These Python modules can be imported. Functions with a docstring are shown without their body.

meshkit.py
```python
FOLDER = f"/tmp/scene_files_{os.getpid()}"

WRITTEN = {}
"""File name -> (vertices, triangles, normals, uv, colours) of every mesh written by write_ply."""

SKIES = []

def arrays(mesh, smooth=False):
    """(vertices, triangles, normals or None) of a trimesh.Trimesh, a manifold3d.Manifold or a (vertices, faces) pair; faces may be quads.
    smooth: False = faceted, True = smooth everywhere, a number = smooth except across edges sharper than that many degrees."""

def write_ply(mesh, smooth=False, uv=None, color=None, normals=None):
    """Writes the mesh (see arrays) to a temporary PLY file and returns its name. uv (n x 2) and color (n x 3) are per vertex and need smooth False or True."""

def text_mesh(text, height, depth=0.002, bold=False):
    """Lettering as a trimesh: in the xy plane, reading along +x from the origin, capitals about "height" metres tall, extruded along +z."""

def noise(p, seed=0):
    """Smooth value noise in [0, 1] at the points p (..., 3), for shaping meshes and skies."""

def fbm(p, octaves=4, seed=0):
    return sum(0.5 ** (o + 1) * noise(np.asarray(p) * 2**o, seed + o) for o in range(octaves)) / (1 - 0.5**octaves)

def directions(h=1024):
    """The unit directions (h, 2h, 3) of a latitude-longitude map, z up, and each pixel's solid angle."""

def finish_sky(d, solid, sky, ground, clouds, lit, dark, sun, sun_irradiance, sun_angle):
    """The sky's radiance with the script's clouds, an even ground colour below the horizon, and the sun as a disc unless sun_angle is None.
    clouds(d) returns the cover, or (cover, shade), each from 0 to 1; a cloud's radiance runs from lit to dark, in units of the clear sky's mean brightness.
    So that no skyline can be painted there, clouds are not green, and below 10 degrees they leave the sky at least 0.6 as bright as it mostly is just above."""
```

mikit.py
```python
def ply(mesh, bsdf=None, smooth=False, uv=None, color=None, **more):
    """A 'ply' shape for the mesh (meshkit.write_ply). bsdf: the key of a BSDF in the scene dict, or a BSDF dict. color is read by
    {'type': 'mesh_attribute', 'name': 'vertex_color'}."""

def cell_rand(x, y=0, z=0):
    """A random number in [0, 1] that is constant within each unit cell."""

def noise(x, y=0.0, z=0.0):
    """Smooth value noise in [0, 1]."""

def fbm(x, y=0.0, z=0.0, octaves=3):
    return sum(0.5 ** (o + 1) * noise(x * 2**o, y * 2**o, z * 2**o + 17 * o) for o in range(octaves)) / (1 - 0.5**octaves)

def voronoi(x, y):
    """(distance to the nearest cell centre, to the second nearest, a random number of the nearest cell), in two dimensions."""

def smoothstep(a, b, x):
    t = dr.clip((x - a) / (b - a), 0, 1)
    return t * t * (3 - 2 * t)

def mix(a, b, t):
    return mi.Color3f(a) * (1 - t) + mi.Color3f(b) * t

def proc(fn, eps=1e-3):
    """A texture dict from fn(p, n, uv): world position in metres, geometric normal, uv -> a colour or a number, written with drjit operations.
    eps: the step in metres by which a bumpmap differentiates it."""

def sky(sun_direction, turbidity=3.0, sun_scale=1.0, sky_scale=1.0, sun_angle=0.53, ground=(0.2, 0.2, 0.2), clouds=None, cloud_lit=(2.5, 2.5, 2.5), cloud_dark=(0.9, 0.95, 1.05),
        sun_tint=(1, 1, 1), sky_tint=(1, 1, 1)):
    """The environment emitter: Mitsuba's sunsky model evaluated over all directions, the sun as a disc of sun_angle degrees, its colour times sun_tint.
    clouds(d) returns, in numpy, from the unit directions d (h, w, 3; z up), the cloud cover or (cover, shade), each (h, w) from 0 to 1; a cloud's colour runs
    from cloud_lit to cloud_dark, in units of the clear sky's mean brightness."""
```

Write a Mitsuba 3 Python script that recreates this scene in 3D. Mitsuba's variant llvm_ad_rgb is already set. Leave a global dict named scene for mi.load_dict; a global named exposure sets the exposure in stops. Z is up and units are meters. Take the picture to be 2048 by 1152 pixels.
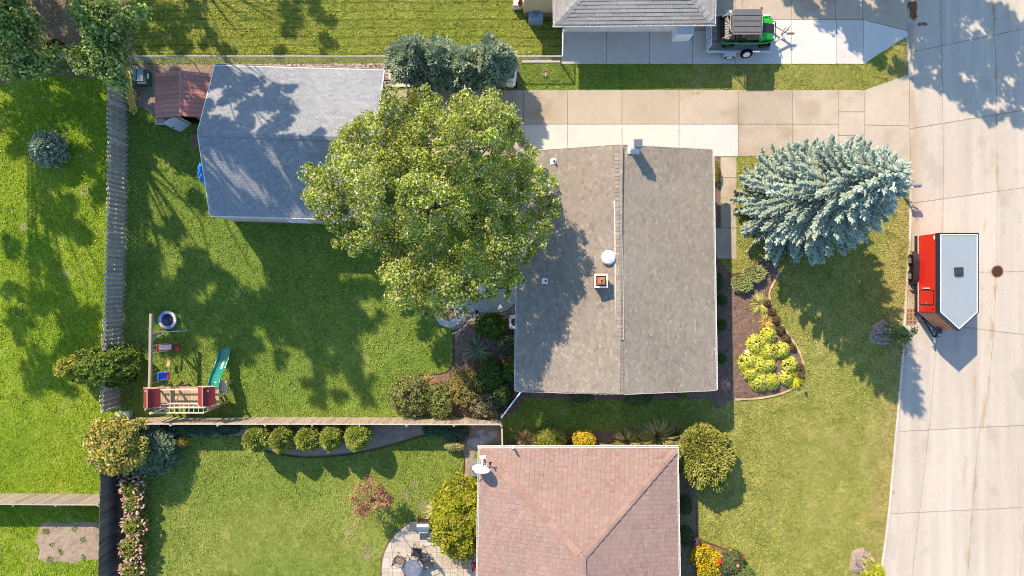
import math
import numpy as np
import trimesh
import shapely
from shapely.geometry import Polygon, LineString, Point, box as sbox
from shapely.ops import unary_union
import drjit as dr
import mitsuba as mi
import mikit
from mikit import noise, fbm, voronoi, smoothstep, mix, cell_rand
from meshkit import fbm as nfbm, noise as nnoise

T = mi.ScalarTransform4f
# ------------------------------------------------------------------ camera, sky, exposure
ALT = 39.0            # flying height of the drone in metres
PX = 35.0             # plan units per metre: the plan of the plot is drawn at 35 units to the metre
scene, labels = {}, {}
scene['camera'] = {'type': 'perspective', 'fov': 2 * math.degrees(math.atan(1024 / PX / ALT)), 'fov_axis': 'x',
                   'near_clip': 0.5, 'far_clip': 2000.0,
                   'to_world': T().look_at(origin=[0, 0, ALT], target=[0, 0, 0], up=[0, 1, 0])}
SUN = np.array([-0.419, 0.641, 0.643])
scene['daylight'] = mikit.sky(SUN, turbidity=3.0, sky_scale=1.8, ground=(0.16, 0.17, 0.12))
exposure = 2.30


# ------------------------------------------------------------------ helpers
def at(x, y, z=0.0):
    """plan units (x to the east, y to the south, centre 1024, 576) of a point seen at height z -> metres"""
    k = (ALT - z) / ALT / PX
    return np.array([(x - 1024) * k, -(y - 576) * k, z])


def ats(pts, z=0.0):
    return np.array([at(x, y, z) for x, y in pts])


def lin(r, g, b, k=1.0):
    c = np.array([r, g, b], float) / 255
    return np.where(c < 0.04045, c / 12.92, ((c + 0.055) / 1.055) ** 2.4) * k


class M:
    """collects pieces of one mesh with a colour per vertex"""

    def __init__(self):
        self.v, self.f, self.c, self.n = [], [], [], 0

    def add(self, v, f, c):
        v, f, c = np.asarray(v, float), np.asarray(f, int), np.asarray(c, float)
        if f.shape[1] == 4:
            f = np.vstack([f[:, [0, 1, 2]], f[:, [0, 2, 3]]])
        self.v.append(v)
        self.f.append(f + self.n)
        self.c.append(np.broadcast_to(c, (len(v), 3)))
        self.n += len(v)
        return self

    def mesh(self, m, c):
        return self.add(m.vertices, m.faces, c)

    def box(self, lo, hi, c):
        lo, hi = np.minimum(lo, hi), np.maximum(lo, hi)
        v = np.array([[x, y, z] for x in (lo[0], hi[0]) for y in (lo[1], hi[1]) for z in (lo[2], hi[2])])
        return self.add(v, BOXF, c)

    def obox(self, c0, size, c, rz=0.0, ry=0.0, rx=0.0, bevel=0.0):
        """box of a size about a centre, turned"""
        s = np.array(size, float) / 2
        if bevel:
            v, f = bevel_box(s, bevel)
        else:
            v = np.array([[x, y, z] for x in (-1, 1) for y in (-1, 1) for z in (-1, 1)]) * s
            f = BOXF
        v = v @ rot(rz, ry, rx).T + np.asarray(c0, float)
        return self.add(v, f, c)

    def beam(self, a, b, w, h, c, up=(0, 0, 1)):
        """straight timber from a to b, w across, h high"""
        a, b = np.asarray(a, float), np.asarray(b, float)
        d = b - a
        d = d / np.linalg.norm(d)
        s = np.cross(d, up)
        if np.linalg.norm(s) < 1e-3:
            s = np.cross(d, (1, 0, 0))
        s = s / np.linalg.norm(s)
        u = np.cross(s, d)
        v = np.array([p + s * i * w / 2 + u * j * h / 2 for p in (a, b) for i in (-1, 1) for j in (-1, 1)])
        return self.add(v, BOXF, c)

    def tube(self, pts, r, c, sides=8, cap=True):
        p = np.asarray(pts, float)
        r = np.broadcast_to(np.asarray(r, float), (len(p),))
        t = np.gradient(p, axis=0)
        t /= np.linalg.norm(t, axis=1, keepdims=True) + 1e-12
        ref = np.array([0, 0, 1.0]) if abs(t[:, 2]).max() < 0.93 else np.array([1.0, 0.13, 0])
        a = np.cross(t, ref)
        a /= np.linalg.norm(a, axis=1, keepdims=True) + 1e-12
        b = np.cross(t, a)
        w = np.arange(sides) * 2 * np.pi / sides
        v = (p[:, None] + r[:, None, None] * (np.cos(w)[None, :, None] * a[:, None] + np.sin(w)[None, :, None] * b[:, None])).reshape(-1, 3)
        i, j = np.meshgrid(np.arange(len(p) - 1), np.arange(sides), indexing='ij')
        q = np.stack([i * sides + j, i * sides + (j + 1) % sides, (i + 1) * sides + (j + 1) % sides, (i + 1) * sides + j], -1).reshape(-1, 4)
        self.add(v, q, c)
        if cap:
            for k, fl in ((0, 1), (len(p) - 1, -1)):
                vv = np.vstack([v[k * sides:(k + 1) * sides], p[k]])
                ff = np.array([[m, (m + 1) % sides, sides][::fl] for m in range(sides)])
                self.add(vv, ff, c)
        return self

    def lathe(self, prof, centre, c, sides=24, R=None):
        """surface of revolution about z through the centre; prof = [(r, z), ...]"""
        w = np.arange(sides) * 2 * np.pi / sides
        v = np.array([[r * math.cos(k), r * math.sin(k), z] for r, z in prof for k in w])
        if R is not None:
            v = v @ R.T
        v = v + np.asarray(centre, float)
        i, j = np.meshgrid(np.arange(len(prof) - 1), np.arange(sides), indexing='ij')
        q = np.stack([i * sides + j, i * sides + (j + 1) % sides, (i + 1) * sides + (j + 1) % sides, (i + 1) * sides + j], -1).reshape(-1, 4)
        return self.add(v, q, c)

    def prism(self, poly, z0, z1, c):
        """poly: points in metres (n x 2) or a shapely polygon"""
        p = poly if hasattr(poly, 'geom_type') else Polygon(poly)
        if not p.is_valid:
            p = p.buffer(0)
        for g in getattr(p, 'geoms', [p]):
            if g.area > 1e-4:
                m = trimesh.creation.extrude_polygon(g, z1 - z0, engine='earcut')
                m.apply_translation([0, 0, z0])
                self.mesh(m, c)
        return self

    def out(self):
        return np.vstack(self.v), np.vstack(self.f), np.vstack(self.c)


BOXF = np.array([[0, 1, 3, 2], [4, 6, 7, 5], [0, 4, 5, 1], [2, 3, 7, 6], [0, 2, 6, 4], [1, 5, 7, 3]])


def rot(rz=0.0, ry=0.0, rx=0.0):
    cz, sz, cy, sy, cx, sx = math.cos(rz), math.sin(rz), math.cos(ry), math.sin(ry), math.cos(rx), math.sin(rx)
    return np.array([[cz, -sz, 0], [sz, cz, 0], [0, 0, 1]]) @ np.array([[cy, 0, sy], [0, 1, 0], [-sy, 0, cy]]) @ np.array([[1, 0, 0], [0, cx, -sx], [0, sx, cx]])


def bevel_box(s, b):
    pts = []
    for sx in (-1, 1):
        for sy in (-1, 1):
            for sz in (-1, 1):
                k = np.array([sx, sy, sz])
                for ax in range(3):
                    d = np.full(3, b)
                    d[ax] = 0
                    pts.append(k * (s - d))
    m = trimesh.convex.convex_hull(np.array(pts))
    return np.array(m.vertices), np.array(m.faces)


used = {}


def uniq(base):
    n = used.get(base, -1) + 1
    used[base] = n
    return base if n == 0 else f'{base}_{n:03d}'


def thing(name, label, cat, group=None):
    k = uniq(name)
    labels[k] = {'label': label, 'category': cat}
    if group:
        labels[k]['group'] = group
    return k


def emit(key, m, bsdf, smooth=False):
    v, f, c = m.out() if isinstance(m, M) else m
    if bsdf in PROC_UV:
        scene[key] = mikit.ply((v, f), bsdf + '_surface', smooth, uv=c[:, :2])
    else:
        scene[key] = mikit.ply((v, f), bsdf + '_surface', smooth, color=c)
    return key


def part(parent, name, m, bsdf='matte', label=None, smooth=False, kind=None):
    k = uniq(f'{parent}__{name}')
    emit(k, m, bsdf, smooth)
    if label or kind:
        labels[k] = {}
        if label:
            labels[k]['label'] = label
        if kind:
            labels[k]['kind'] = kind
    return k


def solo(name, m, bsdf, label, cat, group=None, smooth=False, kind=None):
    k = thing(name, label, cat, group)
    emit(k, m, bsdf, smooth)
    if kind:
        labels[k]['kind'] = kind
    return k


def struct(name, m, bsdf, label=None, smooth=False):
    k = uniq(name)
    emit(k, m, bsdf, smooth)
    labels[k] = {'kind': 'structure'}
    if label:
        labels[k]['label'] = label
    return k


def holder(name, label=None):
    k = uniq(name)
    labels[k] = {'kind': 'structure'}
    if label:
        labels[k]['label'] = label
    return k


def curve(pts, n=8):
    """smooth line through plan points (Catmull-Rom)"""
    p = np.array(pts, float)
    e = np.vstack([2 * p[0] - p[1], p, 2 * p[-1] - p[-2]])
    out = []
    for i in range(1, len(e) - 2):
        for t in np.arange(n) / n:
            a, b, c, d = e[i - 1], e[i], e[i + 1], e[i + 2]
            out.append(0.5 * (2 * b + (c - a) * t + (2 * a - 5 * b + 4 * c - d) * t * t + (3 * b - a - 3 * c + d) * t ** 3))
    out.append(p[-1])
    return np.array(out)


def ring(pts, n=6):
    p = list(map(tuple, pts))
    q = curve([p[-1]] + p + [p[0], p[1]], n)
    return q[n:-n - 1]


def xy(pts, z=0.0):
    return ats(pts, z)[:, :2]


def rng(seed):
    return np.random.default_rng(seed)


# ------------------------------------------------------------------ materials
PROC_UV = {'road_concrete', 'drive_concrete', 'lawn', 'mulch', 'gravel', 'soil', 'grass'}


def rgb(c):
    return {'type': 'rgb', 'value': [float(x) for x in c]}


VC = {'type': 'mesh_attribute', 'name': 'vertex_color'}
scene['matte_surface'] = {'type': 'twosided', 'b': {'type': 'diffuse', 'reflectance': VC}}
scene['paint_surface'] = {'type': 'twosided', 'b': {'type': 'principled', 'base_color': VC, 'roughness': 0.38, 'specular': 0.5}}
scene['gloss_surface'] = {'type': 'twosided', 'b': {'type': 'principled', 'base_color': VC, 'roughness': 0.22, 'specular': 0.5, 'clearcoat': 0.6, 'clearcoat_gloss': 0.9}}
scene['metal_surface'] = {'type': 'twosided', 'b': {'type': 'principled', 'base_color': VC, 'roughness': 0.42, 'metallic': 0.75}}
scene['leaf_surface'] = {'type': 'principledthin', 'base_color': VC, 'roughness': 0.5, 'spec_trans': 0.0, 'diff_trans': 0.55, 'eta': 1.4}
scene['needle_surface'] = {'type': 'twosided', 'b': {'type': 'principled', 'base_color': VC, 'roughness': 0.6, 'specular': 0.3}}
scene['pane_surface'] = {'type': 'thindielectric'}
scene['dark_glass_surface'] = {'type': 'twosided', 'b': {'type': 'principled', 'base_color': rgb((0.02, 0.03, 0.04)), 'roughness': 0.08, 'specular': 0.6}}


BARE = [(*at(x, y)[:2], r / PX) for x, y, r in ((812, 990, 10), (851, 1014, 18), (735, 1108, 18), (697, 1062, 11), (826, 968, 9), (166, 383, 12), (48, 455, 11), (133, 548, 13), (1618, 1010, 9), (1545, 1040, 8))]


def yard_tone(p):
    """colours of the lawns: each owner's grass has its own tone; divided by the fence lines"""
    x, y = p.x, p.y
    n1 = fbm(x * 0.35, y * 0.35, 0.0, 3)
    n2 = fbm(x * 1.7 + 9, y * 1.7, 3.0, 3)
    n3 = noise(x * 8.0, y * 8.0) * 0.6 + noise(x * 17.0 + 5, y * 17.0) * 0.4
    west = 1 - smoothstep(-22.6, -22.2, x)
    north = smoothstep(12.7, 12.9, y)
    front = smoothstep(7.5, 13.0, x)
    south = 1 - smoothstep(-7.8, -7.4, y)
    c = mix((0.122, 0.196, 0.032), (0.192, 0.252, 0.050), n1)
    c = mix(c, mix((0.128, 0.222, 0.020), (0.222, 0.292, 0.026), n1), west)
    c = mix(c, mix((0.165, 0.215, 0.034), (0.245, 0.265, 0.055), n1), north)
    c = mix(c, mix((0.148, 0.212, 0.036), (0.228, 0.262, 0.062), n1), south * (1 - west))
    c = mix(c, mix((0.188, 0.213, 0.044), (0.298, 0.273, 0.090), n2 * 0.6 + n1 * 0.4), front * (1 - north) * 0.85)
    dry = smoothstep(0.58, 0.78, n2 * 0.6 + n1 * 0.4)
    c = mix(c, (0.30, 0.27, 0.10), dry * 0.55 * (0.35 + 0.65 * front + 0.25 * south))
    # trodden bare spots
    for sx, sy, sr in BARE:
        q = dr.sqrt(dr.square(x - sx) + dr.square(y - sy)) / sr + (n2 - 0.5) * 0.9
        c = mix(c, (0.30, 0.245, 0.165), 0.5 * smoothstep(1.1, 0.3, q))
    # worn, dry edge along the kerb
    kerb = smoothstep(2.2, 0.2, KERB_X(y) - x)
    c = mix(c, (0.31, 0.25, 0.10), kerb * 0.62 * smoothstep(0.25, 0.6, n2 + 0.12))
    c = c * 1.5 * (0.80 + 0.30 * n2) * (0.76 + 0.48 * n3)
    return c, n2, n3


kerb_pts = np.array([(1812, -140), (1812, 0), (1816, 70), (1821, 150), (1822, 260), (1823, 350), (1823, 430), (1821, 500), (1815, 575), (1809, 693),
                     (1801.5, 788), (1795, 863), (1788, 939), (1780, 1026), (1765, 1140), (1738, 1300)], float)
_k = xy(kerb_pts)
_kc = np.polyfit(_k[:, 1], _k[:, 0], 5)
j2_pts = np.array([(1989, -140), (1990, 0), (1995, 150), (1997, 290), (1996, 520), (1990, 660), (1977, 800), (1960, 870), (1938, 1152), (1920, 1300)], float)
_j2c = np.polyfit(xy(j2_pts)[:, 1], xy(j2_pts)[:, 0], 4)


def poly_dr(co, y):
    r = mi.Float(float(co[0]))
    for c in co[1:]:
        r = r * y + float(c)
    return r


def KERB_X(y):
    return poly_dr(_kc, dr.clip(y, -20, 20))


def lawn_fn(p, n, uv):
    c, n2, n3 = yard_tone(p)
    f = noise(p.x * 19, p.y * 19)
    # bare soil showing between the tufts, thatch in the mower's ruts on the north lawn
    ph = (p.y + 0.05 * dr.sin(p.x * 1.1) - 12.9) / 0.495
    ph = ph - dr.floor(ph)
    rut = smoothstep(0.74, 0.80, ph) * smoothstep(12.85, 12.95, p.y) * (1 - smoothstep(4.0, 4.3, p.x))
    c = mix(c, (0.105, 0.100, 0.030), rut * 0.7 * smoothstep(0.1, 0.6, n2))
    return mix(c * (0.55 + 0.35 * f), (0.14, 0.11, 0.065), 0.25 * smoothstep(0.55, 0.8, f * 0.6 + n2 * 0.4))


def grass_fn(p, n, uv):
    c, n2, n3 = yard_tone(p)
    c = c * (0.84 + 0.36 * uv.x)
    return mix(c, (0.36, 0.31, 0.14), smoothstep(0.93, 1.0, uv.y) * 0.55)


scene['lawn_surface'] = {'type': 'diffuse', 'reflectance': mikit.proc(lawn_fn)}
scene['grass_surface'] = {'type': 'twosided', 'b': {'type': 'diffuse', 'reflectance': mikit.proc(grass_fn)}}


def road_fn(p, n, uv):
    x, y = p.x, p.y
    big = fbm(x * 0.22, y * 0.22, 1.0, 3)
    streak = fbm(x * 2.6, y * 0.13, 5.0, 3)
    fine = fbm(x * 9, y * 9, 2.0, 2)
    speck = noise(x * 31, y * 31)
    c = mix((0.465, 0.410, 0.345), (0.555, 0.505, 0.438), uv.x * 0.5 + big * 0.5)
    c = c * (0.86 + 0.24 * streak) * (0.95 + 0.1 * fine) * (0.975 + 0.05 * speck)
    # the wheel-worn, rust stained band along the long joint
    d = x - poly_dr(_j2c, dr.clip(y, -20, 20))
    band = dr.exp(-dr.square(d / 0.16)) + 0.7 * dr.exp(-dr.square((d + 0.75) / 0.13)) * smoothstep(0.4, 0.7, noise(y * 0.5, 3.0))
    blot = smoothstep(0.48, 0.72, fbm(x * 3.5, y * 0.9, 8.0, 3))
    c = mix(c, (0.40, 0.27, 0.14), band * blot * 0.62)
    # dust and rust in the gutter
    g = x - KERB_X(y)
    gut = smoothstep(0.9, 0.15, g) * smoothstep(0.42, 0.66, fbm(x * 1.2, y * 0.5, 4.0, 3)) * smoothstep(-7.0, 0.0, y)
    c = mix(c, (0.40, 0.28, 0.18), gut * 0.55)
    oil = smoothstep(0.66, 0.80, fbm(x * 1.1, y * 0.6, 12.0, 3))
    return c * (1 - 0.10 * oil)


def drive_fn(p, n, uv):
    x, y = p.x, p.y
    big = fbm(x * 0.5, y * 0.5, 1.0, 4)
    fine = fbm(x * 6, y * 6, 2.0, 3)
    speck = noise(x * 31, y * 31)
    old = mix((0.420, 0.356, 0.280), (0.505, 0.442, 0.362), big)
    new = mix((0.565, 0.55, 0.52), (0.625, 0.61, 0.585), big)
    grey = mix((0.42, 0.415, 0.395), (0.52, 0.515, 0.49), big)
    c = mix(old, new, smoothstep(0.25, 0.5, uv.y))
    c = mix(c, grey, smoothstep(0.75, 0.95, uv.y))
    st = smoothstep(0.52, 0.80, fbm(x * 0.7 + 4, y * 0.9, 6.0, 3))
    c = mix(c, c * mi.Color3f(0.80, 0.73, 0.68), st * 0.6 * (1 - smoothstep(0.2, 0.45, uv.y) * 0.85))
    return c * (0.86 + 0.22 * uv.x) * (0.93 + 0.12 * fine) * (0.97 + 0.06 * speck)


def mulch_fn(p, n, uv):
    x, y = p.x, p.y
    v = cell_rand(x * 22, y * 22)
    w = fbm(x * 5, y * 5, 0.0, 3)
    c = mix((0.085, 0.056, 0.043), (0.285, 0.195, 0.155), v * 0.55 + w * 0.45)
    return mix(c, (0.32, 0.25, 0.20), smoothstep(0.9, 1.0, cell_rand(x * 30, y * 30, 4)) * 0.7)


def gravel_fn(p, n, uv):
    x, y = p.x, p.y
    a, b, k = voronoi(x * 13, y * 13)
    c = mix((0.26, 0.22, 0.19), (0.66, 0.55, 0.46), k)
    return c * (0.35 + 0.65 * smoothstep(0.0, 0.28, b - a)) * (0.75 + 0.4 * fbm(x * 1.5, y * 1.5))


def soil_fn(p, n, uv):
    x, y = p.x, p.y
    w = fbm(x * 2.2, y * 2.2, 0.0, 4)
    v = noise(x * 21, y * 21)
    tan = mix((0.24, 0.185, 0.135), (0.42, 0.335, 0.265), w * 0.7 + v * 0.3)
    litter = mix((0.105, 0.078, 0.050), (0.25, 0.195, 0.125), cell_rand(x * 15, y * 15) * 0.5 + w * 0.5)
    return mix(tan, litter, smoothstep(0.3, 0.7, uv.y))


for k, fn in (('road_concrete', road_fn), ('drive_concrete', drive_fn), ('mulch', mulch_fn), ('gravel', gravel_fn), ('soil', soil_fn)):
    scene[k + '_surface'] = {'type': 'twosided', 'b': {'type': 'diffuse', 'reflectance': mikit.proc(fn)}}

# ------------------------------------------------------------------ ground, road, drives, beds
HARD = []                     # outlines in metres where no lawn grass grows


def hard(poly, grow=0.0):
    g = poly if hasattr(poly, 'geom_type') else Polygon(poly)
    HARD.append(g.buffer(grow) if grow else g)
    return g


kc = curve(kerb_pts, 6)
far_side = kc + [352, 0]
kerb_back = kc - [4.6, 0]
road_pts = np.vstack([[[kc[0][0], -7000]], kc, [[1600, 7000]], [[1952, 7000]], far_side[::-1], [[far_side[0][0], -7000]]])
road_out = np.vstack([[[kerb_back[0][0], -7000]], kerb_back, [[1595.4, 7000]], [[1957, 7000]], (far_side + [5, 0])[::-1], [[far_side[0][0] + 5, -7000]]])
road_poly, road_hole = Polygon(xy(road_pts)).buffer(0), Polygon(xy(road_out)).buffer(0)
hard(road_hole)
land = sbox(-200, -200, 200, 200).difference(road_hole)
v2, f2 = trimesh.creation.triangulate_polygon(land, engine='earcut')
struct('lawn', M().add(np.c_[v2, np.zeros(len(v2))], f2, (0.5, 0, 0)), 'lawn')
v2, f2 = trimesh.creation.triangulate_polygon(road_hole, engine='earcut')
road = struct('road', M().add(np.c_[v2, np.full(len(v2), -0.165)], f2, (0.0, 1.0, 0)), 'soil')


def interp(line, y):
    o = np.argsort(line[:, 1])
    return np.interp(y, line[o, 1], line[o, 0])


j1_pts = curve([(1882, -140), (1884, 0), (1889, 290), (1888, 470), (1882, 600), (1874, 696), (1860, 864), (1827, 1152), (1810, 1300)], 6)
j2c = curve(j2_pts, 6)
cols = [kc, j1_pts, j2c, j2c + [105, 0], far_side]
tl = [[(1815, -135), (2120, -190)], [(1818, 104), (2120, 42)], [(1820, 257), (2120, 208)], [(1825, 406), (2120, 365)], [(1815, 545), (2120, 543)], [(1811, 640), (2120, 678)],
      [(1797, 864), (2120, 848)], [(1780, 1029), (2120, 1013)], [(1760, 1200), (2120, 1190)]]


def on_line(t, x):
    (x0, y0), (x1, y1) = t
    return y0 + (y1 - y0) * (x - x0) / (x1 - x0)


def cross(col, t):
    y = on_line(t, 1900)
    for _ in range(6):
        y = on_line(t, interp(col, y))
    return y


R1 = rng(11)
for i in range(len(tl) - 1):
    for j in range(4):
        a, b = cols[j], cols[j + 1]
        ya0, ya1, yb0, yb1 = cross(a, tl[i]), cross(a, tl[i + 1]), cross(b, tl[i]), cross(b, tl[i + 1])
        ta, tb = np.linspace(ya0, ya1, 7), np.linspace(yb0, yb1, 7)
        ring_ = np.vstack([np.c_[interp(a, ta), ta], np.c_[interp(b, tb), tb][::-1]])
        g = Polygon(xy(ring_)).buffer(-0.012)
        part(road, 'slab', M().prism(g, -0.30, -0.12 + 0.0015 * R1.integers(0, 4), (R1.uniform(0.2, 0.9), 0, 0)), 'road_concrete')
for name, y0, y1 in (('north', -7000, -150), ('south', 1195, 7000)):
    g = road_poly.intersection(Polygon(xy([(-9000, y0), (9000, y0), (9000, y1), (-9000, y1)])))
    part(road, 'slab', M().prism(g.buffer(-0.01), -0.30, -0.12, (0.5, 0, 0)), 'road_concrete')

# kerb stones
kb = holder('kerb')
ys = list(np.arange(74, 156, 40)) + [156] + [None] + list(np.arange(338, 1290, 78))
for y0, y1 in zip(ys[:-1], ys[1:]):
    if y0 is None or y1 is None or y1 - y0 < 5:
        continue
    t = np.linspace(y0 + 0.3, y1 - 0.3, 5)
    g = Polygon(xy(np.vstack([np.c_[interp(kc, t), t], np.c_[interp(kc, t) - 4.8, t][::-1]])))
    part(kb, 'kerb_stone', M().prism(g, -0.3, 0.028 + R1.uniform(0, 0.006), (R1.uniform(2.2, 2.7), 0.0, 0)), 'road_concrete')


def slabq(m, pts, zt, tone, gap=0.45, zb=-0.25):
    """paving slab with a sloping top: four plan points and their heights"""
    p = np.array(pts, float)
    c = p.mean(0)
    d = c - p
    p = p + np.sign(d) * gap
    v = np.vstack([[[*at(x, y)[:2], z] for (x, y), z in zip(p, zt)], [[*at(x, y)[:2], zb] for x, y in p]])
    f = [[0, 1, 2, 3], [4, 7, 6, 5]] + [[i, i + 4, (i + 1) % 4 + 4, (i + 1) % 4] for i in range(4)]
    return m.add(v, f, tone)


def joint_bed(poly, z=0.006):
    return Polygon(xy(poly))


def pave(name, outline, slabs, lab=None):
    """a drive: a dark bed that shows in the joints and its slabs as parts"""
    g = hard(Polygon(xy(outline)).buffer(-0.02))
    k = struct(name, M().prism(g, -0.2, 0.004, (0.3, 1.0, 0)), 'soil', lab)
    for pts, zt, tone in slabs:
        part(k, 'slab', slabq(M(), pts, zt, tone), 'drive_concrete')
    return k


TOP = 0.028
flat = [TOP] * 4
R2 = rng(12)
OLD, NEW, GREY = 0.0, 0.6, 1.0


def tn(kind):
    return (R2.uniform(0.25, 0.85), kind, 0)


S = []
ux = [772, 850, 950, 1047, 1135, 1244, 1358, 1476, 1585, 1676]
for a, b in zip(ux[:-1], ux[1:]):
    S.append(([(a, 180), (b, 180), (b, 248.5), (a, 248.5)], flat, tn(OLD)))
lx = [772, 850, 950, 1040, 1135, 1244, 1358, 1476]
for a, b in zip(lx[:-1], lx[1:]):
    S.append(([(a, 248.5), (b, 248.5), (b, 313), (a, 313)], flat, tn(NEW if a >= 1040 else OLD)))
for a, b in ((1476, 1585), (1585, 1676)):
    S.append(([(a, 248.5), (b, 248.5), (b, 313), (a, 313)], flat, tn(OLD)))
for y0, y1 in ((180, 224), (224, 271), (271, 313)):
    S.append(([(1676, y0), (1729, y0), (1729, y1), (1676, y1)], flat, (0.85, 0.05, 0)))
low = [TOP, 0.014, 0.014, TOP]
S.append(([(1729, 180), (1818.5, 148), (1819.5, 252), (1729, 250)], low, (0.9, 0.05, 0)))
S.append(([(1729, 250), (1819.5, 252), (1820.5, 340), (1729, 313)], low, (0.85, 0.05, 0)))
pave('driveway', [(772, 180), (1729, 180), (1818, 148), (1820, 339), (1729, 313), (772, 313)], S, 'beige concrete drive with a whiter lower lane beside the brown roofed house')

S = []
nx = [1122, 1213, 1299, 1385, 1470, 1582, 1672, 1727]
for i, (a, b) in enumerate(zip(nx[:-1], nx[1:])):
    yt = 62 if b <= 1470 else 40
    S.append(([(a, yt), (b, yt), (b, 128.5), (a, 128.5)], flat, tn(NEW) if a >= 1100 else tn(GREY)))
S.append(([(1727, 40), (1815, 62), (1816.5, 71), (1727, 128.5)], [TOP, 0.014, 0.014, TOP], tn(NEW)))
for a, b in ((1350, 1470), (1470, 1484), (1484, 1582), (1582, 1670), (1670, 1724)):
    S.append(([(a, -120), (b, -120), (b, 40), (a, 40)], flat, (R2.uniform(0.4, 0.8), 0.06, 0)))
S.append(([(1724, -120), (1811, -120), (1815, 61.5), (1724, 39.5)], [TOP, 0.014, 0.014, TOP], (0.5, 0.08, 0)))
S.append(([(1350, 40), (1470, 40), (1470, 62), (1350, 62)], flat, tn(OLD)))
pave('neighbour_driveway', [(1122, 62), (1350, 62), (1350, -120), (1811, -120), (1816, 71), (1727, 128.5), (1122, 128.5)], S, 'concrete drive of the grey roofed house with a white parking lane')

# front walk of the house in the middle
S = []
for y0, y1 in ((314, 355), (355, 408), (408, 456), (456, 518)):
    S.append(([(1441 if y0 < 450 else 1424, y0), (1473, y0), (1473, y1), (1441 if y0 < 450 else 1424, y1)], flat, (R2.uniform(0.3, 0.7), 0.0, 0)))
pave('front_walk', [(1441, 314), (1473, 314), (1473, 518), (1424, 518), (1424, 456), (1441, 456)], S)


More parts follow.
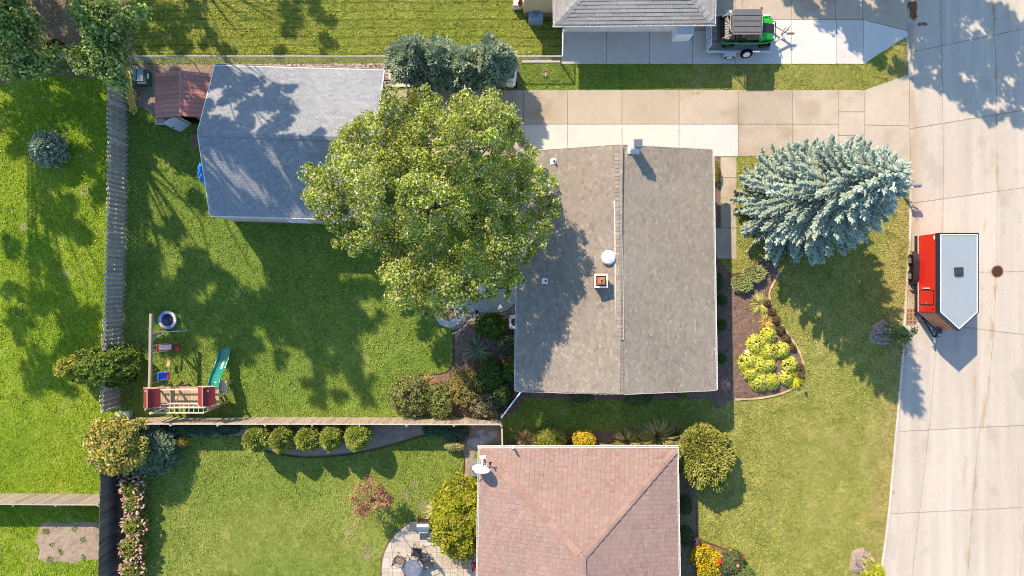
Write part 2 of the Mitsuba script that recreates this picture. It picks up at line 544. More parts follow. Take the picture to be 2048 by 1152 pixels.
def bed(name, pts, mat, z=0.03, tone=(0.5, 0.0, 0), smooth_ring=True, bumps=0.03, lab=None, cell=0.16, seed=1):
    """a planting bed: a mounded sheet with a fine uneven surface"""
    o = ring(pts, 5) if smooth_ring else np.array(pts, float)
    g = Polygon(xy(o)).buffer(0)
    hard(g)
    x0, y0, x1, y1 = g.bounds
    X, Y = np.meshgrid(np.arange(x0, x1, cell), np.arange(y0, y1, cell))
    R = rng(seed)
    P = np.c_[X.ravel(), Y.ravel()] + R.uniform(-0.4, 0.4, (X.size, 2)) * cell
    P = P[shapely.contains_xy(g.buffer(-cell * 0.4), P[:, 0], P[:, 1])]
    edge = np.array(shapely.segmentize(g.exterior, 0.25).coords)[:-1]
    A = np.vstack([edge, P])
    from scipy.spatial import Delaunay
    tri = Delaunay(A).simplices
    cen = A[tri].mean(1)
    tri = tri[shapely.contains_xy(g, cen[:, 0], cen[:, 1])]
    d = shapely.distance(shapely.points(A), g.exterior)
    h = z * np.minimum(1, d / 0.35) + 0.012 + bumps * R.random(len(A)) * np.minimum(1, d / 0.15)
    return struct(name, M().add(np.c_[A, h], tri, tone), mat, lab)


def edging(name, pts, label, closed=False, w=0.10, h=0.07, colour=lin(205, 178, 140), step=0.32, seed=3, plan_curve=True):
    """a row of edging blocks along a bed"""
    line = LineString(xy(curve(pts, 6) if plan_curve else pts))
    k = thing(name, label, 'bed edging')
    R = rng(seed)
    n = max(2, int(line.length / step))
    for i in range(n):
        a, b = line.interpolate(i / n, normalized=True), line.interpolate((i + 0.95) / n, normalized=True)
        part(k, 'block', M().beam([a.x, a.y, h / 2], [b.x, b.y, h / 2 + R.uniform(-.005, .005)], w * R.uniform(.85, 1.1), h, colour * R.uniform(0.75, 1.12)))
    return k


# front bed beside the house
front_edge = [(1604, 748), (1606, 728), (1599, 706), (1588, 686), (1573, 664), (1558, 645), (1546, 622), (1538, 594), (1541, 576), (1555, 552), (1557, 536)]
bed('front_mulch_bed', [(1424, 520), (1441, 522), (1462, 548), (1490, 541), (1512, 522), (1535, 520), (1557, 536), (1555, 552), (1541, 576), (1538, 594), (1546, 622), (1558, 645), (1573, 664), (1588, 686),
                        (1599, 706), (1606, 728), (1604, 748), (1590, 770), (1560, 786), (1520, 794), (1470, 797), (1424, 798)], 'mulch', 0.05, lab='mulch bed along the front of the brown roofed house', seed=4)
edging('bed_edging', [(1470, 799), (1520, 796), (1562, 787), (1592, 771)] + front_edge, 'curved row of tan edging blocks between the front mulch bed and the lawn', seed=5)
bed('side_mulch_bed', [(1392, 314), (1440, 314), (1440, 455), (1392, 455)], 'mulch', 0.04, smooth_ring=False, seed=6)
bed('south_mulch_bed', [(1030, 760), (1424, 760), (1424, 798), (1380, 797), (1300, 799), (1200, 800), (1100, 797), (1034, 795)], 'mulch', 0.03, (0.5, 0, 0), False, seed=7)
edging('bed_edging', [(1462, 549), (1490, 543), (1503, 533), (1513, 521)], 'short curved row of dark edging blocks at the end of the grass strip', w=0.07, colour=lin(120, 92, 70), seed=8)
# back bed
back = [(1046, 640), (1000, 636), (950, 640), (925, 646), (909, 660), (906, 690), (906, 722), (897, 741), (872, 748), (830, 751), (806, 757), (792, 775), (783, 800), (792, 822), (830, 829), (900, 832), (985, 834), (1046, 800)]
bed('back_mulch_bed', back, 'mulch', 0.05, lab='mulch bed behind the house and along the back fence', seed=9)
edging('bed_edging', [(909, 660), (906, 690), (906, 722), (897, 741), (872, 748), (830, 751), (806, 757)], 'thin dark edging strip between the back lawn and the mulch bed', w=0.045, colour=lin(92, 78, 62), seed=10)
# beds of the house with the pink roof
bed('gravel_bed', [(285, 846), (480, 846), (760, 846), (905, 846), (905, 858), (870, 866), (835, 872), (790, 886), (750, 896), (705, 905), (660, 910), (610, 912), (560, 906), (525, 896), (500, 884), (478, 872), (300, 872)], 'soil', 0.03, (0.5, 0.36, 0), seed=12)
edging('bed_edging', [(495, 886), (525, 900), (560, 909), (610, 915), (660, 913), (705, 908), (750, 899), (790, 889), (835, 875), (870, 869)], 'curved dark edging below the row of five clipped shrubs', w=0.06, colour=lin(110, 82, 70), seed=13)
bed('flagstone_bed', [(905, 846), (1003, 846), (1003, 895), (960, 895), (950, 905), (944, 930), (938, 960), (920, 985), (905, 990), (928, 950), (928, 915), (918, 892), (905, 880)], 'soil', 0.02, (0.5, 0.2, 0), False, seed=14)
bed('north_shrub_bed', [(1008, 893), (1020, 880), (1050, 868), (1130, 862), (1230, 862), (1300, 858), (1372, 868), (1372, 905), (1008, 905)], 'soil', 0.03, (0.5, 0.75, 0), False, seed=15)
bed('east_shrub_bed', [(1340, 905), (1395, 905), (1395, 1060), (1398, 1076), (1425, 1088), (1455, 1097), (1480, 1110), (1505, 1150), (1510, 1210), (1340, 1210)], 'soil', 0.03, (0.5, 0.7, 0), False, seed=16)
bed('hydrangea_bed', [(232, 940), (275, 940), (290, 960), (292, 1210), (232, 1210)], 'soil', 0.03, (0.5, 0.75, 0), False, seed=17)
edging('bed_edging', [(1395, 1010), (1395, 1060), (1398, 1076), (1425, 1088), (1456, 1099)], 'thin brown edging along the flower bed east of the pink roofed house', w=0.05, colour=lin(120, 86, 70), seed=18)
edging('bed_edging', [(918, 892), (928, 915), (928, 940), (922, 960), (908, 985)], 'thin dark edging west of the satellite dish', w=0.04, colour=lin(95, 75, 62), seed=19)
# bare plot at the lower left, litter strip behind the garage, shade bed at the upper left
bed('bare_soil_plot', [(82, 1048), (100, 1043), (130, 1047), (160, 1042), (198, 1046), (200, 1085), (200, 1120), (170, 1119), (150, 1126), (120, 1122), (98, 1127), (76, 1118), (80, 1100), (70, 1080), (79, 1062)], 'soil', 0.02, (0.5, 0.30, 0), False, seed=20)
bed('litter_ground', [(252, 129), (300, 129), (430, 129), (500, 134), (470, 170), (380, 172), (322, 180), (316, 235), (284, 215), (262, 222), (252, 200)], 'soil', 0.01, (0.5, 0.36, 0), False, seed=21)
bed('shade_ground', [(-60, -90), (150, -90), (235, -60), (262, 20), (268, 118), (240, 126), (215, 158), (160, 155), (60, 152), (-60, 160)], 'soil', 0.01, (0.5, 0.8, 0), seed=22)
bed('stone_strip', [(430, 129), (778, 127), (786, 138), (776, 178), (768, 178), (770, 142), (430, 140)], 'gravel', 0.03, (0.5, 0, 0), False, bumps=0.05, seed=23)
bed('juniper_bed', [(782, 130), (1040, 130), (1040, 178), (900, 181), (818, 181), (814, 150)], 'mulch', 0.03, (0.5, 0, 0), False, seed=24)
for i, (x, y, r) in enumerate(((1763, 667, 25), (1723, 1123, 26))):
    w = np.linspace(0, 2 * np.pi, 14)[:-1]
    rr = r * (1 + 0.10 * np.sin(3 * w + i) + 0.06 * np.cos(5 * w))
    bed('mulch_ring', np.c_[x + rr * np.cos(w), y + rr * np.sin(w)], 'soil', 0.10, (0.5, 0.12, 0), bumps=0.09, cell=0.08, seed=30 + i)

# ------------------------------------------------------------------ buildings
def shingles(m, A, B, C, D, course, tab, thick, tone, seed, stagger=0.5):
    """overlapping shingle tabs on a roof plane: A, B along the eave, C above B and D above A"""
    A, B, C, D = (np.asarray(q, float) for q in (A, B, C, D))
    R = rng(seed)
    e = (B - A) / np.linalg.norm(B - A)
    n = np.cross(B - A, D - A if np.linalg.norm(D - A) > np.linalg.norm(C - B) * 0.2 else C - B)
    n /= np.linalg.norm(n)
    up = np.cross(n, e)
    H = max((D - A) @ up, (C - B) @ up)
    rows = max(1, int(round(H / course)))
    for r in range(rows):
        v0, v1 = r / rows, min(1.0, (r + 1.12) / rows)
        l0, r0 = ((A + (D - A) * v0) - A) @ e, ((B + (C - B) * v0) - A) @ e
        l1, r1 = ((A + (D - A) * v1) - A) @ e, ((B + (C - B) * v1) - A) @ e
        off = -tab * ((r % 2) * stagger + R.uniform(0, 0.12))
        k = np.arange(int((max(r0, r1) - min(l0, l1)) / tab) + 3)
        s0 = min(l0, l1) + off + k * tab
        s1 = s0 + tab - 0.008
        a0, a1 = np.clip(s0, l0, r0), np.clip(s1, l0, r0)
        b0, b1 = np.clip(s0, l1, max(l1, r1)), np.clip(s1, l1, max(l1, r1))
        ok = (a1 - a0 > 0.02) | (b1 - b0 > 0.02)
        a0, a1, b0, b1 = a0[ok], a1[ok], b0[ok], b1[ok]
        if not len(a0):
            continue
        h0, h1 = v0 * H, v1 * H
        t = thick * R.uniform(0.75, 1.15, len(a0))
        P = lambda s, h, o: A + s[:, None] * e + h * up + np.asarray(o)[:, None] * n
        z = np.zeros(len(a0))
        V = np.stack([P(a0, h0, t), P(a1, h0, t), P(b1, h1, z + 0.002), P(b0, h1, z + 0.002), P(a0, h0, z), P(a1, h0, z)], 1)
        i = np.arange(len(a0))[:, None] * 6
        F = np.vstack([i + [0, 1, 2], i + [0, 2, 3], i + [4, 5, 1], i + [4, 1, 0], i + [4, 0, 3], i + [5, 2, 1]])
        c = tone(V[:, :4].mean(1), R)
        m.add(V.reshape(-1, 3), F, np.repeat(c, 6, 0))
    return m


def tones(base, spread, warm=0.0, big=0.12, alt=None, alt_p=0.0, lo=0.8):
    base = np.asarray(base, float)

    def fn(P, R):
        g = nfbm(P * [0.6, 0.6, 0.6], 3, 5)[:, None]
        k = (1 + big * 2 * (g - 0.5)) * (1 + spread * (R.random((len(P), 1)) * 2 - 1))
        c = base * k * (1 + warm * (R.random((len(P), 1)) - 0.5) * [1, 0, -1])
        if alt is not None:
            pick = R.random(len(P)) < alt_p
            which = R.integers(0, len(alt), len(P))
            c = np.where(pick[:, None], np.asarray(alt)[which] * k, c)
        return c
    return fn


def cap_line(parent, name, a, b, width, drop, step, colour, seed, lift=0.048, spread=0.16):
    """ridge or hip caps, each a bent plate, laid from a (low or first end) to b"""
    a, b = np.asarray(a, float), np.asarray(b, float)
    d = (b - a) / np.linalg.norm(b - a)
    s = np.cross(d, [0, 0, 1])
    s /= np.linalg.norm(s)
    u = np.cross(s, d)
    n = max(1, int(np.linalg.norm(b - a) / step))
    R = rng(seed)
    for i in range(n):
        p, q = a + d * step * i, a + d * (step * (i + 1.12))
        pts = []
        for o, l in ((p, lift), (q, lift * 0.35)):
            pts += [o - s * width / 2 - u * (drop - l), o + u * l, o + s * width / 2 - u * (drop - l)]
        low = [p - s * width / 2 - u * (drop + .01), p - u * .015, p + s * width / 2 - u * (drop + .01)]
        v = np.array(pts + low)
        f = [[0, 1, 4, 3], [1, 2, 5, 4], [6, 7, 1, 0], [7, 8, 2, 1]]
        part(parent, name, M().add(v, f, np.asarray(colour) * (1 + spread * R.uniform(-1, 1))), 'matte')


def deck(m, planes, c, t=0.12):
    for q in planes:
        q = np.array(q) - [0, 0, .07]
        m.add(q, [[0, 1, 2, 3]], c)
        m.add(q - [0, 0, t], [[3, 2, 1, 0]], c)
    return m


def siding(m, a, b, z0, z1, c, step=0.13, flip=1):
    """lap siding between plan points in metres a and b; the outside lies to the right of a -> b"""
    a, b = np.asarray(a, float)[:2], np.asarray(b, float)[:2]
    d = (b - a) / np.linalg.norm(b - a)
    o = np.array([d[1], -d[0]]) * flip
    n = max(1, int(round((z1 - z0) / step)))
    R = rng(int(abs(a[0] * 100)) + 7)
    for i in range(n):
        za, zb = z0 + (z1 - z0) * i / n, z0 + (z1 - z0) * (i + 1) / n
        p = o * 0.022
        v = [[*(a + p), za], [*(b + p), za], [*b, zb], [*a, zb], [*a, za], [*b, za]]
        m.add(v, [[0, 1, 2, 3], [4, 5, 1, 0]], np.asarray(c) * R.uniform(0.95, 1.03))
    return m


def window(h, wall_a, wall_b, t, z0, w, hgt, colour=lin(240, 240, 238), o=1):
    a, b = np.asarray(wall_a)[:2], np.asarray(wall_b)[:2]
    d = (b - a) / np.linalg.norm(b - a)
    n = np.array([d[1], -d[0]]) * o
    c = a + (b - a) * t + n * 0.05
    fr = M()
    rz = math.atan2(d[1], d[0])
    for dx, dz, sx, sz in ((0, 0, w + .1, .08), (0, hgt, w + .1, .08), (-w / 2, hgt / 2, .08, hgt - .08), (w / 2, hgt / 2, .08, hgt - .08), (0, hgt / 2, w - .08, .05)):
        fr.obox([*(c + d * dx), z0 + dz], [sx, 0.09, sz], colour, rz)
    k = part(h, 'window', fr, 'paint')
    part(k, 'pane', M().obox([*(c - n * 0.02), z0 + hgt / 2], [w - .06, .02, hgt - .06], (0.03, 0.04, 0.05), rz), 'dark_glass')


WHITE = lin(236, 236, 232)


def gutter(h, a, b, side, w=0.12, c=WHITE):
    """half-open gutter below an eave from a to b (metres, z = eave)"""
    a, b = np.asarray(a, float), np.asarray(b, float)
    d = (b - a) / np.linalg.norm(b - a)
    s = np.cross(d, [0, 0, 1]) * side
    m = M()
    dz = np.array([0, 0, 1.0])
    m.beam(a + s * 0.02 - dz * .075, b + s * 0.02 - dz * .075, .02, .13, c)
    m.beam(a + s * (w + .01) - dz * .06, b + s * (w + .01) - dz * .06, .025, .11, c)
    m.beam(a + s * (w / 2 + .012) - dz * .125, b + s * (w / 2 + .012) - dz * .125, w, .015, c * 0.9)
    for t in np.arange(0.4, np.linalg.norm(b - a), 0.8):
        m.beam(a + d * t + s * .01 - dz * .02, a + d * t + s * (w + .02) - dz * .02, .03, .012, c)
    return part(h, 'gutter', m, 'paint')


# ---- the brown roofed house in the middle
HE, HR = 2.7, 4.15
TL, TR, BR, BL = at(1037, 304, HE), at(1424.5, 300, HE), at(1432, 780, HE), at(1032, 782, HE)
RN, RS = at(1235.5, 290, HR), at(1241, 788, HR)
house = thing('ranch_house', 'house with a brown shingled gable roof, two chimneys and a white roof dome', 'house')
SID = lin(214, 200, 176)


def gable_walls(h, corners, inset, z1, ridge, colour, name='wall', base=0.35):
    c = np.array([q[:2] for q in corners])
    mid = c.mean(0)
    sides = []
    P = Polygon(c).buffer(-inset, join_style=2)
    w = np.array(P.exterior.coords)[:-1]
    if P.exterior.is_ccw is False:
        w = w[::-1]
    m = M()
    m.prism(P.buffer(-0.01, join_style=2), 0.0, z1, colour)
    n = len(w)
    for i in range(n):
        siding(m, w[i], w[(i + 1) % n], base, z1, colour)
        m.prism(LineString([w[i], w[(i + 1) % n]]).buffer(0.03, cap_style=2), 0, base - 0.01, lin(150, 146, 140))
    part(h, name, m, 'matte')
    hard(P)
    return w


w = gable_walls(house, [TL, TR, BR, BL], 0.38, HE - 0.02, None, SID)
for a, b, r in ((TL, TR, RN), (BR, BL, RS)):
    g = M()
    y = np.array([0, -0.38 if a is TL else 0.38, 0])
    x = np.array([0.38, 0, 0]) * (1 if a is TL else -1)
    g.add([a + y + x - [0, 0, .1], b + y - x - [0, 0, .1], r + y - [0, 0, .14]], [[0, 1, 2]], SID)
    part(house, 'gable', g, 'matte')
for i, (t, z0, ww, hh) in enumerate(((0.2, 1.0, 1.6, 1.2), (0.75, 1.0, 1.4, 1.2))):
    for j in range(4):
        window(house, w[j], w[(j + 1) % 4], t, z0, ww, hh)
roof = part(house, 'roof', deck(M(), [(TL, BL, RS, RN), (BR, TR, RN, RS)], lin(120, 105, 90)), 'matte')
sh = M()
BROWN = np.array([0.288, 0.252, 0.210])
tone = tones(BROWN, 0.08, 0.04, 0.14, [BROWN * 1.16, BROWN * 0.88], 0.22)
shingles(sh, TL, BL, RS, RN, 0.140, 0.21, 0.010, tone, 41, 0.5)
shingles(sh, BR, TR, RN, RS, 0.140, 0.21, 0.010, tone, 42, 0.5)
part(roof, 'shingles', sh, 'matte', kind='stuff')
L = np.linalg.norm(RS - RN)
da = (RS - RN) / L
v0, v1 = RN + da * L * 0.222, RN + da * L * 0.783
cap_line(roof, 'ridge_cap', v0, RN, 0.34, 0.045, 0.205, BROWN * 1.0, 43)
cap_line(roof, 'ridge_cap', v1 + [0, 0, .035], v0 + [0, 0, .035], 0.32, 0.045, 0.205, BROWN * 1.02, 44)
cap_line(roof, 'ridge_cap', RS, v1, 0.34, 0.045, 0.205, BROWN * 1.0, 45)
rv = M()
for sx, ww in ((-1, 0.06), (1, 0.03)):
    o = np.array([sx * 0.195, 0, -0.03])
    rv.beam(v0 + o, v1 + o, ww, 0.05, lin(205, 203, 198))
part(roof, 'ridge_vent', rv, 'paint')
for a, b in ((TL, RN), (RN, TR), (BL, RS), (RS, BR)):
    s = np.array([0, 0.03 if a is TL or b is TR else -0.03, 0])
    part(roof, 'fascia', M().beam(a + s - [0, 0, .075], b + s - [0, 0, .075], 0.03, 0.17, lin(205, 196, 182)), 'paint')
gutter(house, TR, BR, -1, 0.085, lin(214, 212, 208))
gutter(house, TL, BL, 1, 0.075, lin(206, 206, 206))
# downspout outlet at the south wall
dp = M().tube([at(1145.5, 785, HE - .2) + [0, 0, z] + np.array([0, oy, 0]) for z, oy in ((0, 0), (-.25, .06), (-2.2, .06), (-2.32, -.12))], 0.045, WHITE, 10)
part(house, 'downspout', dp, 'paint')


def roof_z(x, y):
    """height of the brown roof above a ground point in metres"""
    rx = RN[0] + (RS[0] - RN[0]) * (RN[1] - y) / (RN[1] - RS[1])
    ex = TR[0] if x > rx else TL[0]
    return HR - (HR - HE) * abs((x - rx) / (ex - rx))


def roof_pt(px, py):
    z = 3.4
    for _ in range(6):
        q = at(px, py, z)
        z = roof_z(q[0], q[1])
    return at(px, py, z)


# tall boxed flue at the north gable
p = roof_pt(1266, 296.5)
ch = part(house, 'chimney', M().obox([p[0] + .02, p[1], p[2] + 0.36], [0.42, 0.38, 1.15], lin(206, 202, 194)).obox([p[0] + .02, p[1], p[2] + .95], [0.50, 0.46, 0.06], lin(186, 183, 178)), 'paint', 'tall white boxed chimney at the north end of the roof')
part(ch, 'flue_cap', M().obox([p[0] + .06, p[1] + .02, p[2] + 1.06], [0.36, 0.32, 0.18], lin(130, 136, 145)).obox([p[0] + .06, p[1] + .02, p[2] + 1.165], [0.42, 0.38, 0.03], lin(138, 144, 152)), 'metal')
part(ch, 'flashing', M().obox([p[0] + .02, p[1] - .02, p[2] + 0.02], [0.62, 0.56, 0.10], lin(215, 212, 205), 0, 0.27), 'paint')
# square crowned chimney with a copper cap near the ridge
p = roof_pt(1198, 562)
c2 = part(house, 'chimney', M().obox([p[0], p[1], p[2] + 0.30], [0.58, 0.58, 0.95], lin(150, 118, 100)), 'matte', 'square chimney with a white crown and copper cap by the dome')
cr = M()
for dx, dy, sx, sy in ((-.3, 0, .09, .70), (.3, 0, .09, .70), (0, .305, .51, .09), (0, -.305, .51, .09)):
    cr.obox([p[0] + dx, p[1] + dy, p[2] + 0.80], [sx, sy, 0.10], lin(240, 232, 222))
cr.obox([p[0], p[1], p[2] + 0.76], [.53, .53, .06], lin(96, 82, 74))
part(c2, 'crown', cr, 'matte')
cp = M()
cp.obox([p[0], p[1], p[2] + 0.86], [.40, .40, .05], lin(214, 130, 84))
cp.obox([p[0], p[1], p[2] + 0.93], [.33, .33, .09], lin(120, 66, 42))
cp.obox([p[0], p[1], p[2] + 1.0], [.36, .36, .03], lin(232, 156, 104))
cp.obox([p[0], p[1], p[2] + 1.04], [.20, .20, .06], lin(240, 176, 120))
cp.obox([p[0], p[1], p[2] + 1.08], [.08, .08, .04], lin(60, 34, 24))
part(c2, 'copper_cap', cp, 'metal')
# white dome
p = roof_pt(1216, 515)
dm = M().lathe([(0.30, -0.12), (0.30, 0.16), (0.365, 0.17), (0.365, 0.22), (0.35, 0.25), (0.30, 0.31), (0.22, 0.35), (0.16, 0.36), (0.15, 0.385), (0.08, 0.395), (0, 0.397)], p, lin(244, 244, 242), 28)
part(house, 'roof_fan', dm, 'paint', 'white round fan dome beside the ridge', smooth=True)
# plumbing vents
for px, py, hh in ((1108, 323, 0.34), (1091, 562, 0.34)):
    p = roof_pt(px, py)
    vp = part(house, 'vent_pipe', M().tube([p, p + [0, 0, hh]], 0.045, lin(60, 60, 64), 10), 'paint')
    part(vp, 'flashing', M().obox(p + [-.04, 0, .03], [0.30, 0.30, 0.02], lin(232, 232, 230), 0, -0.27).lathe([(0.10, 0), (0.06, .16)], p, lin(225, 225, 224), 12), 'paint')

# ---- grey garage
GE, GR = 2.85, 4.62
gTL, gTR, gBR, gBL = at(430, 131.5, GE), at(768, 141, GE), at(757, 440, GE), at(420.5, 431, GE)
gRW, gRE = at(395.5, 265, GR), at(749, 276, GR)
gar = thing('garage', 'detached garage with a grey shingled gable roof beside the large tree', 'garage')
gw = gable_walls(gar, [gTL + [.12, -.22, 0], gTR + [-.36, -.22, 0], gBR + [-.36, -.02, 0], gBL + [.12, -.02, 0]], 0.0, GE - 0.04, None, lin(196, 178, 160))
for a, b, r, s in ((gTR, gBR, gRE, -1), (gBL, gTL, gRW, 1)):
    g = M()
    x = np.array([0.37 * s if s < 0 else .12, 0, 0])
    g.add([a + x - [0, 0, .1], b + x - [0, 0, .1], r + x - [0, 0, .14]], [[0, 1, 2]], lin(214, 204, 190))
    part(gar, 'gable', g, 'matte')
e0 = at(0, 0)
gd_a, gd_b = np.array([*(gTR[:2] + (gBR - gTR)[:2] * 0.16)]) - [.36, 0], np.array([*(gTR[:2] + (gBR - gTR)[:2] * 0.80)]) - [.36, 0]
ang = math.atan2(*(gd_b - gd_a)[::-1])
gd = part(gar, 'garage_door', M().obox([*((gd_a + gd_b) / 2 + [0.0, 0]), 1.1], [np.linalg.norm(gd_b - gd_a), 0.10, 2.2], lin(206, 196, 180), ang), 'paint')
for i in range(4):
    part(gd, 'panel', M().obox([*((gd_a + gd_b) / 2 + [0.05, 0]), 0.3 + 0.53 * i], [np.linalg.norm(gd_b - gd_a) - .1, 0.05, 0.50], lin(214, 205, 190), ang, bevel=0.012), 'paint')
window(gar, gw[0], gw[1], 0.5, 1.1, 1.0, 0.9)
groof = part(gar, 'roof', deck(M(), [(gTR, gTL, gRW, gRE), (gBL, gBR, gRE, gRW)], lin(110, 112, 118)), 'matte')
GREYR = np.array([0.272, 0.288, 0.312])
tone = tones(GREYR, 0.09, 0.03, 0.14, [GREYR * 1.08, GREYR * 0.92], 0.2)
sh = M()
shingles(sh, gTR, gTL, gRW, gRE, 0.142, 0.27, 0.011, tone, 51, 0.5)
shingles(sh, gBL, gBR, gRE, gRW, 0.142, 0.27, 0.011, tone, 52, 0.5)
part(groof, 'shingles', sh, 'matte', kind='stuff')
cap_line(groof, 'ridge_cap', gRW, gRE, 0.34, 0.07, 0.24, GREYR * 1.02, 53, spread=0.08)
fa = M()
for a, b, s in ((gTL, gRW, -1), (gRW, gBL, -1), (gTR, gRE, 1), (gRE, gBR, 1)):
    o = np.array([0.02 * s, 0, -.07])
    fa.beam(a + o, b + o, 0.035, 0.16, lin(226, 226, 224))
for a, b, s in ((gTL, gTR, 1), (gBL, gBR, -1)):
    o = np.array([0, 0.03 * s, -.07])
    fa.beam(a + o, b + o, 0.05, 0.14, lin(214, 210, 204))
part(groof, 'fascia', fa, 'paint')
gutter(gar, gTL, gTR, -1, 0.10, lin(176, 168, 160))

# ---- house with the pink hip roof
PE, PR = 2.7, 4.27
pTL, pTR, pBR, pBL = at(960, 897, PE), at(1353, 896.5, PE), at(1361.5, 1392, PE), at(952, 1392, PE)
pRN, pRS = at(1165, 1115, PR), at(1168, 1225, PR)
pink = thing('hip_roof_house', 'house with a pinkish brown shingled hip roof edged by white gutters', 'house')
pw = gable_walls(pink, [pTL, pTR, pBR, pBL], 0.40, PE - 0.02, None, lin(196, 178, 160))
for j in range(4):
    for t in (0.25, 0.7):
        window(pink, pw[j], pw[(j + 1) % 4], t, 1.0, 1.3, 1.1)
proof = part(pink, 'roof', deck(M(), [(pTR, pTL, pRN, pRN), (pBR, pTR, pRN, pRS), (pTL, pBL, pRS, pRN), (pBL, pBR, pRS, pRS)], lin(120, 90, 80)), 'matte')
PINK = np.array([0.330, 0.226, 0.198])
tone = tones(PINK, 0.07, 0.05, 0.10, [np.array([0.350, 0.240, 0.194]), np.array([0.315, 0.200, 0.172]), np.array([0.315, 0.250, 0.236]), np.array([0.355, 0.245, 0.195])], 0.26)
sh = M()
for i, q in enumerate(((pTR, pTL, pRN, pRN), (pBR, pTR, pRN, pRS), (pTL, pBL, pRS, pRN), (pBL, pBR, pRS, pRS))):
    shingles(sh, *q, 0.142, 0.25, 0.008, tone, 61 + i, 0.5)
part(proof, 'shingles', sh, 'matte', kind='stuff')
for i, (a, b) in enumerate(((pTL, pRN), (pTR, pRN), (pBL, pRS), (pBR, pRS))):
    cap_line(proof, 'hip_cap', a + (b - a) * 0.02, b, 0.36, 0.02, 0.42, PINK * [1.12, 1.08, 1.02], 65 + i, spread=0.12, lift=.085)
cap_line(proof, 'ridge_cap', pRN, pRS, 0.34, 0.02, 0.42, PINK * 1.08, 69, spread=0.1, lift=.085)
ex = np.array([0.13, 0, 0])
gutter(pink, pTL - ex, pTR + ex, -1, 0.12, lin(226, 222, 214))
gutter(pink, pTR, pBR, -1, 0.09, lin(222, 218, 210))
gutter(pink, pTL, pBL, 1, 0.09, lin(222, 218, 210))
vp = at(1026.5, 895, PE + .1)
part(pink, 'vent_pipe', M().tube([vp, vp + [0, 0, .50]], 0.055, lin(238, 236, 234), 12, cap=False).lathe([(0.0, 0.495), (0.045, 0.495)], vp, lin(30, 30, 32), 12), 'paint')

# ---- grey hip roofed house at the top
TE, TP = 2.62, 3.95
tTL, tTR, tBR, tBL = at(1105, -330, TE), at(1436, -330, TE), at(1428, 46.5, TE), at(1110, 49.5, TE)
tRS, tRN = at(1278, -137, TP), at(1279, -150, TP)
top = thing('grey_roof_house', 'house with a light grey hip roof cut off by the upper edge', 'house')
W1 = xy([(1127, 64), (1350, 64), (1350, -260), (1127, -260)])
wm = M().prism(W1, 0, TE - .05, lin(226, 224, 222))
siding(wm, W1[0], W1[1], 0.3, TE - .05, lin(232, 230, 228), 0.11)
siding(wm, W1[1], W1[2], 0.3, TE - .05, lin(232, 230, 228), 0.11)
W2 = xy([(1047, 33), (1127, 33), (1127, -260), (1047, -260)])
wm.prism(W2, 0, TE, lin(196, 178, 148))
siding(wm, W2[0], W2[1], 0.62, TE, lin(206, 190, 160), 0.14)
wm.prism(LineString([W2[0], W2[1]]).buffer(0.035, cap_style=2), 0, 0.6, lin(140, 120, 108))
part(top, 'wall', wm, 'matte')
hard(Polygon(W1))
hard(Polygon(W2))
troof = part(top, 'roof', deck(M(), [(tBL, tBR, tRS, tRS), (tBR, tTR, tRN, tRS), (tTL, tBL, tRS, tRN), (tTR, tTL, tRN, tRN)], lin(120, 118, 116)), 'matte')
TGREY = np.array([0.29, 0.283, 0.275])
tone = tones(TGREY, 0.07, 0.03, 0.10, [TGREY * 1.12, TGREY * 0.9], 0.2)
sh = M()
for i, q in enumerate(((tBL, tBR, tRS, tRS), (tBR, tTR, tRN, tRS), (tTL, tBL, tRS, tRN))):
    shingles(sh, *q, 0.19, 0.92, 0.034, tone, 71 + i, 0.37)
part(troof, 'shingles', sh, 'matte', kind='stuff')
for i, (a, b) in enumerate(((tBL, tRS), (tBR, tRS))):
    cap_line(troof, 'hip_cap', a + (b - a) * 0.03, b, 0.40, 0.05, 0.34, TGREY * 1.1, 75 + i, spread=0.12)
ex = np.array([0.12, 0, 0])
GC_ = lin(200, 200, 198)
gutter(top, tBL - ex, tBR + ex, 1, 0.09, GC_)
gutter(top, tBR, tTR, 1, 0.08, GC_)
gutter(top, tTL, tBL, 1, 0.08, GC_)
a, b = at(1127, 60, 0), at(1127, 60, TE - .1)
part(top, 'downspout', M().beam(a + [0, -.08, 0], b + [0, -.02, 0], 0.07, 0.07, WHITE, (0, 1, 0)), 'paint')
# roof of the rear wing stays out of the picture
rw = [at(1028, -16, TE + .05), at(1110, -16, TE + .05), at(1110, -420, TE + .6), at(1028, -420, TE + .6)]
part(top, 'rear_roof', deck(M(), [rw], TGREY), 'matte')

# ---- rust red shed
shd = thing('garden_shed', 'small shed with a rust red metal roof and two open white doors', 'shed')
SE, SR = 2.0, 2.55
sx0, sx1, sxr = 347, 461, 405
sy0, sy1 = 169.5, 254.5
k = lambda x, y, z: np.array([(x - 1024) / PX, -(y - 576) / PX, z])
RUST = np.array([0.42, 0.185, 0.150])
body = M()
c_ = lin(150, 96, 84)
body.prism(xy([(sx0 + 4, sy0 + 4), (sx1 - 3, sy0 + 4), (sx1 - 3, sy0 + 7), (sx0 + 4, sy0 + 7)]), 0, SE, c_)
body.prism(xy([(sx0 + 4, sy0 + 7), (sx0 + 7, sy0 + 7), (sx0 + 7, sy1 - 7), (sx0 + 4, sy1 - 7)]), 0, SE, c_)
body.prism(xy([(sx1 - 6, sy0 + 7), (sx1 - 3, sy0 + 7), (sx1 - 3, sy1 - 7), (sx1 - 6, sy1 - 7)]), 0, SE, c_)
for a, b in ((sx0 + 4, sx0 + 36), (sx1 - 20, sx1 - 3)):
    body.prism(xy([(a, sy1 - 7), (b, sy1 - 7), (b, sy1 - 4), (a, sy1 - 4)]), 0, SE, c_)
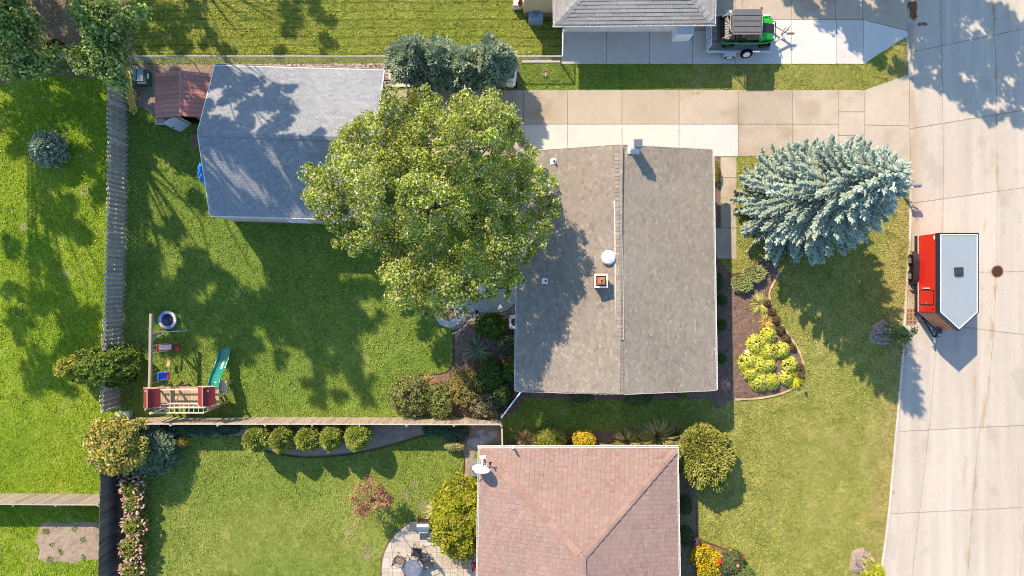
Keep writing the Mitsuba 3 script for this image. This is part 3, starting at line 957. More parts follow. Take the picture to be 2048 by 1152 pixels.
body.prism(xy([(sx0 + 7, sy0 + 7), (sx1 - 6, sy0 + 7), (sx1 - 6, sy1 - 7), (sx0 + 7, sy1 - 7)]), 0, 0.1, lin(60, 40, 36))
part(shd, 'wall', body, 'matte')
hard(Polygon(xy([(sx0, sy0), (sx1, sy0), (sx1, sy1), (sx0, sy1)])))
sroof = part(shd, 'roof', deck(M(), [(k(sx0, sy0, SE), k(sx0, sy1, SE), k(sxr, sy1, SR), k(sxr, sy0, SR)), (k(sx1, sy1, SE), k(sx1, sy0, SE), k(sxr, sy0, SR), k(sxr, sy1, SR))], RUST * 0.6, 0.06), 'matte')
R = rng(80)
n = 10
for sd, (xa, xb) in enumerate(((sx0, sxr - 0.6), (sx1, sxr + 0.6))):
    for i in range(n):
        ya, yb = sy0 + (sy1 - sy0) * i / n, sy0 + (sy1 - sy0) * (i + 1) / n
        ya += 0.3
        yb -= 0.3
        zr = SR - 0.006
        q = [k(xa, ya, SE), k(xa, yb, SE), k(xb, yb, zr), k(xb, ya, zr)]
        if sd:
            q = [q[1], q[0], q[3], q[2]]
        q = np.array(q) + [0, 0, .03]
        m = M().add(np.vstack([q, q - [0, 0, .028]]), [[0, 1, 2, 3], [4, 5, 1, 0], [5, 6, 2, 1], [6, 7, 3, 2], [7, 4, 0, 3]], RUST * R.uniform(0.82, 1.15))
        m.beam(k(xa, yb, SE + .034), k(xb, yb, zr + .034), .03, .016, RUST * 0.8)
        part(sroof, 'panel', m, 'paint')
part(sroof, 'ridge_cap', M().add([k(sxr - 3.2, sy0, SR + .015), k(sxr - 3.2, sy1, SR + .015), k(sxr, sy1, SR + .07), k(sxr, sy0, SR + .07), k(sxr + 3.2, sy1, SR + .015), k(sxr + 3.2, sy0, SR + .015)], [[0, 1, 2, 3], [3, 2, 4, 5]], RUST * 0.95), 'paint')
DOOR = lin(196, 202, 216)
for (ax, ay), (bx, by), hh in (((361, 263.5), (384, 246.5), 1.95), ((440, 263), (419, 246.5), 1.9)):
    a, b = at(ax, ay, 0.06), at(bx, by, 0.06)
    d = (b - a) / np.linalg.norm(b - a)
    m = M().beam(a + [0, 0, hh / 2], b + [0, 0, hh / 2], 0.045, hh, DOOR)
    dk = part(shd, 'door', m, 'paint')
    part(dk, 'frame_rail', M().beam(a + d * .06 + [0, 0, .3], b - d * .06 + [0, 0, .3], 0.075, .09, DOOR * .93).beam(a + d * .06 + [0, 0, hh - .2], b - d * .06 + [0, 0, hh - .2], 0.075, .09, DOOR * .93), 'paint')
    part(dk, 'handle', M().beam(a + d * .1 + [0, 0, .9], a + d * .1 + [0, 0, 1.1], .12, .03, lin(70, 70, 74)), 'metal')

# ------------------------------------------------------------------ plants
def unit(v):
    return v / (np.linalg.norm(v, axis=-1, keepdims=True) + 1e-12)


def leaves(m, P, N, L, W, C, R, axis=None, fold=0.25):
    """folded diamond leaves at P facing N"""
    n = len(P)
    L = np.broadcast_to(L, (n,)) * R.uniform(0.7, 1.25, n)
    W = np.broadcast_to(W, (n,)) * R.uniform(0.75, 1.2, n)
    N = unit(N)
    a = R.normal(size=(n, 3)) if axis is None else axis + R.normal(size=(n, 3)) * 0.25
    a = unit(a - (a * N).sum(1, keepdims=True) * N)
    s = np.cross(N, a)
    b, t = P - a * L[:, None] * 0.5, P + a * L[:, None] * 0.5 - N * (L * 0.12)[:, None]
    mid = P + N * (W * fold)[:, None] - a * (L * 0.05)[:, None]
    l, r = mid - s * (W / 2)[:, None], mid + s * (W / 2)[:, None]
    V = np.stack([b, r, t, l], 1).reshape(-1, 3)
    i = np.arange(n)[:, None] * 4
    m.add(V, np.vstack([i + [0, 1, 2], i + [0, 2, 3]]), np.repeat(C, 4, 0))
    return m


def sprigs(m, P, D, L, W, C, R):
    """needle twigs: two crossed slim diamonds along D"""
    n = len(P)
    L = np.broadcast_to(L, (n,)) * R.uniform(0.7, 1.3, n)
    D = unit(D)
    s = unit(np.cross(D, R.normal(size=(n, 3))))
    u = np.cross(D, s)
    W = np.broadcast_to(W, (n,)) * R.uniform(0.8, 1.2, n)
    b, t = P, P + D * L[:, None]
    q = P + D * (L * 0.42)[:, None]
    V = np.stack([b, q + s * W[:, None] / 2, t, q - s * W[:, None] / 2, q + u * W[:, None] / 2, q - u * W[:, None] / 2], 1).reshape(-1, 3)
    i = np.arange(n)[:, None] * 6
    m.add(V, np.vstack([i + [0, 1, 2], i + [0, 2, 3], i + [0, 4, 2], i + [0, 2, 5]]), np.repeat(C, 6, 0))
    return m


def pal(R, n, cols, w=None, jit=0.15):
    cols = np.asarray(cols, float)
    c = cols[R.choice(len(cols), n, p=None if w is None else np.asarray(w) / np.sum(w))]
    return np.clip(c * PLANT * (1 + jit * R.normal(size=(n, 1))), 0.004, 0.85)


PLANT = 1.32


def ball(R, n):
    return unit(R.normal(size=(n, 3)))


BARK = lin(110, 96, 82)


def limbs(parent, base, tops, r0, R, fork=0.45, name='trunk', bark=BARK, lean=None):
    tops = np.asarray(tops)
    cen = tops.mean(0)
    f = np.array([*(base[:2] * 0.55 + cen[:2] * 0.45), base[2] + (cen[2] - base[2]) * fork]) if lean is None else np.asarray(lean)
    m = M()
    mid = (base + f) / 2 + R.normal(size=3) * [.06, .06, 0]
    m.tube([base - [0, 0, .1], base + [0, 0, .15], mid, f], [r0 * 1.35, r0 * 1.05, r0 * 0.9, r0 * 0.7], bark, 9)
    part(parent, name, m, 'matte', smooth=True)
    b = M()
    for t in tops:
        s = f + (cen - f) * R.uniform(-0.1, 0.5)
        d = t - s
        kn = s + d * 0.5 + np.array([0, 0, 0.12 * np.linalg.norm(d)]) + R.normal(size=3) * 0.08 * np.linalg.norm(d)
        b.tube([s, kn, t], [r0 * 0.34, r0 * 0.18, r0 * 0.05], bark, 6, cap=False)
    b.tube([f, (f + cen) / 2, cen], [r0 * .7, r0 * .45, r0 * .2], bark, 7, cap=False)
    part(parent, 'branches', b, 'matte', smooth=True)


def clump_tree(name, label, base, clumps, rad, n_leaf, L, W, cols, w, seed, r0, group=None, cat='tree', flat=0.75, n_limb=14, tone=0.18, fork=0.45, up=0.55):
    """a broadleaf tree: clumps of leaves held by limbs"""
    R = rng(seed)
    clumps, rad = np.asarray(clumps, float), np.broadcast_to(rad, (len(clumps),))
    n_leaf = np.broadcast_to(n_leaf, (len(clumps),)).astype(int)
    t = thing(name, label, cat, group)
    limbs(t, np.asarray(base, float), clumps[R.choice(len(clumps), min(n_limb, len(clumps)), replace=False)], r0, R, fork)
    idx = np.repeat(np.arange(len(clumps)), n_leaf)
    n = len(idx)
    u = ball(R, n)
    rr = rad[idx] * R.random(n) ** 0.42
    P = clumps[idx] + u * rr[:, None] * [1, 1, flat]
    N = u * 0.6 + np.array([0, 0, up]) + R.normal(size=(n, 3)) * 0.42
    ct = 1 + tone * R.normal(size=len(clumps))
    C = pal(R, n, cols, w) * ct[idx][:, None]
    part(t, 'crown', leaves(M(), P, N, L, W, np.clip(C, .004, .9), R), 'leaf')
    return t


# ---- the large tree between garage and house
crown_px = [(815, 190), (850, 176), (885, 205), (930, 190), (985, 196), (1010, 222), (1035, 240), (1047, 275), (1060, 300), (1078, 318), (1112, 352), (1106, 400), (1104, 455), (1074, 488), (1046, 525), (1034, 570), (1005, 590),
            (965, 592), (935, 622), (900, 622), (848, 630), (798, 612), (768, 560), (758, 508), (700, 500), (668, 472), (662, 440), (630, 424), (600, 372), (622, 340), (668, 330), (668, 290), (705, 258), (745, 228), (782, 202)]
ZM = 6.0
cp_ = xy(crown_px, ZM)
c0 = at(868, 402, ZM)[:2]
R = rng(101)
pg = Polygon(cp_)
x0, y0, x1, y1 = pg.bounds
Q = R.uniform([x0, y0], [x1, y1], (5200, 2))
Q = Q[shapely.contains_xy(pg.buffer(-0.35), Q[:, 0], Q[:, 1])]
keep = []
for q in Q:                                   # even spread
    if all((q[0] - s[0]) ** 2 + (q[1] - s[1]) ** 2 > 0.17 for s in keep):
        keep.append(q)
Q = np.array(keep)
dd = shapely.distance(shapely.points(Q), pg.exterior)
rho = np.clip(1 - dd / 4.4, 0, 1)
dome = np.sqrt(np.clip(1 - rho ** 2.4, 0, 1))
lump = nfbm(np.c_[Q * 0.55, np.zeros(len(Q))], 3, 3)
lump = np.clip((lump - .5) * 1.9 + .5, 0, 1)
ztop = 5.2 + 3.7 * dome * (0.62 + 0.75 * lump) + 1.3 * (lump - 0.5)
zc = np.r_[ztop, ztop - R.uniform(1.0, 2.2, len(Q))]
QQ = np.r_[Q, Q * 1.0 + R.normal(size=Q.shape) * 0.25]
sel = np.r_[nnoise(np.c_[Q * 0.8, np.full(len(Q), 2.0)]) > 0.16, R.random(len(Q)) < 0.45]
low = np.c_[R.permutation(Q)[:60] * 1.0, R.uniform(4.0, 5.0, 60)]
ed = np.array([pg.exterior.interpolate(t, normalized=True).coords[0] for t in R.random(130)])
od = unit(ed - c0)
low = np.vstack([low, np.c_[ed + od * R.uniform(-.28, .25, (130, 1)), R.uniform(5.0, 6.6, 130)]])
CL = np.vstack([np.c_[QQ, zc][sel], low])
GREENS = [(0.135, 0.200, 0.034), (0.215, 0.285, 0.046), (0.300, 0.350, 0.066), (0.385, 0.395, 0.100), (0.58, 0.54, 0.38), (0.46, 0.36, 0.29)]  # the pale last tones put the glint of leaves into their colour
clump_tree('large_tree', 'large broad tree with dense yellow green leaves between the garage and the brown roofed house', at(905, 445), CL, np.r_[R.uniform(0.30, 0.62, len(CL) - 130), R.uniform(.16, .30, 130)], np.r_[np.full(len(CL) - 130, 165), np.full(130, 64)], 0.150, 0.082, GREENS, [2.4, 4, 4.4, 2.8, 1.7, .35], 102, 0.27, n_limb=26, up=0.42, tone=0.20)


# ---- blue spruce
def boughs(m, P, D, L, r, c0, c1, R, sides=5):
    """needle covered twigs as tapering brushes: P base, D direction, L length, r radius; c0 the older needles, c1 the young tips"""
    n = len(P)
    D = unit(D)
    s = unit(np.cross(D, np.array([0, 0, 1.0]) + R.normal(size=(n, 3)) * .2))
    u = np.cross(s, D)
    w = np.arange(sides) * 2 * np.pi / sides
    rows, cols = [], []
    for f, k, lift in ((0.0, .45, 0), (.35, 1.0, -.03), (.75, .72, .0), (1.0, .04, .07)):
        jit = R.uniform(.65, 1.35, (n, sides))
        p = P + D * (L * f)[:, None] + np.c_[np.zeros((n, 2)), L * lift]
        rows.append(p[:, None] + (np.cos(w)[None, :, None] * s[:, None] * 1.25 + np.sin(w)[None, :, None] * u[:, None] * .8) * (r * k)[:, None, None] * jit[..., None])
        cols.append(np.repeat((c0 * (1 - f) + c1 * f)[:, None], sides, 1))
    V = np.stack(rows, 1).reshape(n, -1, 3)
    C = np.stack(cols, 1).reshape(n, -1, 3)
    F = []
    for i in range(3):
        for j in range(sides):
            F += [[i * sides + j, i * sides + (j + 1) % sides, (i + 1) * sides + (j + 1) % sides], [i * sides + j, (i + 1) * sides + (j + 1) % sides, (i + 1) * sides + j]]
    F = (np.arange(n)[:, None, None] * (4 * sides) + np.array(F)[None]).reshape(-1, 3)
    m.add(V.reshape(-1, 3), F, np.clip(C.reshape(-1, 3), .004, .85))
    return m


def spruce(name, label, base, h, r, seed, cols, whorls=34, per=9, group=None, twig=.42, wid=.055, step=.13):
    R = rng(seed)
    t = thing(name, label, 'tree', group)
    base = np.asarray(base, float)
    part(t, 'trunk', M().tube([base - [0, 0, .1], base + [0, 0, h * .5], base + [0, 0, h]], [.2 * h / 12, .12 * h / 12, .015], BARK * .8, 9), 'matte', smooth=True)
    bm, Ps, Ds, Ls, tn_ = M(), [], [], [], []
    ph = 0.0
    lobes = R.uniform(0.93, 1.05, 9)
    for k in range(whorls):
        f = k / (whorls - 1)
        z = 0.35 + (h - 0.55) * f ** 0.95
        rr = r * (1 - f ** 2.1) ** 0.95 + 0.12 * h / 12
        nb = max(4, int(per * (1 - f) ** 0.4 + 3))
        ph += 2.4
        for j in range(nb):
            a = ph + j * 2 * np.pi / nb + R.normal() * 0.18
            ll = rr * R.uniform(0.80, 1.04) * np.interp((a % (2 * np.pi)) / (2 * np.pi) * 9, np.arange(10), np.r_[lobes, lobes[0]])
            d = np.array([np.cos(a), np.sin(a), 0])
            side = np.array([-np.sin(a), np.cos(a), 0])
            droop = -0.10 - 0.22 * (1 - f) + 0.35 * f ** 3 + R.normal() * 0.05
            s = np.linspace(0.12, 1, max(3, int(ll / step)))
            pts = base + [0, 0, z] + s[:, None] * ll * d + np.array([0, 0, 1]) * (ll * (droop * s + 0.20 * s ** 2.4))[:, None]
            bm.tube(pts[[0, len(s) // 2, -1]], [.03 * h / 12, .018 * h / 12, .006], BARK * 0.75, 4, cap=False)
            bt = np.exp(R.normal() * 0.13)
            for q, sv in zip(pts, s):
                for sd in (-1, 1, 0):
                    tl = (twig * min(1, .35 + 1.1 * sv) * (1 - .55 * sv ** 3) if sd else twig * .7) * R.uniform(.7, 1.25)
                    Ps.append(q + R.normal(size=3) * .02)
                    Ds.append(d * (.8 if sd else .45) + side * sd * R.uniform(.55, 1.0) + np.array([0, 0, R.uniform(-.16, .18) if sd else R.uniform(.3, .8)]))
                    Ls.append(tl)
                    tn_.append(bt * (.90 + .2 * sv))
            Ps.append(pts[-1] - d * .1)
            Ds.append(d + [0, 0, .3])
            Ls.append(twig * .9)
            tn_.append(bt * 1.1)
    P, D, L, tn_ = np.array(Ps), np.array(Ds), np.array(Ls), np.array(tn_)[:, None]
    c = np.asarray(cols, float)
    n = len(P)
    mixr = R.random((n, 1))
    c0 = (c[0] * (1 - mixr) + c[1] * mixr) * tn_ * (1 + .08 * R.normal(size=(n, 1)))
    c1 = (c[2] * (1 - mixr) + c[3] * mixr) * tn_ * (1 + .08 * R.normal(size=(n, 1)))
    part(t, 'branches', bm, 'matte', kind='stuff')
    part(t, 'needles', boughs(M(), P, D, L, wid * (.8 + .5 * R.random(n)), c0, c1, R), 'needle', smooth=False)
    return t


BLUE = [(0.150, 0.205, 0.170), (0.195, 0.245, 0.185), (0.345, 0.430, 0.390), (0.400, 0.455, 0.370)]
spruce('blue_spruce', 'large blue green spruce between the front walk and the street', at(1570, 412), 11.8, 3.15, 111, BLUE, per=11)


# ---- shrubs
def shrub(name, label, x, y, rx, ry, h, cols, w=None, n=1800, L=0.11, W=0.06, kind='leaf', seed=0, cat='shrub', group=None, lump=0.22, z0=0.0, parent=None, point=0.0, core=True, freq=2.2, bias=0.35, flower=None, twig=lin(84, 70, 54)):
    """x, y, rx, ry in plan units as the crown shows; h the height in metres"""
    R = rng(seed + 1000)
    zc = z0 + h * 0.5
    k = (ALT - zc) / ALT / PX
    c = at(x, y, zc)
    s = np.array([rx * k, ry * k, h * 0.5])
    t = thing(name, label, cat, group) if parent is None else parent
    u = ball(R, n)
    u[:, 2] = np.where(u[:, 2] < -0.55, -u[:, 2], u[:, 2])
    off = R.uniform(0, 50, 3)
    lp = 1 + lump * (nfbm(u * freq + off, 3) - 0.5) * 2
    prof = np.ones(n) if not point else (1 - point * np.clip(u[:, 2], 0, 1) ** 1.5)
    q = u * (lp * R.uniform(0.72, 1.0, n) ** bias)[:, None]
    q[:, :2] *= prof[:, None]
    P = c + q * s
    nrm = unit(u / s)
    g = nfbm(P * 1.3 + off, 2)
    C = pal(R, n, cols, w, 0.12) * (0.84 + 0.32 * g)[:, None]
    if core:
        im = trimesh.creation.icosphere(2)
        v = np.array(im.vertices)
        lv = 1 + lump * (nfbm(v * freq + off, 3) - 0.5) * 2
        v2 = v * (lv * 0.74)[:, None]
        if point:
            v2[:, :2] *= (1 - point * np.clip(v[:, 2:], 0, 1) ** 1.5)
        part(t, 'twigs', M().add(c + v2 * s, im.faces, twig), 'matte')
    part(t, 'stem', M().tube([[c[0], c[1], z0 - .05], [c[0] + .02, c[1], zc]], [.05, .03], BARK * .8, 6), 'matte')
    if kind == 'leaf':
        m = leaves(M(), P, nrm * 0.8 + [0, 0, .25] + R.normal(size=(n, 3)) * 0.45, L, W, C, R)
        part(t, 'foliage', m, 'leaf')
    elif kind == 'bough':
        m = boughs(M(), P - nrm * L * 0.5, nrm * .8 + [0, 0, .55] + R.normal(size=(n, 3)) * 0.30, L * R.uniform(.7, 1.3, n), W * R.uniform(.7, 1.2, n), C * .72, C * 1.12, R, 4)
        part(t, 'foliage', m, 'needle')
    else:
        m = sprigs(M(), P - nrm * L * 0.4, nrm + [0, 0, .35] + R.normal(size=(n, 3)) * 0.42, L, W, C, R)
        part(t, 'foliage', m, 'needle')
    if flower:
        fc, fn, fr = flower
        uu = ball(R, fn)
        uu[:, 2] = np.abs(uu[:, 2])
        fm = M()
        ic = trimesh.creation.icosphere(1)
        for f in uu:
            o = c + f * s * R.uniform(0.95, 1.08)
            rr = fr * R.uniform(0.7, 1.25)
            fm.add(o + np.array(ic.vertices) * [rr, rr, rr * .7] * (1 + 0.25 * R.normal(size=(len(ic.vertices), 1)) * .6), ic.faces, np.asarray(fc[R.integers(len(fc))]) * R.uniform(.85, 1.1))
        part(t, 'blossoms', fm, 'matte')
    return t


def blades(m, x, y, n, length, width, cols, R, spread=0.8, z0=0.02, rise=0.8, base_r=0.08):
    """a tuft of arching leaf blades"""
    b = at(x, y, z0)
    a = R.uniform(0, 2 * np.pi, n)
    d = np.c_[np.cos(a), np.sin(a), np.zeros(n)]
    s = np.c_[-np.sin(a), np.cos(a), np.zeros(n)]
    L = length * R.uniform(0.55, 1.15, n)
    rs = rise * R.uniform(0.5, 1.25, n)
    p0 = b + d * (base_r * R.random(n))[:, None]
    p1 = p0 + d * (L * .35 * spread)[:, None] + np.c_[np.zeros((n, 2)), L * .5 * rs]
    p2 = p0 + d * (L * .72 * spread)[:, None] + np.c_[np.zeros((n, 2)), L * .60 * rs]
    p3 = p0 + d * (L * 1.05 * spread)[:, None] + np.c_[np.zeros((n, 2)), L * .42 * rs]
    w = (width * R.uniform(.7, 1.2, n))[:, None]
    V = np.stack([p0 - s * w * .3, p0 + s * w * .3, p1 - s * w * .5, p1 + s * w * .5, p2 - s * w * .4, p2 + s * w * .4, p3], 1).reshape(-1, 3)
    i = np.arange(n)[:, None] * 7
    F = np.vstack([i + f for f in ([0, 1, 3], [0, 3, 2], [2, 3, 5], [2, 5, 4], [4, 5, 6])])
    m.add(V, F, np.repeat(pal(R, n, cols), 7, 0))
    return m


def tuft(name, label, x, y, r, cols, n=120, width=0.035, seed=0, cat='grass plant', group=None, rise=0.8, bsdf='leaf', z0=0.02):
    R = rng(seed + 5000)
    t = thing(name, label, cat, group)
    L = r / PX
    part(t, 'blades', blades(M(), x, y, n, L, width, cols, R, 1.0, z0, rise, L * 0.25), bsdf)
    return t


def hosta(name, label, x, y, r, cols, n=130, seed=0, group=None, L=0.17, W=0.10, cat='plant', h=0.42):
    """broad leaved perennial: leaves in overlapping tiers pointing outward"""
    R = rng(seed + 7000)
    t = thing(name, label, cat, group)
    rr = r / PX
    c = at(x, y, 0.2)
    a = R.uniform(0, 2 * np.pi, n)
    q = np.sqrt(R.random(n))
    d = np.c_[np.cos(a), np.sin(a), np.zeros(n)]
    ht = h * (1 - 0.75 * q ** 2) + R.normal(size=n) * 0.035
    P = np.array([c[0], c[1], 0.04]) + d * (q * rr)[:, None] + np.c_[np.zeros((n, 2)), ht]
    N = d * (0.25 + 0.5 * q)[:, None] + [0, 0, 1] + R.normal(size=(n, 3)) * 0.18
    part(t, 'leaves', leaves(M(), P, N, L, W, pal(R, n, cols, None, .12), R, axis=d - np.c_[np.zeros((n, 2)), 0.4 * q], fold=-0.15), 'leaf')
    sm = M()
    for i in range(0, n, 6):
        sm.tube([[c[0], c[1], 0.02], P[i] * .5 + np.array([c[0], c[1], .12]) * .5, P[i]], [.008, .007, .005], lin(150, 160, 90), 4, cap=False)
    part(t, 'stalks', sm, 'matte')
    return t


JUN = [(0.215, 0.270, 0.180), (0.270, 0.325, 0.215), (0.335, 0.385, 0.265), (0.180, 0.230, 0.145)]
for i, (x, y, rx, ry, h, lab) in enumerate(((826, 124, 50, 46, 3.7, 'tall blue green juniper at the west end of the row by the wire fence'), (880, 128, 34, 44, 3.3, 'narrow blue green juniper, second from the west in the row by the wire fence'),
                                            (930, 138, 42, 44, 3.4, 'blue green juniper, second from the east in the row by the wire fence'), (985, 128, 40, 46, 3.9, 'tall blue green juniper at the east end of the row beside the cream cart'))):
    shrub('juniper', lab, x, y, rx, ry, h, JUN, n=4600, L=0.26, W=0.034, kind='bough', seed=200 + i, group='junipers along the wire fence', lump=0.55, point=0.35, freq=2.6, cat='tree')
LIME = [(0.25, 0.30, 0.052), (0.34, 0.375, 0.078), (0.42, 0.43, 0.115), (0.19, 0.24, 0.042)]
for i, (x, y, r, lab) in enumerate(((517, 875, 26, 'clipped round evergreen shrub, first from the west in the row of five'), (568, 877, 26, 'clipped round evergreen shrub, second from the west in the row of five'),
                                    (620, 875, 25, 'clipped round evergreen shrub, middle one in the row of five'), (666, 873, 24, 'clipped round evergreen shrub, fourth from the west in the row of five'),
                                    (717, 871, 26, 'clipped round evergreen shrub, last one at the east end of the row of five'))):
    shrub('clipped_shrub', lab, x, y, r - (.5, 1.5, 0, 2, .5)[i], r + (.5, 1, 0, 1.5, 1)[i], 2.45, LIME, n=4200, L=0.13, W=0.045, kind='sprig', seed=220 + i, group='row of five clipped shrubs', lump=0.26, freq=2.6)
YEW = [(0.210, 0.250, 0.040), (0.290, 0.315, 0.060), (0.360, 0.355, 0.095), (0.14, 0.175, 0.032), (0.300, 0.245, 0.105)]
shrub('round_yew', 'big round yellow green evergreen at the northeast corner of the pink roofed house', 1408, 914, 54, 61, 2.5, YEW, n=9000, L=0.22, W=0.075, kind='sprig', seed=230, lump=0.30, freq=3.0)
shrub('green_shrub', 'bright yellow green evergreen shrub against the west wall beside the grill', 921, 1036, 58, 76, 2.3, [(0.250, 0.275, 0.018), (0.340, 0.340, 0.026), (0.145, 0.180, 0.018), (0.40, 0.37, 0.08)], n=9000, L=0.22, W=0.09, kind='leaf', seed=231, lump=0.5, freq=3.0)
DK = [(0.075, 0.125, 0.026), (0.115, 0.175, 0.034), (0.165, 0.215, 0.045), (0.250, 0.260, 0.055)]
shrub('spreading_shrub', 'dark green shrub with a yellow west end leaning over the picket fence', 213, 734, 66, 38, 2.6, DK, [2, 3, 2, 1], n=5200, L=0.22, W=0.14, seed=232, lump=0.42, freq=2.4)
shrub('yellowing_shrub', 'yellow leaved shrub hanging on the west side of the dark shrub at the picket fence', 152, 735, 30, 24, 2.4, [(0.40, 0.36, 0.08), (0.30, 0.31, 0.05), (0.20, 0.24, 0.035)], n=1500, L=0.2, W=0.12, seed=233, lump=0.4)
clump_R = rng(240)
pts = []
for i in range(95):
    a, q = clump_R.uniform(0, 2 * np.pi), np.sqrt(clump_R.random())
    zz = 1.7 + 1.5 * math.sqrt(1 - q * q) * clump_R.uniform(.4, 1)
    k = (ALT - 2.3) / ALT
    b = at(230, 890, 2.3)
    pts.append([b[0] + math.cos(a) * q * 62 / PX * k, b[1] + math.sin(a) * q * 56 / PX * k, zz])
clump_tree('yellow_tree', 'small tree with golden yellow autumn leaves above the fence corner', at(262, 878), pts, 0.36, 62, 0.19, 0.11, [(0.42, 0.34, 0.07), (0.36, 0.33, 0.07), (0.26, 0.28, 0.05), (0.42, 0.27, 0.11), (0.46, 0.42, 0.24), (0.16, 0.20, 0.05)], [2.4, 3, 2.6, 1, 1.6, 1.2], 241, 0.09, tone=0.14)
shrub('blue_shrub', 'dense blue green evergreen shrub beside the golden yellow tree', 301, 898, 52, 50, 1.7, [(0.085, 0.130, 0.075), (0.130, 0.185, 0.110), (0.190, 0.240, 0.150), (0.25, 0.28, 0.16)], n=5200, L=0.2, W=0.11, seed=242, lump=0.42)
shrub('orange_shrub', 'small orange and yellow leaved plant in front of the blue green shrub', 366, 882, 13, 12, 0.9, [(0.50, 0.30, 0.05), (0.46, 0.36, 0.10), (0.12, 0.15, 0.04)], n=420, L=.12, W=.07, seed=243)
GC = [(0.055, 0.110, 0.060), (0.085, 0.150, 0.085), (0.125, 0.190, 0.105)]
for i, (x, y, rx, ry, lab) in enumerate(((352, 858, 34, 14, 'low dark green creeping shrub at the west end of the fence bed'), (408, 857, 32, 14, 'low dark green creeping shrub in the middle of the fence bed'), (455, 856, 26, 14, 'low dark green creeping shrub beside the first clipped round shrub'))):
    shrub('creeping_shrub', lab, x, y, rx, ry, 0.75, GC, n=1300, L=.2, W=.07, seed=246 + i, group='creeping shrubs under the board fence', lump=.3)
# visible trees of the upper left corner
TL_G = [(0.125, 0.205, 0.052), (0.190, 0.280, 0.075), (0.275, 0.350, 0.110), (0.40, 0.43, 0.17)]


def small_tree(name, label, x, y, rx, ry, z, seed, nclump, base, cols=TL_G, L=0.22, W=0.12, per=62, r0=.1, group=None, rad=.48, w=None):
    R = rng(seed)
    b, k, p = at(x, y, z), (ALT - z) / ALT / PX, []
    for i in range(nclump):
        a, q = R.uniform(0, 2 * np.pi), np.sqrt(R.random())
        wob = 1 + .22 * math.sin(3 * a + seed) + .12 * math.sin(5 * a)
        p.append([b[0] + math.cos(a) * q * rx * k * wob, b[1] + math.sin(a) * q * ry * k * wob, z - 0.8 + 1.6 * math.sqrt(max(0, 1 - q * q)) * R.uniform(.4, 1.1)])
    return clump_tree(name, label, at(*base), p, rad, per, L, W, cols, w, seed + 1, r0, group, n_limb=9)


UL = 'leafy trees in the upper left corner'
small_tree('leafy_tree', 'bushy green tree cut by the left edge above the wire fence', 38, 96, 62, 62, 4.4, 260, 70, (96, 128), group=UL, w=[2, 3, 3, 2])
small_tree('leafy_tree', 'green tree hanging over the north end of the picket fence', 198, 112, 50, 44, 4.2, 262, 60, (230, 120), group=UL)
small_tree('leafy_tree', 'dark green tree at the upper edge west of the striped lawn', 205, 32, 56, 48, 5.0, 264, 60, (225, 75), group=UL)
small_tree('leafy_tree', 'green tree in the extreme upper left corner', 8, 20, 46, 44, 5.0, 266, 46, (60, 75), group=UL)
shrub('red_shrub', 'dark red leaved shrub beside the wire fence at the upper left', 114, 98, 16, 18, 1.3, [(0.075, 0.016, 0.014), (0.12, 0.028, 0.022)], n=600, L=.14, W=.08, seed=268)
spruce('small_spruce', 'small bushy blue green spruce alone on the west lawn', at(112, 303), 1.9, 1.0, 270, [(0.14, 0.185, 0.11), (0.18, 0.225, 0.13), (0.27, 0.33, 0.23), (0.33, 0.38, 0.25)], whorls=16, per=11, twig=.26, wid=.04, step=.10)
# young trees with stakes
for i, (bx, by, h, cols, lab) in enumerate(((1763, 667, 3.0, [(0.075, 0.125, 0.045), (0.12, 0.17, 0.06), (0.17, 0.20, 0.08)], 'young dark green tree with three stakes in a mulch ring beside the storm drain'),
                                            (1723, 1123, 2.6, [(0.32, 0.34, 0.03), (0.40, 0.38, 0.05), (0.24, 0.28, 0.03)], 'young yellow green tree with stakes in a mulch ring at the lower edge'))):
    R = rng(280 + i)
    b = at(bx, by)
    p = [b + [R.normal() * .24, R.normal() * .24, h * (0.38 + 0.6 * f)] for f in np.linspace(0, 1, 26)]
    t = clump_tree('young_tree', lab, b, p, np.linspace(.36, .14, 26), 30, .15, .08, cols, None, 282 + i, .035, n_limb=12, fork=.9)
    for a in (1.57, 3.2, 4.5):
        q = b + [math.cos(a) * .42, math.sin(a) * .42, 0]
        part(t, 'stake', M().tube([q, q + [0, 0, 1.25]], .022, lin(92, 66, 58), 6), 'matte')
# red maple shrub in the south lawn
R = rng(290)
b = at(762, 1002, 0)
p = []
for i in range(34):
    a, q = R.uniform(0, 2 * np.pi), np.sqrt(R.random())
    o = at(742, 994, 1.7)
    p.append([o[0] + math.cos(a) * q * 1.05, o[1] + math.sin(a) * q * 0.95, 1.2 + 1.0 * R.random()])
clump_tree('red_maple', 'small airy tree with reddish pink leaves on the south lawn', b, p, .27, 60, .13, .06, [(0.34, 0.16, 0.12), (0.42, 0.24, 0.18), (0.27, 0.10, 0.08), (0.30, 0.25, 0.09)], None, 291, .05, n_limb=18)

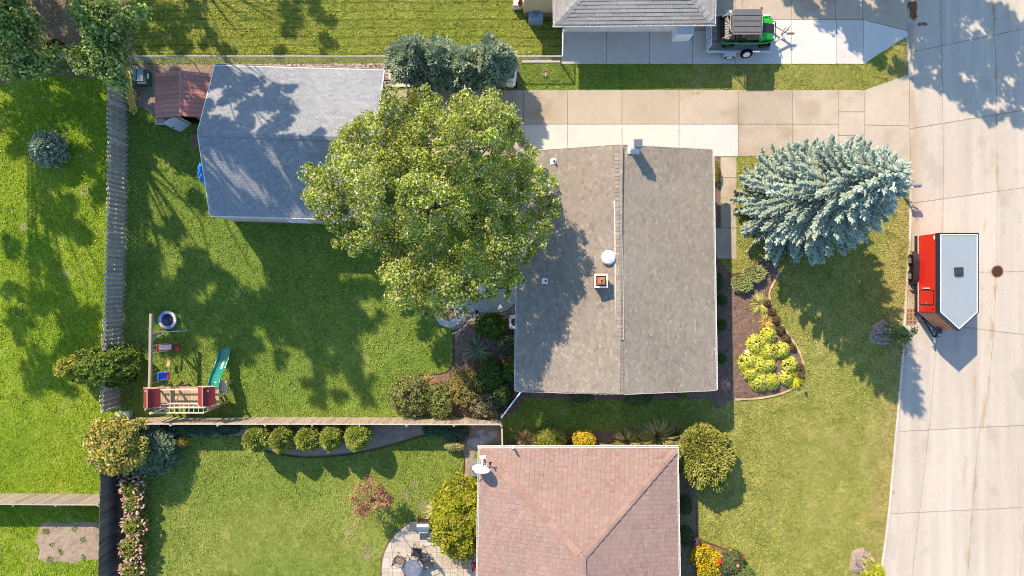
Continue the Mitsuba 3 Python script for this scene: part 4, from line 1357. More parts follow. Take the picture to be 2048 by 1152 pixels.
# back bed plants
shrub('dark_shrub', 'glossy dark green shrub beside the stone band of the back patio', 982, 652, 33, 24, 1.2, [(0.045, 0.095, 0.020), (0.075, 0.140, 0.028), (0.11, 0.18, 0.035)], n=1500, L=.17, W=.09, seed=300)
tuft('blade_plant', 'plant with long narrow grey green blades in the mulch of the back bed', 956, 699, 30, [(0.17, 0.225, 0.13), (0.24, 0.285, 0.19), (0.13, 0.185, 0.09)], 90, .05, 301, 'plant', rise=.75)
shrub('fern_shrub', 'soft dull green plant close to the west wall of the house', 1012, 688, 22, 24, 0.9, [(0.075, 0.115, 0.055), (0.11, 0.15, 0.08)], n=700, L=.2, W=.07, seed=302)
shrub('dark_shrub', 'dark green round shrub in the shade below the blade plant', 982, 752, 30, 34, 1.5, [(0.040, 0.085, 0.022), (0.065, 0.115, 0.028), (0.10, 0.16, 0.04)], n=1700, L=.16, W=.09, seed=303)
shrub('dark_shrub', 'green shrub squeezed between the bed and the west eave', 1018, 742, 16, 22, 1.3, [(0.065, 0.125, 0.025), (0.10, 0.165, 0.035)], n=800, L=.15, W=.08, seed=304)
shrub('dark_shrub', 'green shrub in the corner by the white gate', 1003, 790, 22, 24, 1.5, [(0.060, 0.105, 0.030), (0.10, 0.15, 0.04), (0.15, 0.18, 0.06)], n=1100, L=.15, W=.08, seed=305)
SH = [(0.155, 0.185, 0.050), (0.235, 0.255, 0.080), (0.310, 0.310, 0.120), (0.105, 0.135, 0.040)]
shrub('rose_shrub', 'wide leafy shrub with a dark red heart at the west end of the back bed', 820, 790, 38, 38, 1.5, SH, n=3200, L=.13, W=.08, seed=306, lump=.75, freq=3.4, core=False)
shrub('rose_shrub', 'leafy green shrub second from the west in the back bed', 880, 800, 28, 34, 1.4, SH, n=2300, L=.13, W=.08, seed=307, lump=.75, freq=3.4, core=False)
shrub('red_heart_plant', 'small dark red leaved plant in the wide leafy shrub', 815, 783, 9, 9, 1.65, [(0.14, 0.045, 0.05), (0.10, 0.04, 0.035)], n=160, L=.12, W=.07, seed=308, core=False)
shrub('bronze_shrub', 'yellow bronze shrub in the middle of the back bed', 934, 775, 32, 36, 1.5, [(0.20, 0.19, 0.05), (0.28, 0.24, 0.07), (0.15, 0.16, 0.05), (0.33, 0.23, 0.09)], n=2700, L=.14, W=.07, seed=309, lump=.75, freq=3.4, core=False)
shrub('spent_shrub', 'faded brownish green flowering shrub beside the board fence', 970, 808, 34, 28, 1.4, [(0.16, 0.165, 0.075), (0.25, 0.215, 0.13), (0.33, 0.265, 0.19), (0.11, 0.125, 0.05)], n=2500, L=.13, W=.07, seed=310, lump=.75, freq=3.4, core=False)
tuft('dry_plant', 'orange dried perennial at the north edge of the back bed', 858, 764, 17, [(0.52, 0.30, 0.14), (0.50, 0.36, 0.16), (0.30, 0.30, 0.10)], 60, .04, 311, 'plant')
# plants at the bed north of the pink roof
tuft('dry_plant', 'peach coloured dried perennial at the gutter west of the round green shrub', 1052, 877, 19, [(0.50, 0.31, 0.16), (0.54, 0.40, 0.22), (0.26, 0.22, 0.08)], 110, .05, 312, 'plant')
shrub('holly_shrub', 'green round shrub on the north side of the pink roof', 1101, 878, 33, 25, 1.2, [(0.145, 0.185, 0.030), (0.20, 0.235, 0.050), (0.27, 0.285, 0.075)], n=2200, L=.13, W=.075, seed=313)
shrub('golden_shrub', 'yellow and orange leaved shrub on the north side of the pink roof', 1168, 880, 24, 22, 1.0, [(0.52, 0.42, 0.03), (0.40, 0.37, 0.04), (0.52, 0.26, 0.05), (0.20, 0.24, 0.04)], n=1300, L=.13, W=.08, seed=314)
SG = [(0.36, 0.30, 0.13), (0.26, 0.25, 0.08), (0.16, 0.20, 0.05), (0.45, 0.36, 0.20)]
for i, (x, y, r, lab) in enumerate(((1252, 880, 26, 'tawny ornamental grass, westernmost in the clump north of the pink roof'), (1285, 884, 24, 'greenish ornamental grass in the clump north of the pink roof'), (1312, 873, 36, 'largest arching tawny ornamental grass north of the pink roof'), (1346, 872, 27, 'grey green ornamental grass next to the big round evergreen'))):
    tuft('ornamental_grass', lab, x, y, r, SG if i != 3 else SG[1:3] + [(0.22, 0.23, 0.13)], 260, .04, 315 + i, group='ornamental grasses north of the pink roof', rise=1.6)
shrub('foundation_shrub', 'see-through green shrub half under the south eave beside the downspout', 1163, 789, 25, 18, 0.9, [(0.075, 0.115, 0.050), (0.12, 0.16, 0.08)], n=700, L=.13, W=.07, seed=320, core=False)
shrub('foundation_shrub', 'thin green shrub half under the south eave below the ridge', 1276, 793, 29, 19, 0.9, [(0.075, 0.115, 0.050), (0.13, 0.17, 0.085)], n=750, L=.13, W=.07, seed=321, core=False)
shrub('foundation_shrub', 'small bright green plant under the south eave', 1362, 786, 12, 9, 0.6, [(0.12, 0.20, 0.03), (0.17, 0.26, 0.05)], n=260, L=.14, W=.09, seed=322, core=False)
# front bed plants
BX = [(0.035, 0.095, 0.028), (0.055, 0.130, 0.038), (0.085, 0.165, 0.05)]
for i, (x, y, r, lab) in enumerate(((1443, 601, 12, 'round boxwood ball at the front wall, northernmost of three'), (1442, 650, 12, 'round boxwood ball at the front wall, middle of three'), (1442, 717, 11, 'round boxwood ball at the front wall, southernmost of three'))):
    shrub('boxwood_ball', lab, x, y, r, r, 0.75, BX, n=1100, L=.06, W=.035, seed=330 + i, group='boxwood balls along the front wall', lump=.06)
shrub('foundation_shrub', 'dark green shrub at the front wall below the entrance pad', 1437, 563, 9, 17, 0.7, BX, n=500, L=.1, W=.05, seed=333)
shrub('foundation_shrub', 'small leafy plant beside the north part of the front wall', 1433, 345, 7, 22, .6, [(0.20, 0.24, 0.03), (0.12, 0.16, 0.03), (0.20, 0.10, .06)], n=260, L=.14, W=.06, seed=334, core=False)
tuft('coral_plant', 'coral and pink leaved plant in the shade at the southeast corner of the house', 1449, 770, 12, [(0.50, 0.22, 0.17), (0.56, 0.34, 0.28)], 42, .06, 335, 'plant')
for i, (x, y, rx, ry) in enumerate(((1508, 548, 22, 17), (1484, 566, 20, 17))):
    shrub('low_juniper', ('pale green low juniper nearest the grass strip in the front bed', 'pale green low juniper beside the house shadow in the front bed')[i], x, y, rx, ry, .55, [(0.19, 0.225, 0.085), (0.27, 0.30, 0.125), (0.33, 0.35, 0.17)], n=1500, L=.18, W=.028, kind='bough', seed=336 + i, group='low junipers in the front bed', lump=.4)
VG = [(0.40, 0.38, 0.10), (0.50, 0.45, 0.17), (0.28, 0.30, 0.07)]
tuft('striped_grass', 'pale yellow striped grass clump at the narrow part of the front bed', 1520, 608, 20, VG, 150, .045, 340, rise=.55)
tuft('golden_grass', 'orange gold grass clump below the pale striped clump', 1533, 641, 16, [(0.52, 0.34, 0.08), (0.56, 0.42, 0.15), (0.36, 0.28, 0.06)], 150, .035, 341, rise=.6)
tuft('striped_grass', 'tawny grass clump between the yellow hostas', 1553, 697, 15, [(0.42, 0.32, 0.11), (0.36, 0.33, 0.08)], 100, .03, 342, rise=.7)
tuft('yellow_lily', 'spiky bright yellow leaved clump at the southeast corner of the front bed', 1585, 757, 19, [(0.42, 0.42, 0.02), (0.50, 0.46, 0.05), (0.26, 0.30, 0.02)], 170, .04, 343, 'plant', rise=.7)
HO = [(0.38, 0.40, 0.045), (0.47, 0.475, 0.085), (0.30, 0.345, 0.035), (0.54, 0.52, 0.16)]
hs = [(1513, 690, 19, 'large yellow hosta beside the small white box'), (1536, 671, 15, 'small yellow hosta at the north end of the hosta group'), (1534, 705, 20, 'yellow hosta just inside the large one by the white box'), (1497, 725, 19, 'westernmost yellow hosta of the group'), (1519, 733, 21, 'big yellow hosta in the middle of the group'),
      (1500, 746, 15, 'yellow hosta at the southwest side of the group'), (1537, 728, 14, 'yellow hosta west of the bare mulch gap'), (1519, 762, 19, 'southernmost big yellow hosta'), (1542, 762, 16, 'yellow hosta south of the bare mulch gap'), (1564, 700, 15, 'yellow hosta next to the tawny grass clump'), (1580, 729, 14, 'round yellow hosta east of the bare mulch gap'), (1571, 755, 13, 'yellow hosta beside the spiky yellow clump')]
for i, (x, y, r, lab) in enumerate(hs):
    r = r * 1.15
    hosta('yellow_hosta', lab, x, y, r, HO, int(230 * (r / 17) ** 2), 350 + i, 'yellow hostas in the front bed', h=.55, L=.15)
for i, (x, y, r) in enumerate(((1534, 606, 8), (1543, 624, 9), (1552, 640, 9), (1561, 660, 10), (1572, 676, 9), (1584, 695, 8), (1599, 735, 9), (1600, 750, 8))):
    nm = ('northernmost', 'second', 'third', 'fourth', 'fifth', 'sixth', 'seventh', 'last and southernmost')[i]
    shrub('brown_plant', f'small wilted brown plant along the front bed edging, {nm} from the north', x, y, r, r, .35, [(0.13, 0.085, 0.05), (0.20, 0.13, 0.075), (0.09, 0.08, 0.03)], n=190, L=.1, W=.055, seed=365 + i, cat='plant', group='wilted plants along the edging')
# flowers at the lower edge
FY = [(0.62, 0.42, 0.015), (0.66, 0.50, 0.03), (0.60, 0.28, 0.01)]
for i, (x, y, r, lab) in enumerate(((1405, 1112, 23, 'yellow and orange flowering clump nearest the east wall of the pink roofed house'), (1434, 1118, 15, 'yellow flowering clump next to the red rose bush'), (1416, 1146, 22, 'yellow flowering clump at the lower edge'))):
    shrub('yellow_flowers', lab, x, y, r, r, .6, [(0.14, 0.18, 0.03), (0.30, 0.28, 0.03)], n=1100, L=.12, W=.05, seed=380 + i, cat='flowers', group='yellow flowers at the lower edge', lump=.5, flower=(FY, int(r * 12), .036))
shrub('rose_bush', 'dark green rose bush with red blossoms beside the yellow flowers', 1462, 1124, 26, 25, .9, [(0.085, 0.115, 0.045), (0.12, 0.16, 0.065), (0.17, 0.20, 0.09)], n=1300, L=.11, W=.08, seed=384, flower=([(0.55, 0.05, 0.05), (0.6, 0.22, 0.18)], 7, .10))
shrub('rose_bush', 'bright green rose bush at the lower edge', 1487, 1147, 20, 16, .8, [(0.12, 0.18, 0.05), (0.17, 0.23, 0.08)], n=800, L=.11, W=.08, seed=385)
shrub('purple_flowers', 'small purple flower cluster at the tip of the bed edging', 1394, 1082, 7, 7, .5, [(0.10, 0.13, 0.05)], n=120, L=.09, W=.05, seed=386, cat='flowers', flower=([(0.28, 0.06, 0.24), (0.55, 0.30, 0.50)], 18, .05))
for i, (x, y, r, lab) in enumerate(((1372, 1010, 13, 'upper low green plant in the shade of the east wall of the pink roofed house'), (1373, 1072, 14, 'lower low green plant in the shade of the east wall of the pink roofed house'))):
    shrub('shade_plant', lab, x, y, r, r + 7, .5, [(0.06, 0.10, 0.035), (0.09, 0.14, 0.05)], n=420, L=.13, W=.07, seed=388 + i, cat='plant')
# hydrangeas along the dark fence
HYG = [(0.20, 0.24, 0.045), (0.27, 0.30, 0.06), (0.14, 0.18, 0.04)]
for i, (x, y, rx, ry, lab) in enumerate(((268, 972, 24, 22, 'pink hydrangea in the shade below the blue green shrub'), (270, 1006, 21, 22, 'pink hydrangea second from the north along the dark fence'), (272, 1048, 24, 26, 'pink hydrangea with many cones in the middle of the row along the dark fence'), (268, 1094, 26, 26, 'pink hydrangea fourth from the north along the dark fence'), (268, 1140, 24, 24, 'pink hydrangea at the lower edge beside the dark fence'))):
    R = rng(400 + i)
    t = shrub('hydrangea', lab, x, y, rx, ry, 1.3, HYG, n=700, L=.13, W=.08, seed=400 + i, group='pink hydrangeas along the dark fence', core=True)
    c = at(x, y, .7)
    for j in range(46):
        a, q = R.uniform(0, 2 * np.pi), 0.35 + .68 * np.sqrt(R.random())
        o = c + [math.cos(a) * q * rx / PX, math.sin(a) * q * ry / PX, .55 * (1.25 - q)]
        d = unit(np.array([math.cos(a) * .8, math.sin(a) * .8, .75]) + R.normal(size=3) * .2)
        col = np.array([(0.62, 0.36, 0.31), (0.68, 0.46, 0.38), (0.56, 0.30, 0.27), (0.62, 0.47, 0.33)][R.integers(4)]) * R.uniform(.8, 1.08)
        l = R.uniform(.15, .25)
        part(t, 'panicle', M().tube([o, o + d * l * .3, o + d * l * .7, o + d * l], [.04, .068, .045, .008], col, 7, cap=False), 'matte', smooth=True)
# plants in the shade bed south of the board fence
for i, (x, y, rx, ry, cols, lab) in enumerate(((872, 858, 26, 15, GC, 'dark green shade plant at the end of the gravel bed south of the board fence'), (912, 862, 26, 20, [(0.06, 0.11, 0.06), (0.10, 0.15, 0.10), (0.14, 0.19, .13)], 'grey green feathery shade plant by the flagstones'), (908, 892, 20, 9, [(0.42, 0.39, 0.19), (0.30, 0.32, 0.10)], 'pale yellow green plant at the tip of the flagstone bed'))):
    shrub('shade_plant', lab, x, y, rx, ry, .7, cols, n=900, L=.17, W=.06, seed=410 + i, cat='plant', lump=.3)
tuft('cream_plant', 'cream variegated clump at the northwest side of the green shrub by the grill', 872, 1022, 20, [(0.55, 0.52, 0.25), (0.42, 0.43, 0.14)], 130, .05, 415, 'plant', rise=.6)
tuft('lawn_weed', 'dried pale tuft on the grass beside the cream cart', 1090, 146, 8, [(0.50, 0.42, 0.28), (0.36, 0.30, 0.18)], 50, .03, 416, 'weed')
for i, (x, y, r) in enumerate(((150, 1057, 7), (104, 1088, 5), (122, 1103, 6), (167, 1078, 6), (92, 1062, 8), (101, 1118, 8), (166, 1113, 5))):
    nm = ('by the fence shadow', 'in the middle of the plot', 'south of the middle', 'near the dark fence', 'at the northwest corner', 'at the southwest edge', 'at the southeast edge')[i]
    tuft('soil_weed', f'green weed on the bare soil plot {nm}', x, y, r, [(0.12, 0.19, 0.04), (0.19, 0.25, 0.06)], 34, .03, 420 + i, 'weed', 'weeds on the bare plot')


# ---- tall trees outside the picture whose crowns shade the plot
def shade_tree(label, base, blobs, seed, r0=.32, group='tall trees outside the picture', fill=1.0):
    """blobs: where the crown's clumps shade the ground (x, y, radius in plan units) and their height"""
    P, rad, nl = [], [], []
    Rb = rng(seed + 40)
    for x, y, r, z in blobs:
        for j in range(6):                     # each blob breaks into loose sprays of leaves
            a, q = Rb.uniform(0, 6.28), math.sqrt((j + Rb.random()) / 6) * .72
            rj, zj = r * Rb.uniform(.30, .58), z + Rb.uniform(-.7, .7)
            P.append([(x + math.cos(a) * q * r - 22.8 * zj - 1024) / PX, -(y + math.sin(a) * q * r - 34.9 * zj - 576) / PX, zj])
            rad.append(rj / PX)
            nl.append(max(24, int((rj / PX) ** 2 * 250 * fill)))
    return clump_tree('tall_tree', label, at(*base), P, rad, nl, .30, .20, [(0.09, 0.14, 0.03), (0.14, 0.20, 0.04)], None, seed, r0 * .7, group, flat=.6, n_limb=len(P) // 5, fork=.55)


shade_tree('tall broad tree standing outside the left edge, its shade dappling the west lawn', (-40, -60), [
    (55, 210, 66, 9), (140, 215, 70, 10), (215, 250, 48, 10), (95, 320, 62, 11), (30, 285, 36, 9), (175, 330, 40, 11), (215, 390, 36, 12), (110, 420, 52, 11), (160, 470, 34, 12), (95, 520, 46, 12), (20, 500, 26, 11), (110, 600, 62, 13), (40, 650, 40, 13), (140, 680, 62, 14), (85, 740, 52, 14), (185, 640, 26, 13),
    (130, 780, 26, 14), (190, 740, 24, 14), (30, 590, 26, 12)], 501, .34)
shade_tree('tall tree outside the upper left corner, shading the back lawn near the picket fence', (20, -80), [
    (275, 250, 46, 10), (330, 270, 46, 10), (385, 290, 30, 11), (275, 330, 30, 10), (272, 430, 34, 11), (335, 460, 34, 12), (290, 530, 50, 12), (375, 545, 52, 13), (330, 610, 56, 13), (280, 660, 40, 13), (390, 650, 58, 14), (440, 620, 50, 14), (345, 690, 34, 14), (450, 560, 34, 13), (460, 690, 44, 15), (395, 405, 26, 12),
    (500, 700, 34, 15), (250, 600, 30, 12), (500, 312, 22, 11), (405, 252, 22, 10), (520, 340, 20, 11)], 503, .34, fill=1.4)
shade_tree('very tall tree outside the upper edge, its long shade on the back lawn', (140, -110), [
    (520, 600, 52, 15), (580, 560, 52, 15), (640, 580, 56, 16), (700, 590, 50, 16), (560, 650, 50, 16), (620, 650, 56, 16), (680, 660, 58, 17), (740, 640, 32, 17), (640, 715, 44, 17), (700, 725, 40, 17), (632, 770, 30, 18), (638, 805, 22, 18), (728, 765, 30, 18), (738, 800, 20, 18), (560, 720, 22, 17), (760, 580, 30, 16), (500, 650, 30, 15),
    (680, 790, 18, 18), (600, 610, 40, 15), (660, 615, 40, 16)], 505, .38, fill=1.25)
shade_tree('tall tree outside the upper edge, its shade falling on the grey garage roof', (300, -120), [
    (560, 440, 40, 12), (610, 470, 50, 12), (670, 490, 46, 13), (730, 500, 44, 13), (640, 430, 26, 12), (700, 445, 34, 13), (775, 480, 36, 13), (540, 380, 30, 12), (560, 320, 32, 11), (590, 360, 30, 12), (510, 330, 34, 11), (488, 262, 18, 10), (640, 375, 34, 12), (690, 380, 30, 13), (530, 270, 26, 11), (620, 315, 30, 11), (665, 335, 26, 12), (570, 385, 26, 12), (720, 400, 20, 13), (690, 330, 18, 12)], 507, .3, fill=1.5)
shade_tree('tree outside the upper edge, its branches shading the west part of the striped lawn', (230, -260), [
    (285, 25, 44, 9), (350, 45, 42, 9), (300, 85, 34, 9), (395, 25, 26, 9), (415, 80, 22, 10), (360, 95, 26, 10), (265, 70, 34, 9), (455, 100, 16, 10), (590, 25, 36, 11), (630, 10, 26, 11), (655, 40, 22, 11), (650, 90, 24, 11), (580, 65, 20, 11), (560, 105, 14, 11)], 509, .26)
shade_tree('tall tree outside the upper left corner over the litter covered ground', (40, -180), [
    (20, 20, 60, 8), (100, 40, 40, 8), (190, 40, 54, 9), (235, 90, 48, 9), (150, 95, 36, 9), (45, 110, 44, 8), (255, 140, 42, 9), (300, 160, 36, 10), (200, 150, 50, 9), (110, 145, 46, 9), (340, 190, 24, 10), (330, 235, 30, 10), (380, 215, 22, 10), (30, 165, 46, 9), (400, 170, 20, 10), (350, 150, 16, 10)], 511, .3)
shade_tree('street tree outside the upper edge, its shade covering the north end of the road', (1720, -170), [
    (1620, 15, 26, 6), (1590, 0, 26, 6), (1665, 25, 40, 6), (1700, 75, 34, 6.5), (1735, 35, 44, 6.5), (1790, 70, 50, 7), (1750, 105, 30, 7), (1850, 50, 60, 7), (1850, 125, 44, 7), (1800, 140, 26, 7), (1920, 90, 60, 7.5), (1905, 165, 36, 7.5), (1960, 185, 44, 8), (1990, 110, 60, 8), (2040, 160, 54, 8), (1930, 20, 56, 7), (2010, 40, 56, 7.5), (2060, 90, 50, 8),
    (1985, 225, 22, 8), (2030, 225, 26, 8), (1780, 10, 46, 6.5), (1880, 0, 50, 7), (1840, 165, 18, 7), (1700, 5, 40, 6)], 513, .3, fill=1.35)

# ------------------------------------------------------------------ fences
WOOD = np.array([0.72, 0.67, 0.62])


def picket(c, d, n, w, h, t, z0, R, col, dog=0.0):
    """one upright board at c, facing n"""
    m = M()
    tilt = R.normal() * .012
    m.obox([c[0], c[1], z0 + h / 2], [w, t, h], col, math.atan2(d[1], d[0]) + R.normal() * .02, tilt)
    return m


def rails(parent, pts, zs, off, R, colour, w=.05, h=.09):
    for z in zs:
        for a, b in zip(pts[:-1], pts[1:]):
            part(parent, 'rail', M().beam([*(a + off), z], [*(b + off), z], w, h, colour * R.uniform(.85, 1.1)), 'matte')


def line_pts(plan, step):
    l = LineString(xy(curve(plan, 6)))
    n = max(1, round(l.length / step))
    return np.array([l.interpolate(i / n, normalized=True).coords[0] for i in range(n + 1)]), l


def post_row(parent, pts, h, w, colour, R, off=(0, 0)):
    for p in pts:
        part(parent, 'post', M().obox([p[0] + off[0], p[1] + off[1], h / 2 - .1], [w, w, h + .2], colour * R.uniform(.85, 1.15), bevel=.008), 'matte')


# picket fence with boards on both sides by turns, between the west lawn and the back lawn
R = rng(600)
fence = thing('picket_fence', 'long weathered grey fence with gaps between staggered boards west of the back lawn', 'fence')
pts, l = line_pts([(254, 128), (255, 300), (253.5, 420), (249.5, 560), (247, 640), (244, 700), (241, 812)], 2.42)
post_row(fence, pts, 1.80, .10, WOOD * .9, R)
for z in (0.35, 1.0, 1.62):
    for a, b in zip(pts[:-1], pts[1:]):
        part(fence, 'rail', M().beam([*a, z], [*b, z], .05, .10, WOOD * R.uniform(.75, 1.0)), 'matte')
n = int(l.length / 0.255)
for i in range(n):
    for s in (-1, 1):
        f = (i + (0.25 if s < 0 else 0.75)) / n
        p, q = np.array(l.interpolate(f, normalized=True).coords[0]), np.array(l.interpolate(min(1, f + .001), normalized=True).coords[0])
        d = unit(q - p) if f < .998 else unit(p - np.array(l.interpolate(f - .001, normalized=True).coords[0]))
        nn = np.array([d[1], -d[0]]) * s
        col = WOOD * (R.uniform(.85, 1.3) if s > 0 else R.uniform(.40, .52)) * (1.4 if R.random() < .05 else 1)  # same wood; one side darkened, the shade of the gaps put into its colour
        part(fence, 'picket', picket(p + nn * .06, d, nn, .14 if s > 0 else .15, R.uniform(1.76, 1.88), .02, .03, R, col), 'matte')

# close boarded dark fence at the lower left
R = rng(601)
dark = thing('dark_fence', 'close boarded dark wooden fence running off the lower edge beside the hydrangeas', 'fence')
pts, l = line_pts([(240, 868), (239.5, 940), (237.5, 1040), (235, 1150), (233, 1225)], 2.42)
DW = np.array([0.150, 0.130, 0.118])
post_row(dark, pts, 1.78, .09, DW, R, (-.07, 0))
rails(dark, pts, (.35, 1.0, 1.6), np.array([-.035, 0]), R, DW, .045, .09)
n = int(l.length / 0.148)
for i in range(n):
    p, q = np.array(l.interpolate(i / n, normalized=True).coords[0]), np.array(l.interpolate((i + .1) / n, normalized=True).coords[0])
    d = unit(q - p)
    part(dark, 'board', picket(p + np.array([.006 * (i % 2), 0]), d, d, .150, R.uniform(1.80, 1.86), .02, .03, R, DW * R.uniform(.7, 1.2)), 'matte')


def board_fence(name, label, plan, seed, colour, pitch=.15, h=1.83, back=-1):
    R = rng(seed)
    k = thing(name, label, 'fence')
    pts, l = line_pts(plan, 2.44)
    d = unit(pts[-1] - pts[0])
    nn = np.array([d[1], -d[0]]) * back
    post_row(k, pts, h + .03, .10, colour * 1.05, R, nn * .10)
    rails(k, pts, (.35, 1.0, 1.62), nn * .035, R, colour * .95, .045, .09)
    n = int(l.length / pitch)
    for i in range(n):
        p = np.array(l.interpolate((i + .5) / n, normalized=True).coords[0])
        part(k, 'board', picket(p, d, nn, pitch - .008, h + R.uniform(-.02, .02), .02, .02, R, colour * R.uniform(.78, 1.14)), 'matte')
    part(k, 'top_rail', M().beam([*(pts[0] + nn * .03), h + .03], [*(pts[-1] + nn * .03), h + .03], .06, .035, colour * 1.25), 'matte')
    return k


TANW = np.array([0.43, 0.365, 0.305])
board_fence('board_fence', 'sunlit tan board fence between the back lawn and the row of clipped shrubs', [(283, 834), (1003, 835)], 602, TANW, .15, back=1)
board_fence('board_fence', 'sunlit grey board fence ending at the dark fence near the lower left corner', [(-90, 986), (236, 988)], 603, TANW * .82, .165, back=1)

# wire fence
GAL = lin(178, 182, 186)


def wire_fence(label, a, b, h=1.22, seed=0, step=2.6, knots=None, rail=GAL):
    k = thing('wire_fence', label, 'fence')
    A, B = at(*a), at(*b)
    L = np.linalg.norm(B - A)
    d = (B - A) / L
    n = max(1, round(L / step))
    for i in range(n + 1):
        p = A + d * L * i / n
        part(k, 'post', M().tube([p, p + [0, 0, h + .02]], .03, GAL, 8), 'metal')
    part(k, 'top_rail', M().tube([A + [0, 0, h], B + [0, 0, h]], .030, rail, 8), 'paint')
    m = M()
    sp, wv = 0.075, 0.0026
    for s in (-1, 1):
        for u in np.arange(-h, L + h, sp):
            u0, u1 = u, u + s * (h - .04)
            z0, z1 = .04, h
            # cut at the ends
            def cut(u, z, uo, zo):
                if u < 0:
                    t = (0 - u) / (uo - u)
                    return 0.0, z + (zo - z) * t
                if u > L:
                    t = (L - u) / (uo - u)
                    return L, z + (zo - z) * t
                return u, z
            if (u0 < 0 and u1 < 0) or (u0 > L and u1 > L):
                continue
            (a0, za), (b0, zb) = cut(u0, z0, u1, z1), cut(u1, z1, u0, z0)
            p, q = A + d * a0 + [0, 0, za], A + d * b0 + [0, 0, zb]
            if np.linalg.norm(q - p) < .02:
                continue
            o = np.cross(d, [0, 0, 1]) * .003 * s
            m.tube([p + o, q + o], wv, lin(150, 158, 160), 3, cap=False)
    part(k, 'wire_mesh', m, 'metal', kind='stuff')
    return k


wire_fence('long wire mesh fence with a pale top rail between the striped lawn and the garage', (-60, 127), (1018, 127), seed=1)
wire_fence('short wire mesh fence between the cream cart and the corner post', (1024, 127), (1121, 127), seed=2, rail=lin(214, 214, 210))
wire_fence('wire mesh panel with a white top rail running north from the corner post', (1122, 126), (1123, 68), seed=3, step=1.7, rail=lin(232, 230, 226))
# white gate between the board fence and the house
for i, (a, b, lab) in enumerate((((1004, 824), (1040, 776), 'slanting white topped gate from the board fence to the southwest corner of the house'), ((1004.5, 840), (1005.5, 879), 'short tan fence panel between the board fence and the pink roofed house'))):
    R = rng(610 + i)
    k = thing('garden_gate' if i == 0 else 'fence_panel', lab, 'gate' if i == 0 else 'fence')
    A, B = at(*a), at(*b)
    d = unit(B - A)
    L = np.linalg.norm(B - A)
    cw = lin(228, 232, 236) if i == 0 else lin(206, 186, 164)
    part(k, 'top_rail', M().beam(A + [0, 0, 1.62], B + [0, 0, 1.62], .075, .06, cw), 'paint')
    part(k, 'bottom_rail', M().beam(A + [0, 0, .2], B + [0, 0, .2], .05, .08, cw), 'paint')
    for p in (A, B):
        part(k, 'post', M().obox(p + [0, 0, .8], [.09, .09, 1.7], cw), 'paint')
    m = int(L / .13)
    for j in range(m):
        p = A + d * L * (j + .5) / m
        part(k, 'board', M().obox([p[0], p[1], .86], [.10, .02, 1.4], (lin(96, 92, 90) if i == 0 else cw * .8) * R.uniform(.85, 1.1), math.atan2(d[1], d[0])), 'matte')

# ------------------------------------------------------------------ patios
CONC = []
w = np.linspace(0, 2 * np.pi, 41)[:-1]
ringo = Polygon(xy(np.c_[899 + 30 * np.cos(w), 624 + 31 * np.sin(w)]))
hole = Polygon(xy(np.c_[896 + 14 * np.cos(w), 628 + 14 * np.sin(w)]))
slab1 = Polygon(xy([(900, 590), (1046, 572), (1046, 604), (1031, 606), (1015, 621), (998, 625), (927, 625)]))
slab1 = slab1.difference(ringo.buffer(.012))
ringo = ringo.difference(hole)
patio = struct('back_patio', M().prism(hard(unary_union([slab1, ringo])).buffer(-.02), -.1, .045, (.3, 1, 0)), 'soil', 'shaded concrete patio with a round tree ring behind the house')
cut = LineString(xy([(925, 630), (952, 580)])).buffer(.01)
for g in getattr(slab1.difference(cut), 'geoms', [slab1]):
    part(patio, 'slab', M().prism(g, -.1, .07, (.5, .95, 0)), 'drive_concrete')
part(patio, 'ring_slab', M().prism(ringo, -.1, .072, (.7, .95, 0)), 'drive_concrete')
bed('planting_hole', np.c_[896 + 15 * np.cos(w), 628 + 15 * np.sin(w)], 'mulch', .02, smooth_ring=False, cell=.07, seed=620)
bed('stone_band', [(927, 626), (998, 626), (1016, 622), (1031, 607), (1046, 606), (1046, 616), (1034, 624), (1018, 634), (960, 636), (934, 638), (928, 650), (918, 658), (908, 663), (904, 655), (915, 648), (924, 640)], 'gravel', .05, smooth_ring=False, bumps=.05, cell=.09, seed=621)
edging('bed_edging', [(904, 668), (920, 661), (931, 652), (937, 640), (962, 638), (1018, 636), (1034, 627)], 'grey edging stones along the stone band of the back patio', w=.11, colour=lin(186, 180, 170), seed=622, plan_curve=False)
R = rng(623)
st = M()
ic = trimesh.creation.icosphere(1)
for i in range(190):
    t = R.random()
    x, y = (np.array([[930, 632], [1010, 631]]) if t < .6 else np.array([[911, 657], [930, 640]]) if t < .8 else np.array([[1010, 631], [1036, 615]]))[0] + R.random() * np.diff(np.array([[930, 632], [1010, 631]]) if t < .6 else np.array([[911, 657], [930, 640]]) if t < .8 else np.array([[1010, 631], [1036, 615]]), axis=0)[0]
    p = at(x + R.normal() * 2, y + R.normal() * 2, .07)
    s = R.uniform(.03, .065)
    st.add(p + np.array(ic.vertices) * [s, s * R.uniform(.7, 1), s * .6], ic.faces, np.array([(.42, .34, .29), (.30, .24, .21), (.50, .45, .40), (.22, .19, .18)][R.integers(4)]))
solo('river_stones', st, 'matte', 'loose river stones in the band along the back patio', 'stones', smooth=True, kind='stuff')
st = M()
for i in range(420):
    x = R.uniform(432, 782)
    y = R.uniform(129, 139) if x < 770 else R.uniform(129, 176)
    if x > 770:
        x = R.uniform(769, 776)
    p = at(x, y, .06)
    s = R.uniform(.03, .085)
    st.add(p + np.array(ic.vertices) * [s, s * R.uniform(.7, 1), s * .6], ic.faces, np.array([(.50, .38, .33), (.38, .27, .24), (.56, .50, .45), (.26, .20, .19)][R.integers(4)]))
solo('river_stones', st, 'matte', 'loose pinkish stones along the north side of the garage', 'stones', smooth=True, kind='stuff')

